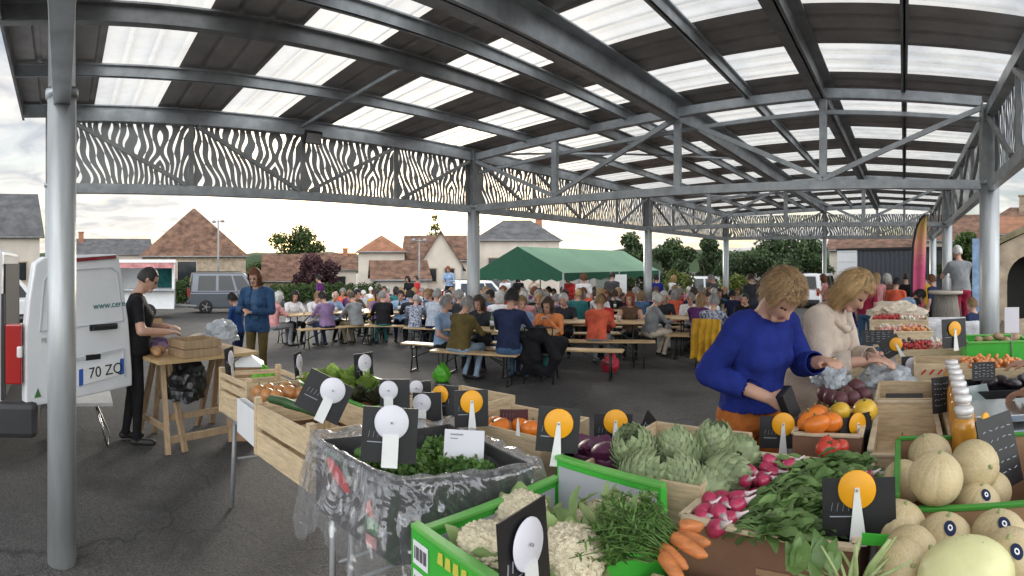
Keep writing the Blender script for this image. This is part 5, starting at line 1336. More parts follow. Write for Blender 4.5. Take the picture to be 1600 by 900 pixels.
# wooden crates at the left end
SL = ((0, .47), (.56, 1.0))
qa = [(-2.72, 1.02), (-2.14, 1.07), (-2.12, 1.5), (-2.68, 1.46)]
wc = crate('wooden_crate', 'big pale slatted crate with faint stencil at the table corner', 'crate', qa, .725, 1.0, woodx, None, SL, .012, posts=True, group=GC)
w2 = crate('wooden_crate', 'narrow slatted crate at the far end of the row', 'crate', [(-3.58, 1.08), (-3.14, 1.13), (-3.12, 1.55), (-3.54, 1.52)], .725, 1.0, woodx, None, ((0, .55), (.63, .8), (.88, 1)), .012, posts=True, group=GC)
crate('cardboard_box', 'small white box with green mark between two crates', 'box', [(-3.1, 1.05), (-2.76, 1.05), (-2.76, 1.1), (-3.1, 1.1)], .725, .93, white, None, group=GC)
st_ = M('stencil_ink', (.36, .25, .17), .8)
m = MB(); random.seed(9)
for k in range(9):
    x = -.25 + k * .055; m.bar((x, -.2215 + k * .0047, .205), (x + U(-.01, .03), -.2215 + k * .0047 + .002, .25), .003, .012)
wcm = m.build('stencil_mark', st_, wc)
m = MB(); m.prism([(-.09, -.167, .12), (-.03, -.166, .12), (-.03, -.166, .17), (-.09, -.167, .17)], (0, -.004, 0))
# row behind
crate('cardboard_box', 'brown cardboard box of onions behind the slatted crate', 'box', rect(-3.08, -2.74, 1.12, 1.44), .725, .99, card, group=GC)
crate('lettuce_crate', 'green edged crate of lettuce at the back of the row', 'crate', rect(-3.08, -2.74, 1.47, 1.98), .725, .98, card, limec, group=GC)
crate('wooden_crate', 'pale wooden crate with a knot behind the plastic liner', 'crate', [(-2.34, 1.72), (-1.95, 1.78), (-1.95, 2.2), (-2.34, 2.16)], .725, 1.03, woodx, None, group=GC)
crate('cardboard_box', 'brown box of dark herbs behind the white signs', 'box', rect(-2.72, -2.37, 1.52, 1.98), .725, .98, card, limec, group=GC)
crate('wooden_crate', 'small crate of orange squash behind the liner', 'crate', [(-1.93, 1.76), (-1.45, 1.8), (-1.45, 2.18), (-1.93, 2.14)], .725, 1.0, woodx, None, group=GC)
crate('black_crate', 'black plastic crate between the liner and the artichokes', 'crate', [(-1.26, 1.66), (-1.12, 1.66), (-1.12, 2.22), (-1.26, 2.22)], .725, 1.0, black, None, group=GC)
# the dark crate with the clear liner
LQ = [(-1.99, 1.02), (-1.47, 1.05), (-1.24, 1.5), (-1.84, 1.62)]
lc = crate('printed_crate', 'dark printed crate draped in a clear plastic liner', 'crate', LQ, .73, 1.02, M('dark_print', (.045, .043, .045), .5, var=.2), None, group=GC)
m = MB(); n_=24
lcx, lcy = lc.location.x, lc.location.y
def onface(i, f, z, o=.004):
    a, b = V((*LQ[i], 0)), V((*LQ[(i + 1) % 4], 0)); p = a.lerp(b, f); nn = (b - a).cross(V((0, 0, 1))).normalized(); p = p + nn * o; return V((p.x - lcx, p.y - lcy, z - .73))
m = MB(); m.prism([onface(0, .34 + .15 * cos(t_) + .05 * sin(t_), .93 + .02 * sin(t_) - .045 * cos(t_)) for t_ in [2 * pi * k / 18 for k in range(18)]], (0, -.003, 0)); m.build('red_emblem', CL['red'], lc)
m = MB()
for k in range(14):
    a0, a1 = 2 * pi * k / 14 * .7, 2 * pi * (k + 1) / 14 * .7
    m.bar(onface(0, .36 + .19 * cos(a0), .94 + .05 * sin(a0) - .03 * cos(a0), .006), onface(0, .36 + .19 * cos(a1), .94 + .05 * sin(a1) - .03 * cos(a1), .006), .003, .009)
m.build('green_swirl', CL['green'], lc)
m = MB(); m.prism([onface(0, .70, .86), onface(0, .78, .85), onface(0, .75, .91), onface(0, .72, .90)], (0, -.003, 0)); m.build('flame_mark', CL['coral'], lc)
m = MB(); m.prism([onface(0, .68, .80), onface(0, .82, .79), onface(0, .86, .84), onface(0, .76, .85), onface(0, .7, .84)], (0, -.003, 0)); m.build('leaf_mark', CL['green'], lc)
m = MB(); m.prism([onface(0, .70, .745), onface(0, .82, .745), onface(0, .82, .785), onface(0, .70, .785)], (0, -.003, 0)); m.build('paper_label', CL['pink'], lc)
# clear plastic film
pl_ = bpy.data.materials.new('clear_film'); pl_.use_nodes = True; n_, l_ = pl_.node_tree.nodes, pl_.node_tree.links
n_.remove(n_['Principled BSDF'])
a1 = n_.new('ShaderNodeBsdfTransparent'); a2 = n_.new('ShaderNodeBsdfGlossy'); a2.inputs['Roughness'].default_value = .12; a2.inputs[0].default_value = (.9, .9, .92, 1)
a3 = n_.new('ShaderNodeBsdfTranslucent'); a3.inputs[0].default_value = (.8, .8, .82, 1); a4 = n_.new('ShaderNodeBsdfDiffuse'); a4.inputs[0].default_value = (.8, .8, .82, 1)
lw = n_.new('ShaderNodeLayerWeight'); lw.inputs[0].default_value = .45
tcx = n_.new('ShaderNodeTexCoord'); nz1 = n_.new('ShaderNodeTexNoise'); nz1.inputs['Scale'].default_value = 4.5; nz1.inputs['Detail'].default_value = 2; nz1.inputs['Distortion'].default_value = 2.2; l_.new(tcx.outputs['Object'], nz1.inputs[0])
bp = n_.new('ShaderNodeBump'); bp.inputs['Strength'].default_value = .6; bp.inputs['Distance'].default_value = .03; l_.new(nz1.outputs[0], bp.inputs['Height'])
for s_ in (a2,): l_.new(bp.outputs[0], s_.inputs['Normal'])
x1 = n_.new('ShaderNodeMixShader'); x1.inputs[0].default_value = .5; l_.new(a3.outputs[0], x1.inputs[1]); l_.new(a4.outputs[0], x1.inputs[2])
x2 = n_.new('ShaderNodeMixShader'); x2.inputs[0].default_value = .6; l_.new(x1.outputs[0], x2.inputs[1]); l_.new(a2.outputs[0], x2.inputs[2])
mrr = n_.new('ShaderNodeMapRange'); mrr.inputs[1].default_value = 0; mrr.inputs[2].default_value = 1; mrr.inputs[3].default_value = .12; mrr.inputs[4].default_value = .8; l_.new(lw.outputs['Facing'], mrr.inputs[0])
nz2 = n_.new('ShaderNodeTexNoise'); nz2.inputs['Scale'].default_value = 5; nz2.inputs['Detail'].default_value = 3; nz2.inputs['Distortion'].default_value = 2.2; l_.new(tcx.outputs['Object'], nz2.inputs[0])
def fm_(op, a, b):
    k = n_.new('ShaderNodeMath'); k.operation = op
    for i, v in enumerate((a, b)):
        if isinstance(v, (int, float)): k.inputs[i].default_value = v
        else: l_.new(v, k.inputs[i])
    return k.outputs[0]
crs = fm_('ABSOLUTE', fm_('SUBTRACT', nz2.outputs[0], .5), 0)
crm = n_.new('ShaderNodeMapRange'); crm.inputs[1].default_value = 0; crm.inputs[2].default_value = .022; crm.inputs[3].default_value = .16; crm.inputs[4].default_value = 0; l_.new(crs, crm.inputs[0])
x3 = n_.new('ShaderNodeMixShader'); l_.new(fm_('MINIMUM', fm_('ADD', mrr.outputs[0], crm.outputs[0]), .9), x3.inputs[0]); l_.new(a1.outputs[0], x3.inputs[1]); l_.new(x2.outputs[0], x3.inputs[2])
l_.new(x3.outputs[0], n_['Material Output'].inputs[0])
def film(q, z1, name, label, hang, seed, inner=.16):
    c = sum((V((*p, 0)) for p in q), V((0, 0, 0))) / 4; N = 200; rows = []
    def per(f):
        f = f % 1 * 4; i = int(f); return V((*q[i % 4], 0)).lerp(V((*q[(i + 1) % 4], 0)), f - i)
    for r_ in range(20):
        row = []
        for k in range(N + 1):
            f = k / N; p = per(f); o = (p - c).normalized(); w1 = NZ.noise(V((f * 34 + seed, r_ * .12, seed))); w2 = NZ.noise(V((cos(2 * pi * f) * 3, sin(2 * pi * f) * 3, seed + r_ * .05)))
            w3 = NZ.noise(V((f * 90, r_ * .45, seed)))
            if r_ < 6: g = r_ / 5; pos = p - o * (.035 + .02 * w1) * (1 - g) ; z = z1 - inner * (1 - g) + .012 * w1 * g
            else:
                g = (r_ - 5) / 14; L = hang * (.85 + .35 * w2); fl = .014 + .08 * g * (1 + .8 * w1) + .02 * sin(pi * g) * (1 + w3)
                pos = p + o * fl; z = z1 + .02 * (1 - abs(g - .08) / .08 if g < .16 else 0) * (1 + w1) - L * max(0, g - .05)
            row.append(pos + V((0, 0, z)) + V((.006 * w3, .006 * w1, 0)))
        rows.append(row)
    o = sheet(name, rows, pl_); tag(o, label, 'plastic liner'); return o
film(LQ, 1.03, 'plastic_liner', 'crumpled clear plastic liner hanging over the dark printed crate', .42, 3.3)
# green cauliflower box with raised ends
gq = [(-1.22, .93), (-.78, .90), (-.72, 1.52), (-1.17, 1.55)]
gb = crate('green_box', 'bright green printed box holding the cauliflowers', 'box', gq, .725, .96, greenc, limec, None, .014, [1.0, .975, 1.05, .975], lining, group=GC)
def gface(u, v, o): # front end (side 0)
    a, b = V((*gq[0], 0)), V((*gq[1], 0)); p = a.lerp(b, u); nn = (b - a).cross(V((0, 0, 1))).normalized(); p += nn * o; c_ = gb.location; return V((p.x - c_.x, p.y - c_.y, .275 * v))
for (u0, u1, v0, v1) in ((.04, .2, .66, .9), (.04, .22, .3, .6)):
    m = MB(); m.prism([gface(u0, v0, .003), gface(u1, v0, .003), gface(u1, v1, .003), gface(u0, v1, .003)], (0, -.002, 0)); lb = m.build('paper_label', white, gb)
    m = MB()
    for k in range(7): uu_ = u0 + .02 + (u1 - u0 - .04) * k / 6; m.prism([gface(uu_, v0 + .06, .0065), gface(uu_ + .008 + .006 * (k % 2), v0 + .06, .0065), gface(uu_ + .008 + .006 * (k % 2), v1 - .05, .0065), gface(uu_, v1 - .05, .0065)], (0, -.001, 0))
    m.build('bar_print', ink, lb)
m = MB(); m.prism([gface(.5 + .1 * cos(a), .52 + .22 * sin(a), .003) for a in [2 * pi * k / 20 for k in range(20)]], (0, -.002, 0)); m.build('round_picture', M('potato_print', (.2, .1, .05), .6), gb)
m = MB()
for k in range(8): u0 = .3 + k * .075; m.prism([gface(u0, .84, .003), gface(u0 + .055, .84, .003), gface(u0 + .05, .96, .003), gface(u0 + .01, .95, .003)], (0, -.002, 0))
m.build('yellow_lettering', M('print_yellow', (.6, .55, .08), .6), gb)
# artichoke crate, radish crate, carrot crate
crate('wooden_crate', 'pale crate heaped with artichokes', 'crate', rect(-1.1, -.64, 1.6, 2.2), .725, 1.03, woodx, None, None, .014, group=GC)
rc = crate('radish_crate', 'brown printed crate of radish bunches with pale wooden rim', 'crate', [(-.655, 1.47), (-.125, 1.42), (-.12, 2.04), (-.6, 2.07)], .725, .985, brownbox, rimc, None, .012, group=GC)
m = MB(); rx, ry = rc.location.x, rc.location.y
m.bar((-.41 - rx + .0, 1.447 - ry - .004, .165), (-.31 - rx, 1.4375 - ry - .004, .165), .004, .018); m.build('hand_hole', card, rc)
crate('low_crate', 'low wooden tray below the carrots and chard', 'crate', rect(-.7, -.02, .9, 1.38), .725, .86, woodx, None, None, .012, group=GC)
# melon boxes
crate('melon_box', 'brown cardboard box with green rim holding the upper melons', 'box', rect(-.03, .6, 1.62, 2.14), .725, 1.03, card, M('dark_green_edge', (.05, .26, .03), .5), None, .01, [1.0, 1.03, 1.05, 1.04], group=GC)
crate('melon_box', 'green edged box of stickered melons in front of the upper box', 'box', rect(-.06, .62, 1.02, 1.58), .725, .93, card, greenc, None, .01, group=GC)

# ------------------------------------------------------------------ vegetables
def leaf(m, p, d, up, L, w, curl=.5, mi=0, n=4, wave=.0):
    p, d, up = V(p), V(d).normalized(), V(up); s = d.cross(up)
    s = s.normalized() if s.length > .05 else V((1, 0, 0)); u = s.cross(d).normalized(); vs_ = []
    for i in range(n + 1):
        t = i / n; c = p + d * L * (t - .12 * curl * t * t) + u * L * (.25 * t - curl * t * t * .55); ww = w * (sin(pi * min(1, .12 + t * .86)) ** .7)
        vs_ += [c - s * ww + u * ww * (.35 + wave * U(-1, 1)), c - u * .0, c + s * ww + u * ww * (.35 + wave * U(-1, 1))]
    m.add(vs_, [(i * 3 + k, i * 3 + k + 1, i * 3 + k + 4, i * 3 + k + 3) for i in range(n) for k in (0, 1)], mi, True)
cur = M('cauliflower_curd', (.8, .7, .5), .8, var=.12, vs=14, bump=.9, bs=120); cleaf = M('cauliflower_leaf', (.2, .32, .1), .55, var=.4, vs=9, isl=.25, trans=.3, col2=(.42, .52, .24))
def mk_cauli():
    t = raw('cauliflower', 'cauliflower'); bm = bmesh.new(); bmesh.ops.create_icosphere(bm, subdivisions=5, radius=.088)
    for v in bm.verts:
        d = v.co.normalized(); a = NZ.cell_vector(d * 3); dist = NZ.voronoi(d * 4.2)[0][0]; d2 = NZ.voronoi(d * 13)[0][0]
        v.co = d * (.088 * (1.06 - .3 * dist ** 1.5 - .09 * d2)); v.co.z *= .78
    me = bpy.data.meshes.new('head'); bm.to_mesh(me); bm.free(); me.materials.append(cur); [setattr(p, 'use_smooth', True) for p in me.polygons]; link('head', me, t)
    for k in range(8):
        a = 2 * pi * k / 8 + U(-.2, .2); m = MB(); leaf(m, (.05 * cos(a), .05 * sin(a), -.06), (cos(a), sin(a), 1.1), (cos(a) * -.3, sin(a) * -.3, 1), U(.09, .13), U(.028, .042), U(-.1, .55), 0, 5, .3); m.build('leaf', cleaf, t)
    return t
CAU = Once(mk_cauli); GV = 'cauliflowers in the green box'
for k, (x, y, r, sc, lb) in enumerate(((816, 806, 1.72, 1.1, 'large cauliflower at the back of the green box'), (757, 852, 1.45, .95, 'cauliflower beside the printed green end'), (893, 868, 1.36, 1.06, 'cauliflower next to the white spoon-shaped sign'), (978, 812, 1.68, 1.0, 'leafy cauliflower under the tall box end'), (930, 810, 1.6, .8, 'small cauliflower deep among the leaves'))):
    CAU(P(x, y, r), 0, lb, sc, (U(-.35, .2), U(-.3, .3), U(0, 6)), GV)
random.seed(8)
m = MB()
for k in range(46):
    p = P(U(880, 1010), U(785, 850), U(1.4, 1.7)); p.z = min(p.z, 1.02); leaf(m, p, (U(-1, 1), U(-1, .6), U(.2, 1.2)), (0, 0, 1), U(.06, .13), U(.012, .03), U(0, .8), 0, 4, .35)
o = m.build('cauliflower_greens', cleaf); tag(o, 'loose green leaves between the cauliflowers', 'leaves'); o['kind'] = 'stuff'
# artichokes
am = M('artichoke', (.15, .2, .09), .6, var=.3, vs=16, isl=.22, col2=(.27, .32, .17))
def mk_art():
    t = raw('artichoke', 'artichoke'); m = MB(); m.ball((0, 0, 0), (.045, .045, .055))
    N = 96
    for k in range(N):
        f = k / N; th = k * 2.39996; lat = -1.0 + 2.35 * f; rr_ = .062 * cos(lat * .62) + .004; z = -.055 + .125 * f
        d = V((cos(th), sin(th), 0)); tip = (1.15 - f * 1.0)
        s = V((-sin(th), cos(th), 0)); w = .026 * (1 - .45 * f); L = .055 * (1 - .3 * f)
        p = d * rr_ + V((0, 0, z)); ax = (V((0, 0, 1)) + d * (.42 - .8 * f)).normalized(); nn = d
        vs_ = [p - s * w * .6, p + s * w * .6, p + ax * L * .45 - s * w + nn * .002, p + ax * L * .45 + nn * .009, p + ax * L * .45 + s * w + nn * .002, p + ax * L + nn * (.012 * tip)]
        m.add(vs_, [(0, 3, 2), (0, 1, 3), (1, 4, 3), (2, 3, 5), (3, 4, 5)], 0, False)
    o = m.build('bracts', am, t); so_ = o.modifiers.new('s', 'SOLIDIFY'); so_.thickness = .0025
    m = MB(); m.tube([(0, 0, -.05), (0, 0, -.1), (.01, 0, -.14)], [.017, .015, .014]); m.build('stem', am, t); return t
ART = Once(mk_art); GA = 'artichokes heaped in the crate'
for x, y, r, tx, ty, lb in ((992, 707, 1.98, .3, -.3, 'artichoke nearest the orange disc sign'), (1060, 712, 2.0, .5, .1, 'artichoke pointing forward in the middle of the heap'), (1115, 702, 2.06, .1, .1, 'topmost artichoke standing upright on the heap'), (1002, 750, 1.85, .7, -.2, 'artichoke low behind the green box end'),
                           (1068, 757, 1.86, .6, .2, 'purplish artichoke low in the front of the heap'), (1128, 745, 1.93, 1.5, .5, 'artichoke lying sideways beside the radish crate'), (1032, 727, 2.1, .2, 0, 'half hidden artichoke between two forward ones'), (1152, 716, 2.1, 1.3, .8, 'artichoke lying against the crate back'), (1100, 775, 1.83, 1.2, .6, 'lowest artichoke by the crate corner')):
    ART(P(x, y, r), 0, lb, 1.08, (tx, ty, U(0, 6)), GA)
# radishes
rad = M('radish_skin', (.42, .03, .09), .3, var=.25, vs=20, coat=.3); radw = M('radish_white', (.75, .6, .62), .4, var=.1); gl_ = M('radish_leaf', (.1, .19, .05), .4, var=.35, vs=14, isl=.35, trans=.25, col2=(.22, .34, .12))
rmesh = MB(); rmesh.lathe([(.002, -.058), (.004, -.04), (.011, -.026)], n=14, mi=1); rmesh.lathe([(.011, -.026), (.019, -.012), (.0215, .002), (.018, .016), (.007, .022)], n=14, mi=0)
RME = rmesh.mesh('radish', [rad, radw])
GR = 'radish bunches in the brown crate'
for k, (x0, y0, lb) in enumerate(((-.565, 1.52, 'nearest radish bunch by the crate rim'), (-.55, 1.66, 'second radish bunch from the near rim'), (-.53, 1.8, 'third radish bunch along the crate side'), (-.47, 1.93, 'radish bunch at the back corner'), (-.16, 1.93, 'small radish bunch behind the orange sign'))):
    t = thing('radish_bunch', lb, 'radishes', (x0, y0, .93), 0, GR); random.seed(40 + k)
    for q in range(13):
        o = link('radish', RME, t); o.location = (U(-.05, .06), U(-.075, .075), U(-.01, .075)); o.rotation_euler = (U(-.5, .5), U(-2.2, -1.2), U(-.6, .6)); o.scale = (U(.95, 1.3),) * 3
    m = MB(); sg = -1 if k == 4 else 1
    for q in range(170 if k < 4 else 20):
        f = R() ** .7; p = (sg * (.03 + f * .32), U(-.1, .12), .0 + .055 * sin(pi * min(1, f * .9)) + U(0, .035)); a = U(-1.1, 1.1)
        leaf(m, p, (cos(a) * sg, sin(a), U(-.1, .5)), (U(-.3, .3), U(-.3, .3), 1), U(.05, .095), U(.014, .026), U(.2, .9), 0, 4, .3)
    for q in range(14): m.tube([(sg * .02, U(-.06, .06), .03), (sg * .12, U(-.08, .08), .07 + U(0, .02)), (sg * .22, U(-.1, .1), .06)], .003, n=5)
    m.build('leaves', gl_, t)
# carrots
cam_ = M('carrot', (.5, .17, .05), .55, var=.25, vs=30, stretch=(1, 1, 4)); fern = M('carrot_top', (.07, .15, .03), .6, var=.4, vs=20, isl=.4, trans=.25, col2=(.14, .25, .06))
t = thing('carrot_bunch', 'bunch of orange carrots with feathery tops before the radish crate', 'carrots', P(1064, 870, 1.33), 0)
for k, (dx, dy, a, L) in enumerate(((0, .045, .1, .09), (.005, .0, -.25, .105), (-.01, -.03, -.45, .09), (.0, .055, .65, .075), (.005, -.06, -.7, .1))):
    m = MB(); d = V((cos(a), sin(a) * .6, -.12 + sin(a) * .25)); p0 = V((dx - .03, dy, .03 + .015 * (k % 2)))
    m.tube([p0, p0 + d * L * .08, p0 + d * L * .4, p0 + d * L * .8 + V((0, 0, -.004)), p0 + d * L], [.01, .0165, .017, .014, .004], n=12); m.build('carrot', cam_, t)
random.seed(60); m = MB()
for k in range(150):
    b = V((U(-.06, -.02), U(-.06, .06), U(.0, .05))); d = V((-1, U(-.9, .9), U(-.1, .7))).normalized(); L = U(.08, .26); e = b + d * L + V((0, 0, -L * L * 1.2)); md_ = (b + e) / 2 + V((0, 0, .02))
    m.tube([b, md_, e], [.002, .0016, .001], n=4)
    for q in range(16):
        f = U(.35, 1); c = b.lerp(md_, f * 2) if f < .5 else md_.lerp(e, f * 2 - 1); s = V((U(-1, 1), U(-1, 1), U(-.4, .8))).normalized()
        leaf(m, c, s, (0, 0, 1), U(.012, .026), .0035, .3, 0, 2)
m.build('feathery_tops', fern, t)
# chard stalks
ck = M('chard_stalk', (.32, .42, .14), .45, var=.2, vs=12, trans=.25, isl=.25, col2=(.5, .58, .3))
t = thing('chard_bunch', 'bunch of pale green chard stalks before the radish crate', 'chard', P(1330, 915, 1.28), 0); random.seed(61)
for k in range(20):
    m = MB(); a = -1.35 + 2.6 * k / 19 + U(-.1, .1); d = V((sin(a), U(-.15, .5), cos(a) * .8 + .1)); b = V((U(-.03, .03), U(-.02, .02), -.03)); L = U(.11, .19)
    m.tube([b, b + d * L * .5, b + d * L + V((d.x * .03, 0, -.012))], [.012, .009, .005], n=7, flat=.5); m.build('stalk', ck, t)
for k in range(4):
    m = MB()
    for q in range(3): leaf(m, (-.13 + .025 * k + U(-.02, .02), U(-.03, .03), .02 + U(0, .03)), (U(-.7, .7), U(-.3, .5), .8), (U(-.4, .4), -1, .3), U(.05, .085), U(.012, .02), U(.2, .8), 0, 5, .4)
    m.build('leaf', gl_, t)
# melons
mn = bpy.data.materials.new('melon_rind'); mn.use_nodes = True; n_, l_ = mn.node_tree.nodes, mn.node_tree.links; b_ = n_['Principled BSDF']; b_.inputs['Roughness'].default_value = .55
tcx = n_.new('ShaderNodeTexCoord'); vo = n_.new('ShaderNodeTexVoronoi'); vo.feature = 'DISTANCE_TO_EDGE'; vo.inputs['Scale'].default_value = 62; l_.new(tcx.outputs['Object'], vo.inputs['Vector'])
nz1 = n_.new('ShaderNodeTexNoise'); nz1.inputs['Scale'].default_value = 7; nz1.inputs['Detail'].default_value = 6; l_.new(tcx.outputs['Object'], nz1.inputs[0])
r1 = n_.new('ShaderNodeValToRGB'); r1.color_ramp.elements[0].color = (.42, .33, .16, 1); r1.color_ramp.elements[1].color = (.6, .48, .28, 1); r1.color_ramp.elements[0].position = .3; r1.color_ramp.elements[1].position = .7; l_.new(nz1.outputs[0], r1.inputs[0])
r2 = n_.new('ShaderNodeMapRange'); r2.inputs[1].default_value = 0; r2.inputs[2].default_value = .12; r2.inputs[3].default_value = .35; r2.inputs[4].default_value = 0; l_.new(vo.outputs['Distance'], r2.inputs[0])
mm_ = n_.new('ShaderNodeMix'); mm_.data_type = 'RGBA'; l_.new(r2.outputs[0], mm_.inputs[0]); l_.new(r1.outputs[0], mm_.inputs[6]); mm_.inputs[7].default_value = (.62, .55, .4, 1); l_.new(mm_.outputs[2], b_.inputs['Base Color'])
bp = n_.new('ShaderNodeBump'); bp.inputs['Strength'].default_value = .35; bp.inputs['Distance'].default_value = .003; l_.new(r2.outputs[0], bp.inputs['Height']); l_.new(bp.outputs[0], b_.inputs['Normal'])
groove = M('melon_groove', (.2, .21, .09), .6, var=.3, vs=20); mstem = M('melon_stem', (.3, .33, .15), .7)
def mk_melon(sticker=False):
    t = raw('melon', 'melon'); m = MB(); n = 80; r0 = .084; prof = []; vs_ = []
    for i in range(21):
        tt = -pi / 2 + pi * min(max(i, .12), 19.88) / 20
        for k in range(n):
            a = 2 * pi * k / n; g = abs(((a * 10 / (2 * pi)) % 1) - .5) * 2   # 1 at grooves
            rr_ = r0 * (1 - .032 * (max(0, g - .5) / .5) ** 2.5 * cos(tt)); vs_.append((rr_ * cos(tt) * cos(a), rr_ * cos(tt) * sin(a), rr_ * sin(tt) * .94))
    for i in range(20):
        for k in range(n):
            g = abs((((k + .5) / n * 10) % 1) - .5) * 2
            m.add([], []); m.f.append([i * n + k, i * n + (k + 1) % n, (i + 1) * n + (k + 1) % n, (i + 1) * n + k]); m.m.append(1 if g > .92 else 0); m.sm.append(True)
    m.v = vs_; m.build('rind', [mn, groove], t)
    m = MB(); m.tube([(0, 0, .072), (.003, 0, .082), (.006, 0, .087)], [.008, .006, .005], n=8); m.build('stem', mstem, t)
    if sticker:
        m = MB(); g = []
        for i in range(6):
            g.append([(V((sin(q) * .2 * i / 5, cos(q) * .26 * i / 5, 1)).normalized() * .0868) * (1) for q in [2 * pi * k / 16 for k in range(17)]])
        for row in g:
            for v in row: v.z *= .955
        rotm = Matrix.Rotation(.55, 3, 'X')
        s_ = sheet('sticker', [[rotm @ v for v in row] for row in g], CL['navy'], t)
        g2 = [[rotm @ (v * 1.012) for v in row] for row in g[1:3]]; sheet('sticker_centre', g2, white, s_)
    return t
MEL, MES = Once(mk_melon), Once(lambda: mk_melon(True)); GM = 'melons in the green edged boxes'
for fn, x, y, r, sc, ro, lb in ((MEL, 1462, 747, 1.68, 1.04, (.15, .1, .3), 'front upper melon resting in the notch of the box'), (MEL, 1523, 728, 1.86, 1.06, (.5, 1.25, -.5), 'upper melon turned stem outward beside the blackboard'), (MEL, 1453, 712, 2.0, 1.0, (.1, -.3, 0), 'melon at the back behind the front upper one'), (MEL, 1413, 752, 1.9, .92, (.4, .3, 1), 'melon low in the box beside the orange sign'), (MEL, 1548, 768, 1.9, .9, (.3, .5, 2), 'melon under the blackboard corner'), (MES, 1528, 790, 1.76, .92, (.2, .1, .3), 'stickered melon half buried in the upper box'),
                                 (MEL, 1404, 826, 1.56, 1.0, (.2, .2, .4), 'plain melon behind the big orange disc'), (MES, 1476, 848, 1.5, 1.0, (.1, .1, .1), 'stickered melon in the middle of the lower box'), (MES, 1561, 843, 1.5, 1.0, (.08, -.05, .2), 'stickered melon with a stub stem under the notch'), (MEL, 1424, 868, 1.4, .9, (.8, .6, .4), 'small melon under the green strip'), (MES, 1580, 872, 1.36, .9, (.3, -.3, .3), 'stickered melon near the pale squash end'), (MEL, 1410, 888, 1.33, .8, (1, .2, .3), 'greenish melon beside the chard')):
    fn(P(x, y, r), 0, lb, sc, ro, GM)
m = MB(); sq = M('pale_squash', (.68, .66, .34), .4, var=.08, vs=12); m.ball((0, 0, 0), (.118, .1, .085), 0, 28)
t = thing('squash', 'big pale yellow squash in front of the melons', 'squash', P(1510, 900, 1.26), .2); m.build('rind', sq, t)
m = MB()
for k in range(8): a = U(0, 6); q = U(.2, .9); d = V((cos(a) * q, sin(a) * q, 1)).normalized(); m.ball((d.x * .117, d.y * .099, d.z * .0845), (.003, .003, .0018), 0, 6)
m.build('speck', M('squash_speck', (.45, .42, .2), .6), t)
m = MB(); m.prism([(-.05, 0, 0), (.03, 0, 0), (.03, .0, .02), (-.05, 0, .024)], (0, .004, 0)); o = m.build('price_strip', greenc); o.location = P(1385, 853, 1.42); o.scale = (1.3,) * 3; tag(o, 'green card strip below the big orange disc sign', 'card strip')
o = dup(o, P(1592, 868, 1.35), -.2, 'green card strip at the squash end of the melon box')

# smaller heaps
def fruit(name, col, r, sz=(1, 1, .9), stem=True, rough=.35):
    mt = M('skin_' + name, col, rough, var=.2, vs=12, coat=.2); st = M('fruit_stem', (.1, .14, .04), .7)
    def mk():
        t = raw(name, name.replace('_', ' ')); m = MB(); m.ball((0, 0, 0), tuple(r * q for q in sz), 0, 18); m.build('skin', mt, t)
        if stem: m = MB(); m.tube([(0, 0, r * sz[2] * .92), (.003, 0, r * sz[2] * 1.25)], [r * .12, r * .09], n=6); m.build('stem', st, t)
        return t
    return Once(mk)
TOM = fruit('tomato', (.55, .05, .025), .036); SQY = fruit('yellow_squash', (.65, .4, .03), .06, (1, 1, .85)); BEE = fruit('beetroot', (.1, .028, .035), .05, (1, 1, .95), True, .6); ORA = fruit('orange_squash', (.75, .2, .02), .055, (1.3, .9, .8)); ONI = fruit('brown_onion', (.4, .17, .05), .042, (1, 1, .95)); POT = fruit('potato', (.34, .22, .12), .04, (1.35, .95, .8), False, .7); AVO = fruit('aubergine', (.022, .014, .022), .045, (1.5, .9, .85)); LET = fruit('lemon_squash', (.62, .52, .08), .045, (1.2, .9, .9))
def heap(fn, items, labels, group):
    for (x, y, r), lb in zip(items, labels): fn(P(x, y, r), 0, lb, U(.9, 1.1), (U(-.5, .5), U(-.5, .5), U(0, 6)), group)
random.seed(70)
heap(TOM, [(1412, 692, 2.32), (1451, 690, 2.34), (1442, 697, 2.3)], ['single red tomato alone in the wooden tray', 'tomato at the tray corner by the jars', 'tomato touching the tray front'], 'tomatoes in the wooden tray')
heap(TOM, [(1292, 692, 2.32), (1302, 700, 2.26), (1288, 703, 2.24), (1315, 698, 2.28)], ['darkest tomato under the squash crate', 'tomato between the two black signs', 'tomato closest to the broad black sign', 'tomato next to the turned black sign'], 'tomatoes before the squash crate')
heap(SQY, [(1312, 644, 2.6), (1352, 641, 2.62)], ['round yellow squash on top of its crate', 'second yellow squash half behind the orange disc'], 'yellow squash by the blue sweater')
heap(ORA, [(1268, 655, 2.5), (1285, 648, 2.62), (1296, 660, 2.46), (1277, 663, 2.42)], ['orange squash nearest the wallet', 'orange squash behind the others', 'orange squash below the round yellow one', 'lowest orange squash over the crate front'], 'orange squash by the blue sweater')
heap(ORA, [(778, 672, 2.55), (768, 668, 2.64), (818, 669, 2.62), (832, 672, 2.55)], ['orange squash in front of the dark red board', 'yellowish squash left behind it, nearest the liner', 'orange squash beside the white clip', 'orange squash touching the big black sign'], 'orange squash behind the liner')
heap(BEE, [(1290, 615, 3.05), (1306, 608, 3.15), (1322, 615, 3.0), (1338, 606, 3.1), (1300, 622, 2.95), (1332, 622, 2.92), (1350, 617, 3.0), (1313, 625, 2.9)], ['beetroot ' + s for s in ('nearest the beige cardigan', 'topmost behind the heap', 'in the middle of the heap', 'next to the clear bag', 'low beside the yellow squash', 'low behind the second yellow squash', 'at the bag end of the heap', 'lowest in the heap')], 'beetroots in the far crate')
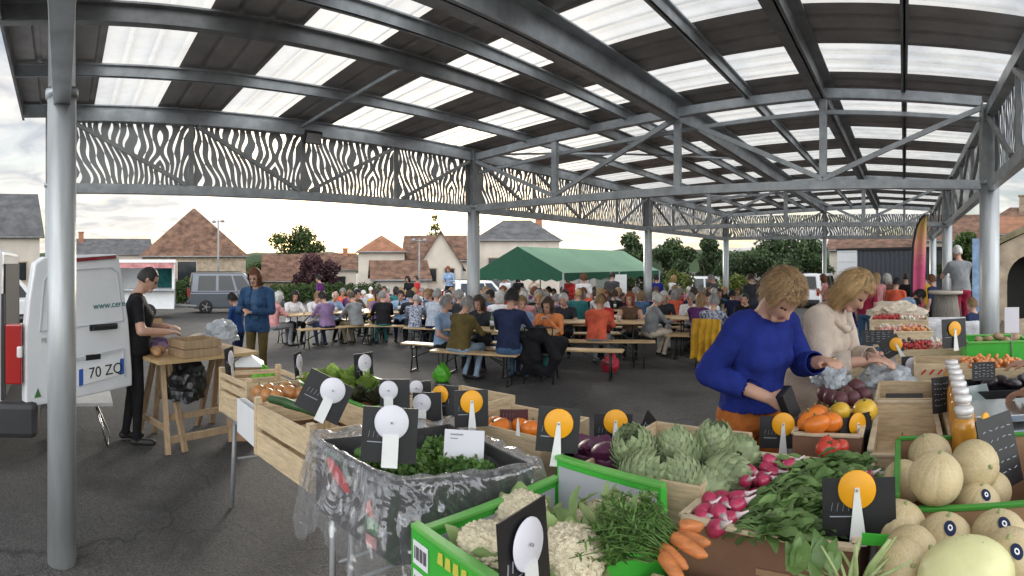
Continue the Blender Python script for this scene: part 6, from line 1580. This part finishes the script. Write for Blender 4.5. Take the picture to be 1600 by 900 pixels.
heap(ONI, [(405, 612, 3.2), (420, 608, 3.2), (436, 612, 3.15), (452, 614, 3.1), (418, 618, 3.05), (470, 616, 3.1), (432, 620, 3.0), (448, 606, 3.25)], ['onion ' + s for s in ('over the slatted crate edge', 'behind the crate edge', 'at the middle of the brown heap', 'near the tilted sign', 'closest to the narrow crate', 'touching the tilted sign', 'lying in front of the heap', 'at the back beside the lettuce')], 'brown onions behind the slatted crate')
heap(POT, [(1545, 530, 4.15), (1560, 526, 4.25), (1572, 533, 4.1), (1530, 532, 4.15), (1585, 528, 4.15)], ['potato ' + s for s in ('at the fingertips of the reaching hand', 'behind the reaching hand', 'under the reaching hand', 'at the green box corner', 'nearest the frame edge')], 'potatoes in the green box')
heap(AVO, [(1545, 600, 3.3), (1565, 595, 3.4), (1583, 600, 3.35), (1598, 594, 3.45), (1535, 594, 3.4)], ['aubergine ' + s for s in ('above the steel tray corner', 'at the back of the dark crate', 'in the middle of the dark crate', 'at the frame edge', 'beside the leaning pane')], 'aubergines in the dark crate')
# lettuces, herbs
lm_ = M('lettuce_leaf', (.16, .3, .05), .5, var=.3, vs=10, isl=.3, trans=.3, col2=(.38, .48, .12)); hm_ = M('herb_leaf', (.07, .16, .035), .5, var=.35, vs=20, isl=.4, trans=.25, col2=(.16, .29, .07)); dm_ = M('dark_herb', (.045, .05, .02), .6, var=.4, vs=16, isl=.4)
def leafy_head(name, label, cat, p, mt, r, n, L, w, grp=None):
    m = MB()
    for k in range(n):
        a = k * 2.4; f = k / n; d = V((cos(a) * (1.2 - f), sin(a) * (1.2 - f), .3 + f)); leaf(m, V((cos(a), sin(a), 0)) * r * (1 - f) * .6, d, (0, 0, 1), L * U(.8, 1.2), w * U(.8, 1.2), U(-.2, .6), 0, 4, .3)
    t = thing(name, label, cat, p, U(0, 6), grp); m.build('leaves', mt, t); m = MB(); m.tube([(0, 0, -.04), (0, 0, .02)], .015, n=7); m.build('stem', lm_, t)
for x, y, r, lb in ((490, 606, 3.3, 'lettuce beside the tilted white sign'), (520, 600, 3.4, 'lettuce in the middle of its crate'), (548, 604, 3.35, 'lettuce under the small white sign'), (572, 610, 3.3, 'lettuce next to the dark herbs')): leafy_head('lettuce', lb, 'lettuce', P(x, y, r), lm_, .05, 26, .11, .045, 'lettuces in the back crate')
for x, y, r, lb in ((560, 628, 3.05, 'dark herb bunch behind the tilted sign'), (590, 632, 3.0, 'dark herb bunch behind the big white sign')): leafy_head('herb_bunch', lb, 'herbs', P(x, y, r), dm_, .05, 60, .09, .018, 'dark herb bunches')
for k, (fx, fy, lb) in enumerate(((.3, .3, 'parsley bunch in the liner nearest the big white sign'), (.55, .4, 'parsley bunch in the middle of the liner'), (.72, .7, 'parsley bunch below the white card'), (.35, .75, 'parsley bunch at the back of the liner'))):
    a, b = V((*LQ[0], 0)).lerp(V((*LQ[1], 0)), fx), V((*LQ[3], 0)).lerp(V((*LQ[2], 0)), fx); p = a.lerp(b, fy); p.z = .93
    t = thing('parsley_bunch', lb, 'parsley', p, U(0, 6), 'parsley bunches in the liner'); m = MB(); leafcloud(m, [((0, 0, .02), (.12, .11, .07)), ((.05, .04, .05), (.07, .06, .04)), ((-.05, -.03, .045), (.06, .07, .045))], 900, .014, 0, .7); m.build('leaves', hm_, t)
    for q in range(6): m = MB(); m.tube([(U(-.02, .02), U(-.02, .02), -.15), (U(-.07, .07), U(-.07, .07), .04)], .003, n=5); m.build('stem', lm_, t)
for x, y, r, lb in ((445, 632, 2.5, 'cucumber showing over the big slatted crate'), (470, 640, 2.42, 'cucumber at the big slatted crate corner')):
    m = MB(); m.tube([(-.13, 0, 0), (-.1, 0, .006), (0, .004, .01), (.1, 0, .006), (.13, 0, 0)], [.006, .02, .022, .02, .006], n=12); o = m.build('cucumber', M('cucumber', (.03, .08, .02), .4, var=.3)); o.location = P(x, y, r); o.rotation_euler = (0, 0, .3); tag(o, lb, 'cucumber', 'cucumbers in the slatted crate')
cab = M('red_cabbage', (.1, .02, .06), .4, var=.3, vs=6)
for x, y, r, lb in ((925, 712, 2.15, 'purple cabbage below the orange disc sign'), (948, 718, 2.05, 'purple cabbage next to the artichokes')):
    m = MB(); m.ball((0, 0, 0), (.075, .075, .065), 0, 20); t = thing('red_cabbage', lb, 'cabbage', P(x, y, r), U(0, 6), 'purple cabbages'); m.build('head', cab, t)
    for k in range(5): a = 1.26 * k; m = MB(); leaf(m, (.05 * cos(a), .05 * sin(a), -.04), (cos(a) * .5, sin(a) * .5, 1), (-cos(a), -sin(a), .3), .12, .06, .5, 0, 5, .2); m.build('leaf', cab, t)
crate('wooden_crate', 'dark crate of purple cabbages beside the artichokes', 'crate', rect(-1.3, -1.12, 2.24, 2.6), .715, .98, black, None, group=GC) if False else None

# right wing crates
crate('squash_crate', 'crate of orange and yellow squash beside the blue sweater', 'crate', rect(-.5, -.19, 2.36, 2.78), .81, .98, brownbox, rimc, group=GC)
crate('wooden_tray', 'pale empty wooden tray with three tomatoes', 'tray', rect(-.15, .17, 2.27, 2.82), .81, .95, woodx, rimc, None, .012, [.93, .95, 1.02, .95], group=GC)
crate('wooden_crate', 'pale wooden crate with a dark pad behind the tomato tray', 'crate', rect(-.16, .17, 2.86, 3.3), .81, 1.03, woodx, None, group=GC)
crate('beet_crate', 'crate heaped with dark beetroots', 'crate', rect(-.5, -.19, 2.82, 3.24), .81, .97, woodx, None, group=GC)
m = MB(); m.box((0, 0, 0), (.22, .26, .02)); o = m.build('dark_pad', black, None, .006); o.location = (0, 3.06, .97); tag(o, 'dark flat pad lying inside the wooden crate', 'pad')
m = MB(); m.box((0, 0, -.07), (.22, .26, .12)); o = m.build('carton', card); o.location = (0, 3.06, .957 - .01); tag(o, 'brown carton filling the crate below the dark pad', 'carton')
def fcrate(label, x, y, r, w, d, h, mt, yaw=0.0, rim=None, cont=None, n=0, tilt=0):
    p = P(x, y, r); c, s = cos(yaw), sin(yaw); q = [(p.x + a * c - b * s, p.y + a * s + b * c) for a, b in ((-w / 2, -d / 2), (w / 2, -d / 2), (w / 2, d / 2), (-w / 2, d / 2))]
    return crate('produce_crate', label, 'crate', q, max(.8, p.z - h), p.z, mt, rim, group=GC)
fcrate('low crate of red packs by the beige cardigan', 1335, 560, 4.1, .5, .4, .14, woodx, .3)
stc_ = fcrate('stencilled pale crate behind the jars', 1470, 562, 3.75, .38, .3, .2, woodx, 0)
fcrate('wide crate of small packs beyond the stencilled one', 1455, 540, 4.6, .6, .4, .12, woodx, .1)
fcrate('crate of orange roots before the reaching hand', 1548, 568, 3.75, .5, .36, .14, woodx, 0, None)
fcrate('dark plastic crate of aubergines', 1572, 600, 3.35, .5, .34, .16, black, 0)
fcrate('bright green printed box of potatoes', 1553, 530, 4.2, .48, .4, .2, greenc, 0, limec)
fcrate('far crate of peaches beside the striped shirt', 1408, 515, 5.6, .6, .5, .14, woodx, .1, rimc)
fcrate('far crate of red berries on the last table', 1405, 498, 6.6, .7, .5, .12, woodx, 0, rimc)
m = MB()
for k in range(5): m.bar((-.14 + k * .055, 0, 0), (-.11 + k * .055, 0, .03), .003, .012)
sb_ = m.build('stencil_mark', CL['red'], stc_); sb_.location = (0, -.153, .13)
# packs of fruit in the far crates
random.seed(77)
packm = [M('pack_' + k, c, .4, var=.3, vs=30) for k, c in dict(red=(.4, .03, .03), pink=(.6, .3, .25), pale=(.65, .6, .5), dark=(.08, .03, .04), orange=(.65, .25, .08)).items()]
for x, y, r, w, d, cols, lb in ((1335, 558, 4.1, .42, .32, (0, 3, 0, 1), 'red and pink fruit packs in the low crate by the beige cardigan'), (1455, 538, 4.6, .5, .32, (0, 1, 3, 2), 'mixed berry packs in the wide crate behind the jars'), (1408, 513, 5.6, .5, .4, (1, 4, 2, 1), 'peaches heaped in the far crate by the striped shirt'), (1405, 496, 6.6, .6, .4, (0, 2, 0, 1), 'red berries heaped in the farthest crate'), (1548, 566, 3.75, .4, .28, (4, 4, 4, 4), 'small orange roots heaped before the reaching hand')):
    m = MB()
    for q in range(120):
        a_, b_ = U(-.5, .5), U(-.5, .5); m.ball((a_ * w, b_ * d, U(-.02, .025)), U(.014, .022), (0 if a_ < 0 else 1) + (0 if b_ < 0 else 2), 8)
    o = m.build('fruit_heap', [packm[c] for c in cols]); o.location = P(x, y, r); o['kind'] = 'stuff'; tag(o, lb, 'fruit')
# clear bag heap
def crumple(label, p, r, mt, seed, nm='plastic_bag', cat='bag'):
    bm = bmesh.new(); bmesh.ops.create_icosphere(bm, subdivisions=4, radius=1)
    for v in bm.verts:
        d = v.co.copy(); k = 1 + .35 * NZ.noise(d * 1.7 + V((seed, 0, 0))) + .22 * abs(NZ.noise(d * 4 + V((0, seed, 0)))) ; v.co = V((d.x * r[0], d.y * r[1], max(-.3, d.z) * r[2])) * k
    me = bpy.data.meshes.new(nm); bm.to_mesh(me); bm.free(); me.materials.append(mt); o = link(nm, me); o.location = p; return tag(o, label, cat)
bgm = M('grey_film', (.5, .54, .58), .25, var=.2, vs=12, trans=.3, bump=.5, bs=30)
crumple('crumpled grey plastic bags beside the beetroots', P(1385, 592, 3.5), (.17, .2, .09), bgm, 2.0); crumple('clear bag held under the hands of the woman in beige', P(1300, 590, 3.15), (.1, .12, .1), bgm, 5.0)
crumple('white and red cloth heap on the far table', P(1400, 488, 7.2), (.35, .3, .14), CL['cream'], 8.0, 'cloth_heap', 'cloth')
# juice jars
juice = M('orange_juice', (.62, .28, .03), .2, var=.15, vs=14, coat=.7); lid = M('jar_lid', (.75, .73, .72), .3, .2); glassc = M('jar_glass', (.55, .5, .42), .1, coat=.8)
def mk_jar():
    t = raw('juice_jar', 'jar'); m = MB(); m.lathe([(.035, 0), (.047, .008), (.05, .03), (.05, .12), (.044, .145), (.034, .16)], n=24); m.build('juice', juice, t)
    m = MB(); m.lathe([(.034, .16), (.0335, .178)], n=24); m.build('neck', glassc, t); m = MB(); m.lathe([(.038, .178), (.039, .182), (.039, .196), (.036, .2)], n=24); m.build('lid', lid, t); return t
JAR = Once(mk_jar)
for k, (x, y) in enumerate(((.235, 2.1), (.25, 2.28), (.255, 2.42), (.26, 2.56), (.265, 2.7), (.27, 2.84), (.27, 2.98), (.275, 3.12))):
    JAR((x, y, .985), 0, ['front jar of orange juice, largest of the row'] [0] if k == 0 else f"{['', 'second', 'third', 'fourth', 'fifth', 'sixth', 'seventh', 'last'][k]} jar of juice counted back from the front one", group='jars of orange juice')
m = MB(); m.box((0, 0, 0), (.14, .18, .265)); o = m.build('jar_stand', woodx, None, .004); o.location = (.235, 2.1, .851); tag(o, 'small wooden block under the front juice jar', 'block')
m = MB(); m.box((0, 0, 0), (.12, 1.06, .18)); o = m.build('jar_shelf', woodx, None, .004); o.location = (.262, 2.74, .893); tag(o, 'narrow wooden box under the row of jars', 'board')
# steel scale
t = thing('steel_scale', 'brushed steel weighing tray beside the jars', 'scale', (.6, 2.78, .8)); 
m = MB(); m.box((0, 0, .06), (.42, .34, .12)); m.build('base', galv, t, .01); m = MB(); m.box((0, .02, .175), (.5, .4, .015)); m.box((0, -.18, .185), (.5, .01, .035)); m.box((-.25, .02, .185), (.01, .4, .035)); m.build('pan', M('brushed_steel', (.6, .61, .6), .22, .9, .08, 30, stretch=(1, 20, 1)), t, .003)
m = MB(); m.box((0, 0, .14), (.08, .08, .06)); m.build('stem', black, t)
crumple('blue and white packets under the scale front', (.5, 2.4, .9), (.12, .08, .07), CL['lightblue'], 11.0, 'packet', 'packet')
t = thing('glass_pane', 'tilted grey glass pane between jars and aubergines', 'pane', (.42, 3.1, .86), .5); m = MB(); m.box((0, 0, .1), (.2, .01, .16), rot=Matrix.Rotation(-.5, 4, 'X')); m.build('pane', M('greenish_glass', (.3, .36, .36), .1, coat=.5), t); m = MB(); m.bar((-.1, .04, .02), (.12, .04, .02), .02, .02); m.build('rail', galv, t)

# ------------------------------------------------------------------ price signs
bk = M('sign_board', (.014, .014, .016), .45, var=.3, vs=10); dw = M('disc_white', (.7, .69, .75), .45, var=.04); do = M('disc_orange', (.8, .36, .008), .45, var=.06); cw = M('clip_white', (.72, .73, .72), .4, var=.04)
chalk = M('chalk', (.3, .32, .36), .8)
GP_ = 'price signs clipped on the crates'
def sign(label, x, y, dpx, kind, bw=.2, bh=.16, bx=0.0, bz=-.045, yaw=0.0, roll=0.0, d=.107, stem=.15, pitch=-.08, boardmat=None, sw=.042, chalked=True, r=None):
    if r: d = dpx * r / F
    r = r or d * F / dpx; p = P(x, y, r)
    t = thing('price_sign', label, 'price sign', p, az(x) + yaw, GP_); t.rotation_euler = (pitch, roll, az(x) + yaw)
    m = MB(); m.box((bx, .012, bz), (bw, .004, bh)); m.build('board', boardmat or bk, t)
    if kind:
        m = MB(); rot = Matrix.Rotation(pi / 2, 3, 'X'); m.lathe([(.001, -.002), (d / 2 - .002, -.002), (d / 2, 0), (d / 2 - .002, .002), (.001, .002)], (0, 0, 0), 40, 0, rot); m.build('disc', do if kind == 'o' else dw, t)
        m = MB()
        if kind == 'o': m.prism([(-.006, -.006, .006), (.006, -.006, .006), (sw / 2, -.008, -stem), (-sw / 2, -.008, -stem)], (0, .004, 0))
        else: m.prism([(-sw / 2, -.005, -d * .35), (sw / 2, -.005, -d * .35), (sw / 2, -.008, -stem), (-sw / 2, -.008, -stem)], (0, .004, 0))
        m.build('clip', cw, t)
        m = MB(); m.lathe([(.001, -.003), (.0035, -.003), (.0035, .003), (.001, .003)], (0, -.009, 0), 10, 0, rot); m.build('rivet', galvd, t)
    if chalked:
        m = MB()
        for k in range(4): m.bar((bx - bw * .38 + k * .016, .008, bz - .01), (bx - bw * .36 + k * .016, .008, bz + .012), .001, .003)
        m.bar((bx - bw * .4, .008, bz - .025), (bx - bw * .1, .008, bz - .025), .001, .003); m.build('chalk_marks', chalk, t)
    return t
sign('tilted black sign with white disc above the slatted crate', 520, 610, 40, 'w', .2, .17, -.02, -.04, 0, .45, .107, .14)
sign('largest white disc sign in front of the parsley', 612, 660, 54, 'w', .19, .185, -.005, -.045, 0, .06, .118, .15, sw=.055, chalked=True)
sign('white disc sign peeping above the largest white one', 607, 610, 30, 'w', .14, .14, .03, -.02, r=2.5)
sign('small white disc sign behind the overlapping pair', 650, 606, 23, 'w', .09, .12, .04, -.03, .3, r=2.75)
sign('white disc sign on the crate with the knot', 659, 630, 29, 'w', .14, .14, .025, -.02, r=2.6)
sign('orange disc sign half turned beside the white disc pair', 688, 616, 27, 'o', .11, .15, .035, -.03, -.4, r=2.65)
sign('orange disc sign above the white paper card', 737, 628, 36, 'o', .15, .16, 0, -.03, .15, r=2.35)
sign('orange disc sign next to the orange squash', 873, 662, 46, 'o', .155, .16, 0, -.025, 0, .08)
sign('orange disc sign over the purple cabbages', 962, 659, 38, 'o', .17, .145, -.01, -.04, 0, .02, chalked=True)
sign('orange disc sign below the black wallet', 1224, 663, 36, 'o', .2, .145, -.01, -.04, 0, .02)
sign('turned orange disc sign before the tomato tray', 1340, 663, 36, 'o', .2, .19, .0, -.055, .75)
sign('largest orange disc sign clipped on the radish crate', 1339, 765, 60, 'o', .206, .155, .005, -.05, 0, -.02, sw=.05)
sign('turned grey white disc sign in front of the cauliflower', 826, 850, 80, 'w', .17, .2, .0, -.03, .95, 0, .107, .16)
sign('small white oval disc sign behind the lettuce', 570, 567, 27, 'w', .15, .16, 0, -.02, .7)
sign('narrow dark sign with thin white clip far behind the lettuce', 468, 566, 25, 'w', .13, .17, 0, -.02, 1.2)
sign('narrow dark sign before the box with white lid', 361, 560, 24, 'w', .17, .19, 0, -.02, 1.2)
sign('white disc sign standing before the stencilled crate', 1426, 570, 23, 'w', .16, .18, 0, -.03, .2)
sign('tilted orange disc sign beside the red packs', 1400, 538, 21, 'o', .17, .15, -.04, .0, .2, -.5)
sign('orange oval disc sign near the green potato box', 1492, 514, 24, 'o', .2, .2, 0, -.03, .6)
sign('dark diamond sign seen edge on above the artichokes', 1017, 672, 36, None, .13, .13, 0, 0, .9, .78)
sign('dark red board behind the orange squash', 803, 650, 34, None, .14, .06, 0, .0, 0, 0, boardmat=M('maroon_board', (.06, .012, .016), .5))
m = MB(); m.prism([(0, 0, 0), (.02, 0, 0), (.012, 0, .07), (.008, 0, .07)], (0, .004, 0)); o = m.build('clip_blade', cw); o.location = P(806, 680, 2.2); tag(o, 'white pointed clip in front of the dark red board', 'clip')
o = dup(o, P(1014, 705, 2.05), 0, 'white pointed clip under the dark diamond sign')
m = MB(); m.box((0, 0, 0), (.155, .004, .125)); t = thing('paper_card', 'white paper card hanging under the orange disc above the parsley', 'card', P(725, 698, 2.08), az(725)); t.rotation_euler = (-.15, .05, az(725)); m.build('sheet', dw, t)
m = MB(); m.box((-.03, -.003, .045), (.05, .001, .006)); m.box((-.04, -.003, .03), (.03, .001, .004)); m.build('scribble', chalk, t)
# blackboards on the right wing
for lb, x, y, r, w, h, ya, pi_ in (('chalk board leaning behind the tomato tray', 1470, 617, 2.75, .1, .18, .5, -.1), ('tall dark board with yellow corner beside the melons', 1562, 706, 1.95, .2, .26, .9, -.25), ('small black board in front of the orange roots', 1537, 580, 2.95, .13, .1, .2, -.1), ('black board lying behind the far packs', 1372, 527, 5.0, .3, .14, .1, -.5)):
    t = thing('chalk_board', lb, 'chalk board', P(x, y, r), az(x) + ya, 'chalk boards on the stall'); t.rotation_euler = (pi_, 0, az(x) + ya)
    m = MB(); m.box((0, 0, 0), (w, .006, h)); m.build('board', bk, t); random.seed(int(x)); m = MB()
    for k in range(5):
        zz_ = h * (.32 - .15 * k)
        for q in range(5):
            xx = -w * .38 + q * w * .17; m.bar((xx, -.0045, zz_ + U(-.004, .004)), (xx + w * U(.05, .12), -.0045, zz_ + U(-.004, .006)), .001, .003)
    m.build('chalk_marks', chalk, t)
    if x == 1562:
        m = MB(); m.lathe([(.001, -.004), (.02, -.004), (.02, .002), (.001, .002)], (-.04, 0, .13), 14, 0, Matrix.Rotation(pi / 2, 3, 'X')); m.build('yellow_disc', do, t)
t = thing('paper_sign', 'white paper sheet standing beside the green potato box', 'paper sign', P(1581, 500, 4.0), az(1581) + .2); m = MB(); m.box((0, 0, 0), (.11, .004, .19)); m.build('sheet', dw, t); m = MB(); m.tube([(0, .01, -.3), (0, .01, .0)], .005, n=6); m.build('stake', galvd, t)
# far table with white cloth
p = P(1478, 500, 7.6)
t = thing('cloth_table', 'table under a white cloth before the barrel', 'table', (p.x, p.y, gxy(p.x, p.y)), 0); zt_ = p.z - t.location.z
m = MB(); m.box((0, 0, zt_ - .02), (.9, .8, .04)); m.box((0, -.405, zt_ - .17), (.92, .01, .3)); m.build('cloth', CL['white'], t, .006)
for i in (-1, 1):
    for j in (-1, 1): m = MB(); m.tube([(i * .4, j * .35, 0), (i * .4, j * .35, zt_ - .04)], .015, n=6); m.build('leg', galvd, t)

# ------------------------------------------------------------------ trestle stall of the man in black
tw = M('trestle_wood', (.36, .25, .15), .7, var=.2, vs=5, stretch=(8, 8, 1))
tc_ = P(300, YH, 5.4); ya = az(318) + .55
t = thing('trestle_table', 'wooden trestle table in front of the man in black', 'table', (tc_.x, tc_.y, 0), ya)
m = MB(); m.box((0, 0, .855), (1.12, .75, .03)); m.build('tabletop', tablew, t)
for s in (-1, 1):
    m = MB()
    for q in (-1, 1): m.bar((s * .44, q * .32, 0), (s * .38, q * .08, .84), .05, .04); m.bar((s * .26, q * .32, 0), (s * .32, q * .08, .84), .05, .04)
    m.bar((s * .43, -.25, .22), (s * .43, .25, .22), .03, .05); m.bar((s * .36, -.12, .82), (s * .36, .12, .82), .06, .05); m.build('trestle', tw, t)
m = MB(); m.bar((-.42, -.28, .12), (.42, -.28, .12), .04, .06); m.bar((-.4, -.2, .3), (.4, -.2, .3), .04, .05); m.build('stretcher', tw, t)
def on_t(x, y, z=.872): v = at_local(tc_, ya, x, y); v.z = z; return v
q = [tuple(on_t(a, b)[:2]) for a, b in ((-.3, -.36), (.12, -.36), (.12, -.05), (-.3, -.05))]
crate('wooden_crate', 'brown wooden crate on the trestle table', 'crate', q, .872, 1.03, tw, None, ((0, .47), (.53, 1)), group='goods on the trestle table')
crumple('lilac bag lying on the trestle table', on_t(-.3, .15, .93), (.16, .12, .07), CL['mauve'], 4, 'cloth_bag'); crumple('clear bag of bread before the denim jacket', on_t(.38, .05, 1.0), (.17, .18, .15), bgm, 6); crumple('pale paper parcel on the trestle table', on_t(.2, .2, .94), (.16, .12, .06), CL['cream'], 9, 'parcel', 'parcel')
for k, (x, y, lb) in enumerate(((-.62, -.1, 'loaf nearest the hands of the man in black'), (-.52, .06, 'loaf behind the first one'), (-.66, .2, 'third loaf at the far edge'))):
    m = MB(); m.tube([(-.14, 0, 0), (-.1, 0, .01), (0, 0, .015), (.1, 0, .01), (.14, 0, 0)], [.01, .04, .048, .04, .01], n=12, flat=.8); o = m.build('bread_loaf', M('bread', (.4, .22, .1), .8, var=.3, vs=12)); o.location = on_t(x + .16, y, .91); o.rotation_euler = (0, 0, .4 * k); tag(o, lb, 'bread', 'goods on the trestle table')
t2 = thing('laptop_stand', 'upright wooden menu board on the trestle table', 'board', on_t(-.25, .3), ya + .3); m = MB(); m.box((0, 0, .16), (.2, .015, .3), rot=Matrix.Rotation(-.2, 4, 'X')); m.build('board', tablew, t2); m = MB(); m.bar((0, .09, 0), (0, .03, .2), .02, .01); m.build('prop', tablew, t2)
crumple('big black bag hanging beneath the trestle table', (*at_local(tc_, ya, -.15, -.1)[:2], .55), (.26, .2, .26), M('bin_bag', (.012, .012, .014), .3, var=.2, bump=.2, bs=6), 3, 'black_bag')
bag('lime green bag hanging at the end of the trestle table', on_t(.42, -.62, .42), M('lime_bag', (.2, .55, .04), .5, var=.1, trans=.25), 1.05, 'hanging_bag')
pw = P(386, 572, 5.4); t = thing('cool_box', 'brown box with a white lid beside the denim jacket', 'box', (pw.x, pw.y, 0), az(386)); m = MB(); m.box((0, 0, .37), (.26, .26, .74)); m.build('body', card, t, .01); m = MB(); m.add([(-.17, -.17, .74), (.17, -.17, .74), (.17, .17, .74), (-.17, .17, .74), (0, 0, .86)], [(0, 1, 4), (1, 2, 4), (2, 3, 4), (3, 0, 4), (3, 2, 1, 0)]); m.build('lid', white, t)
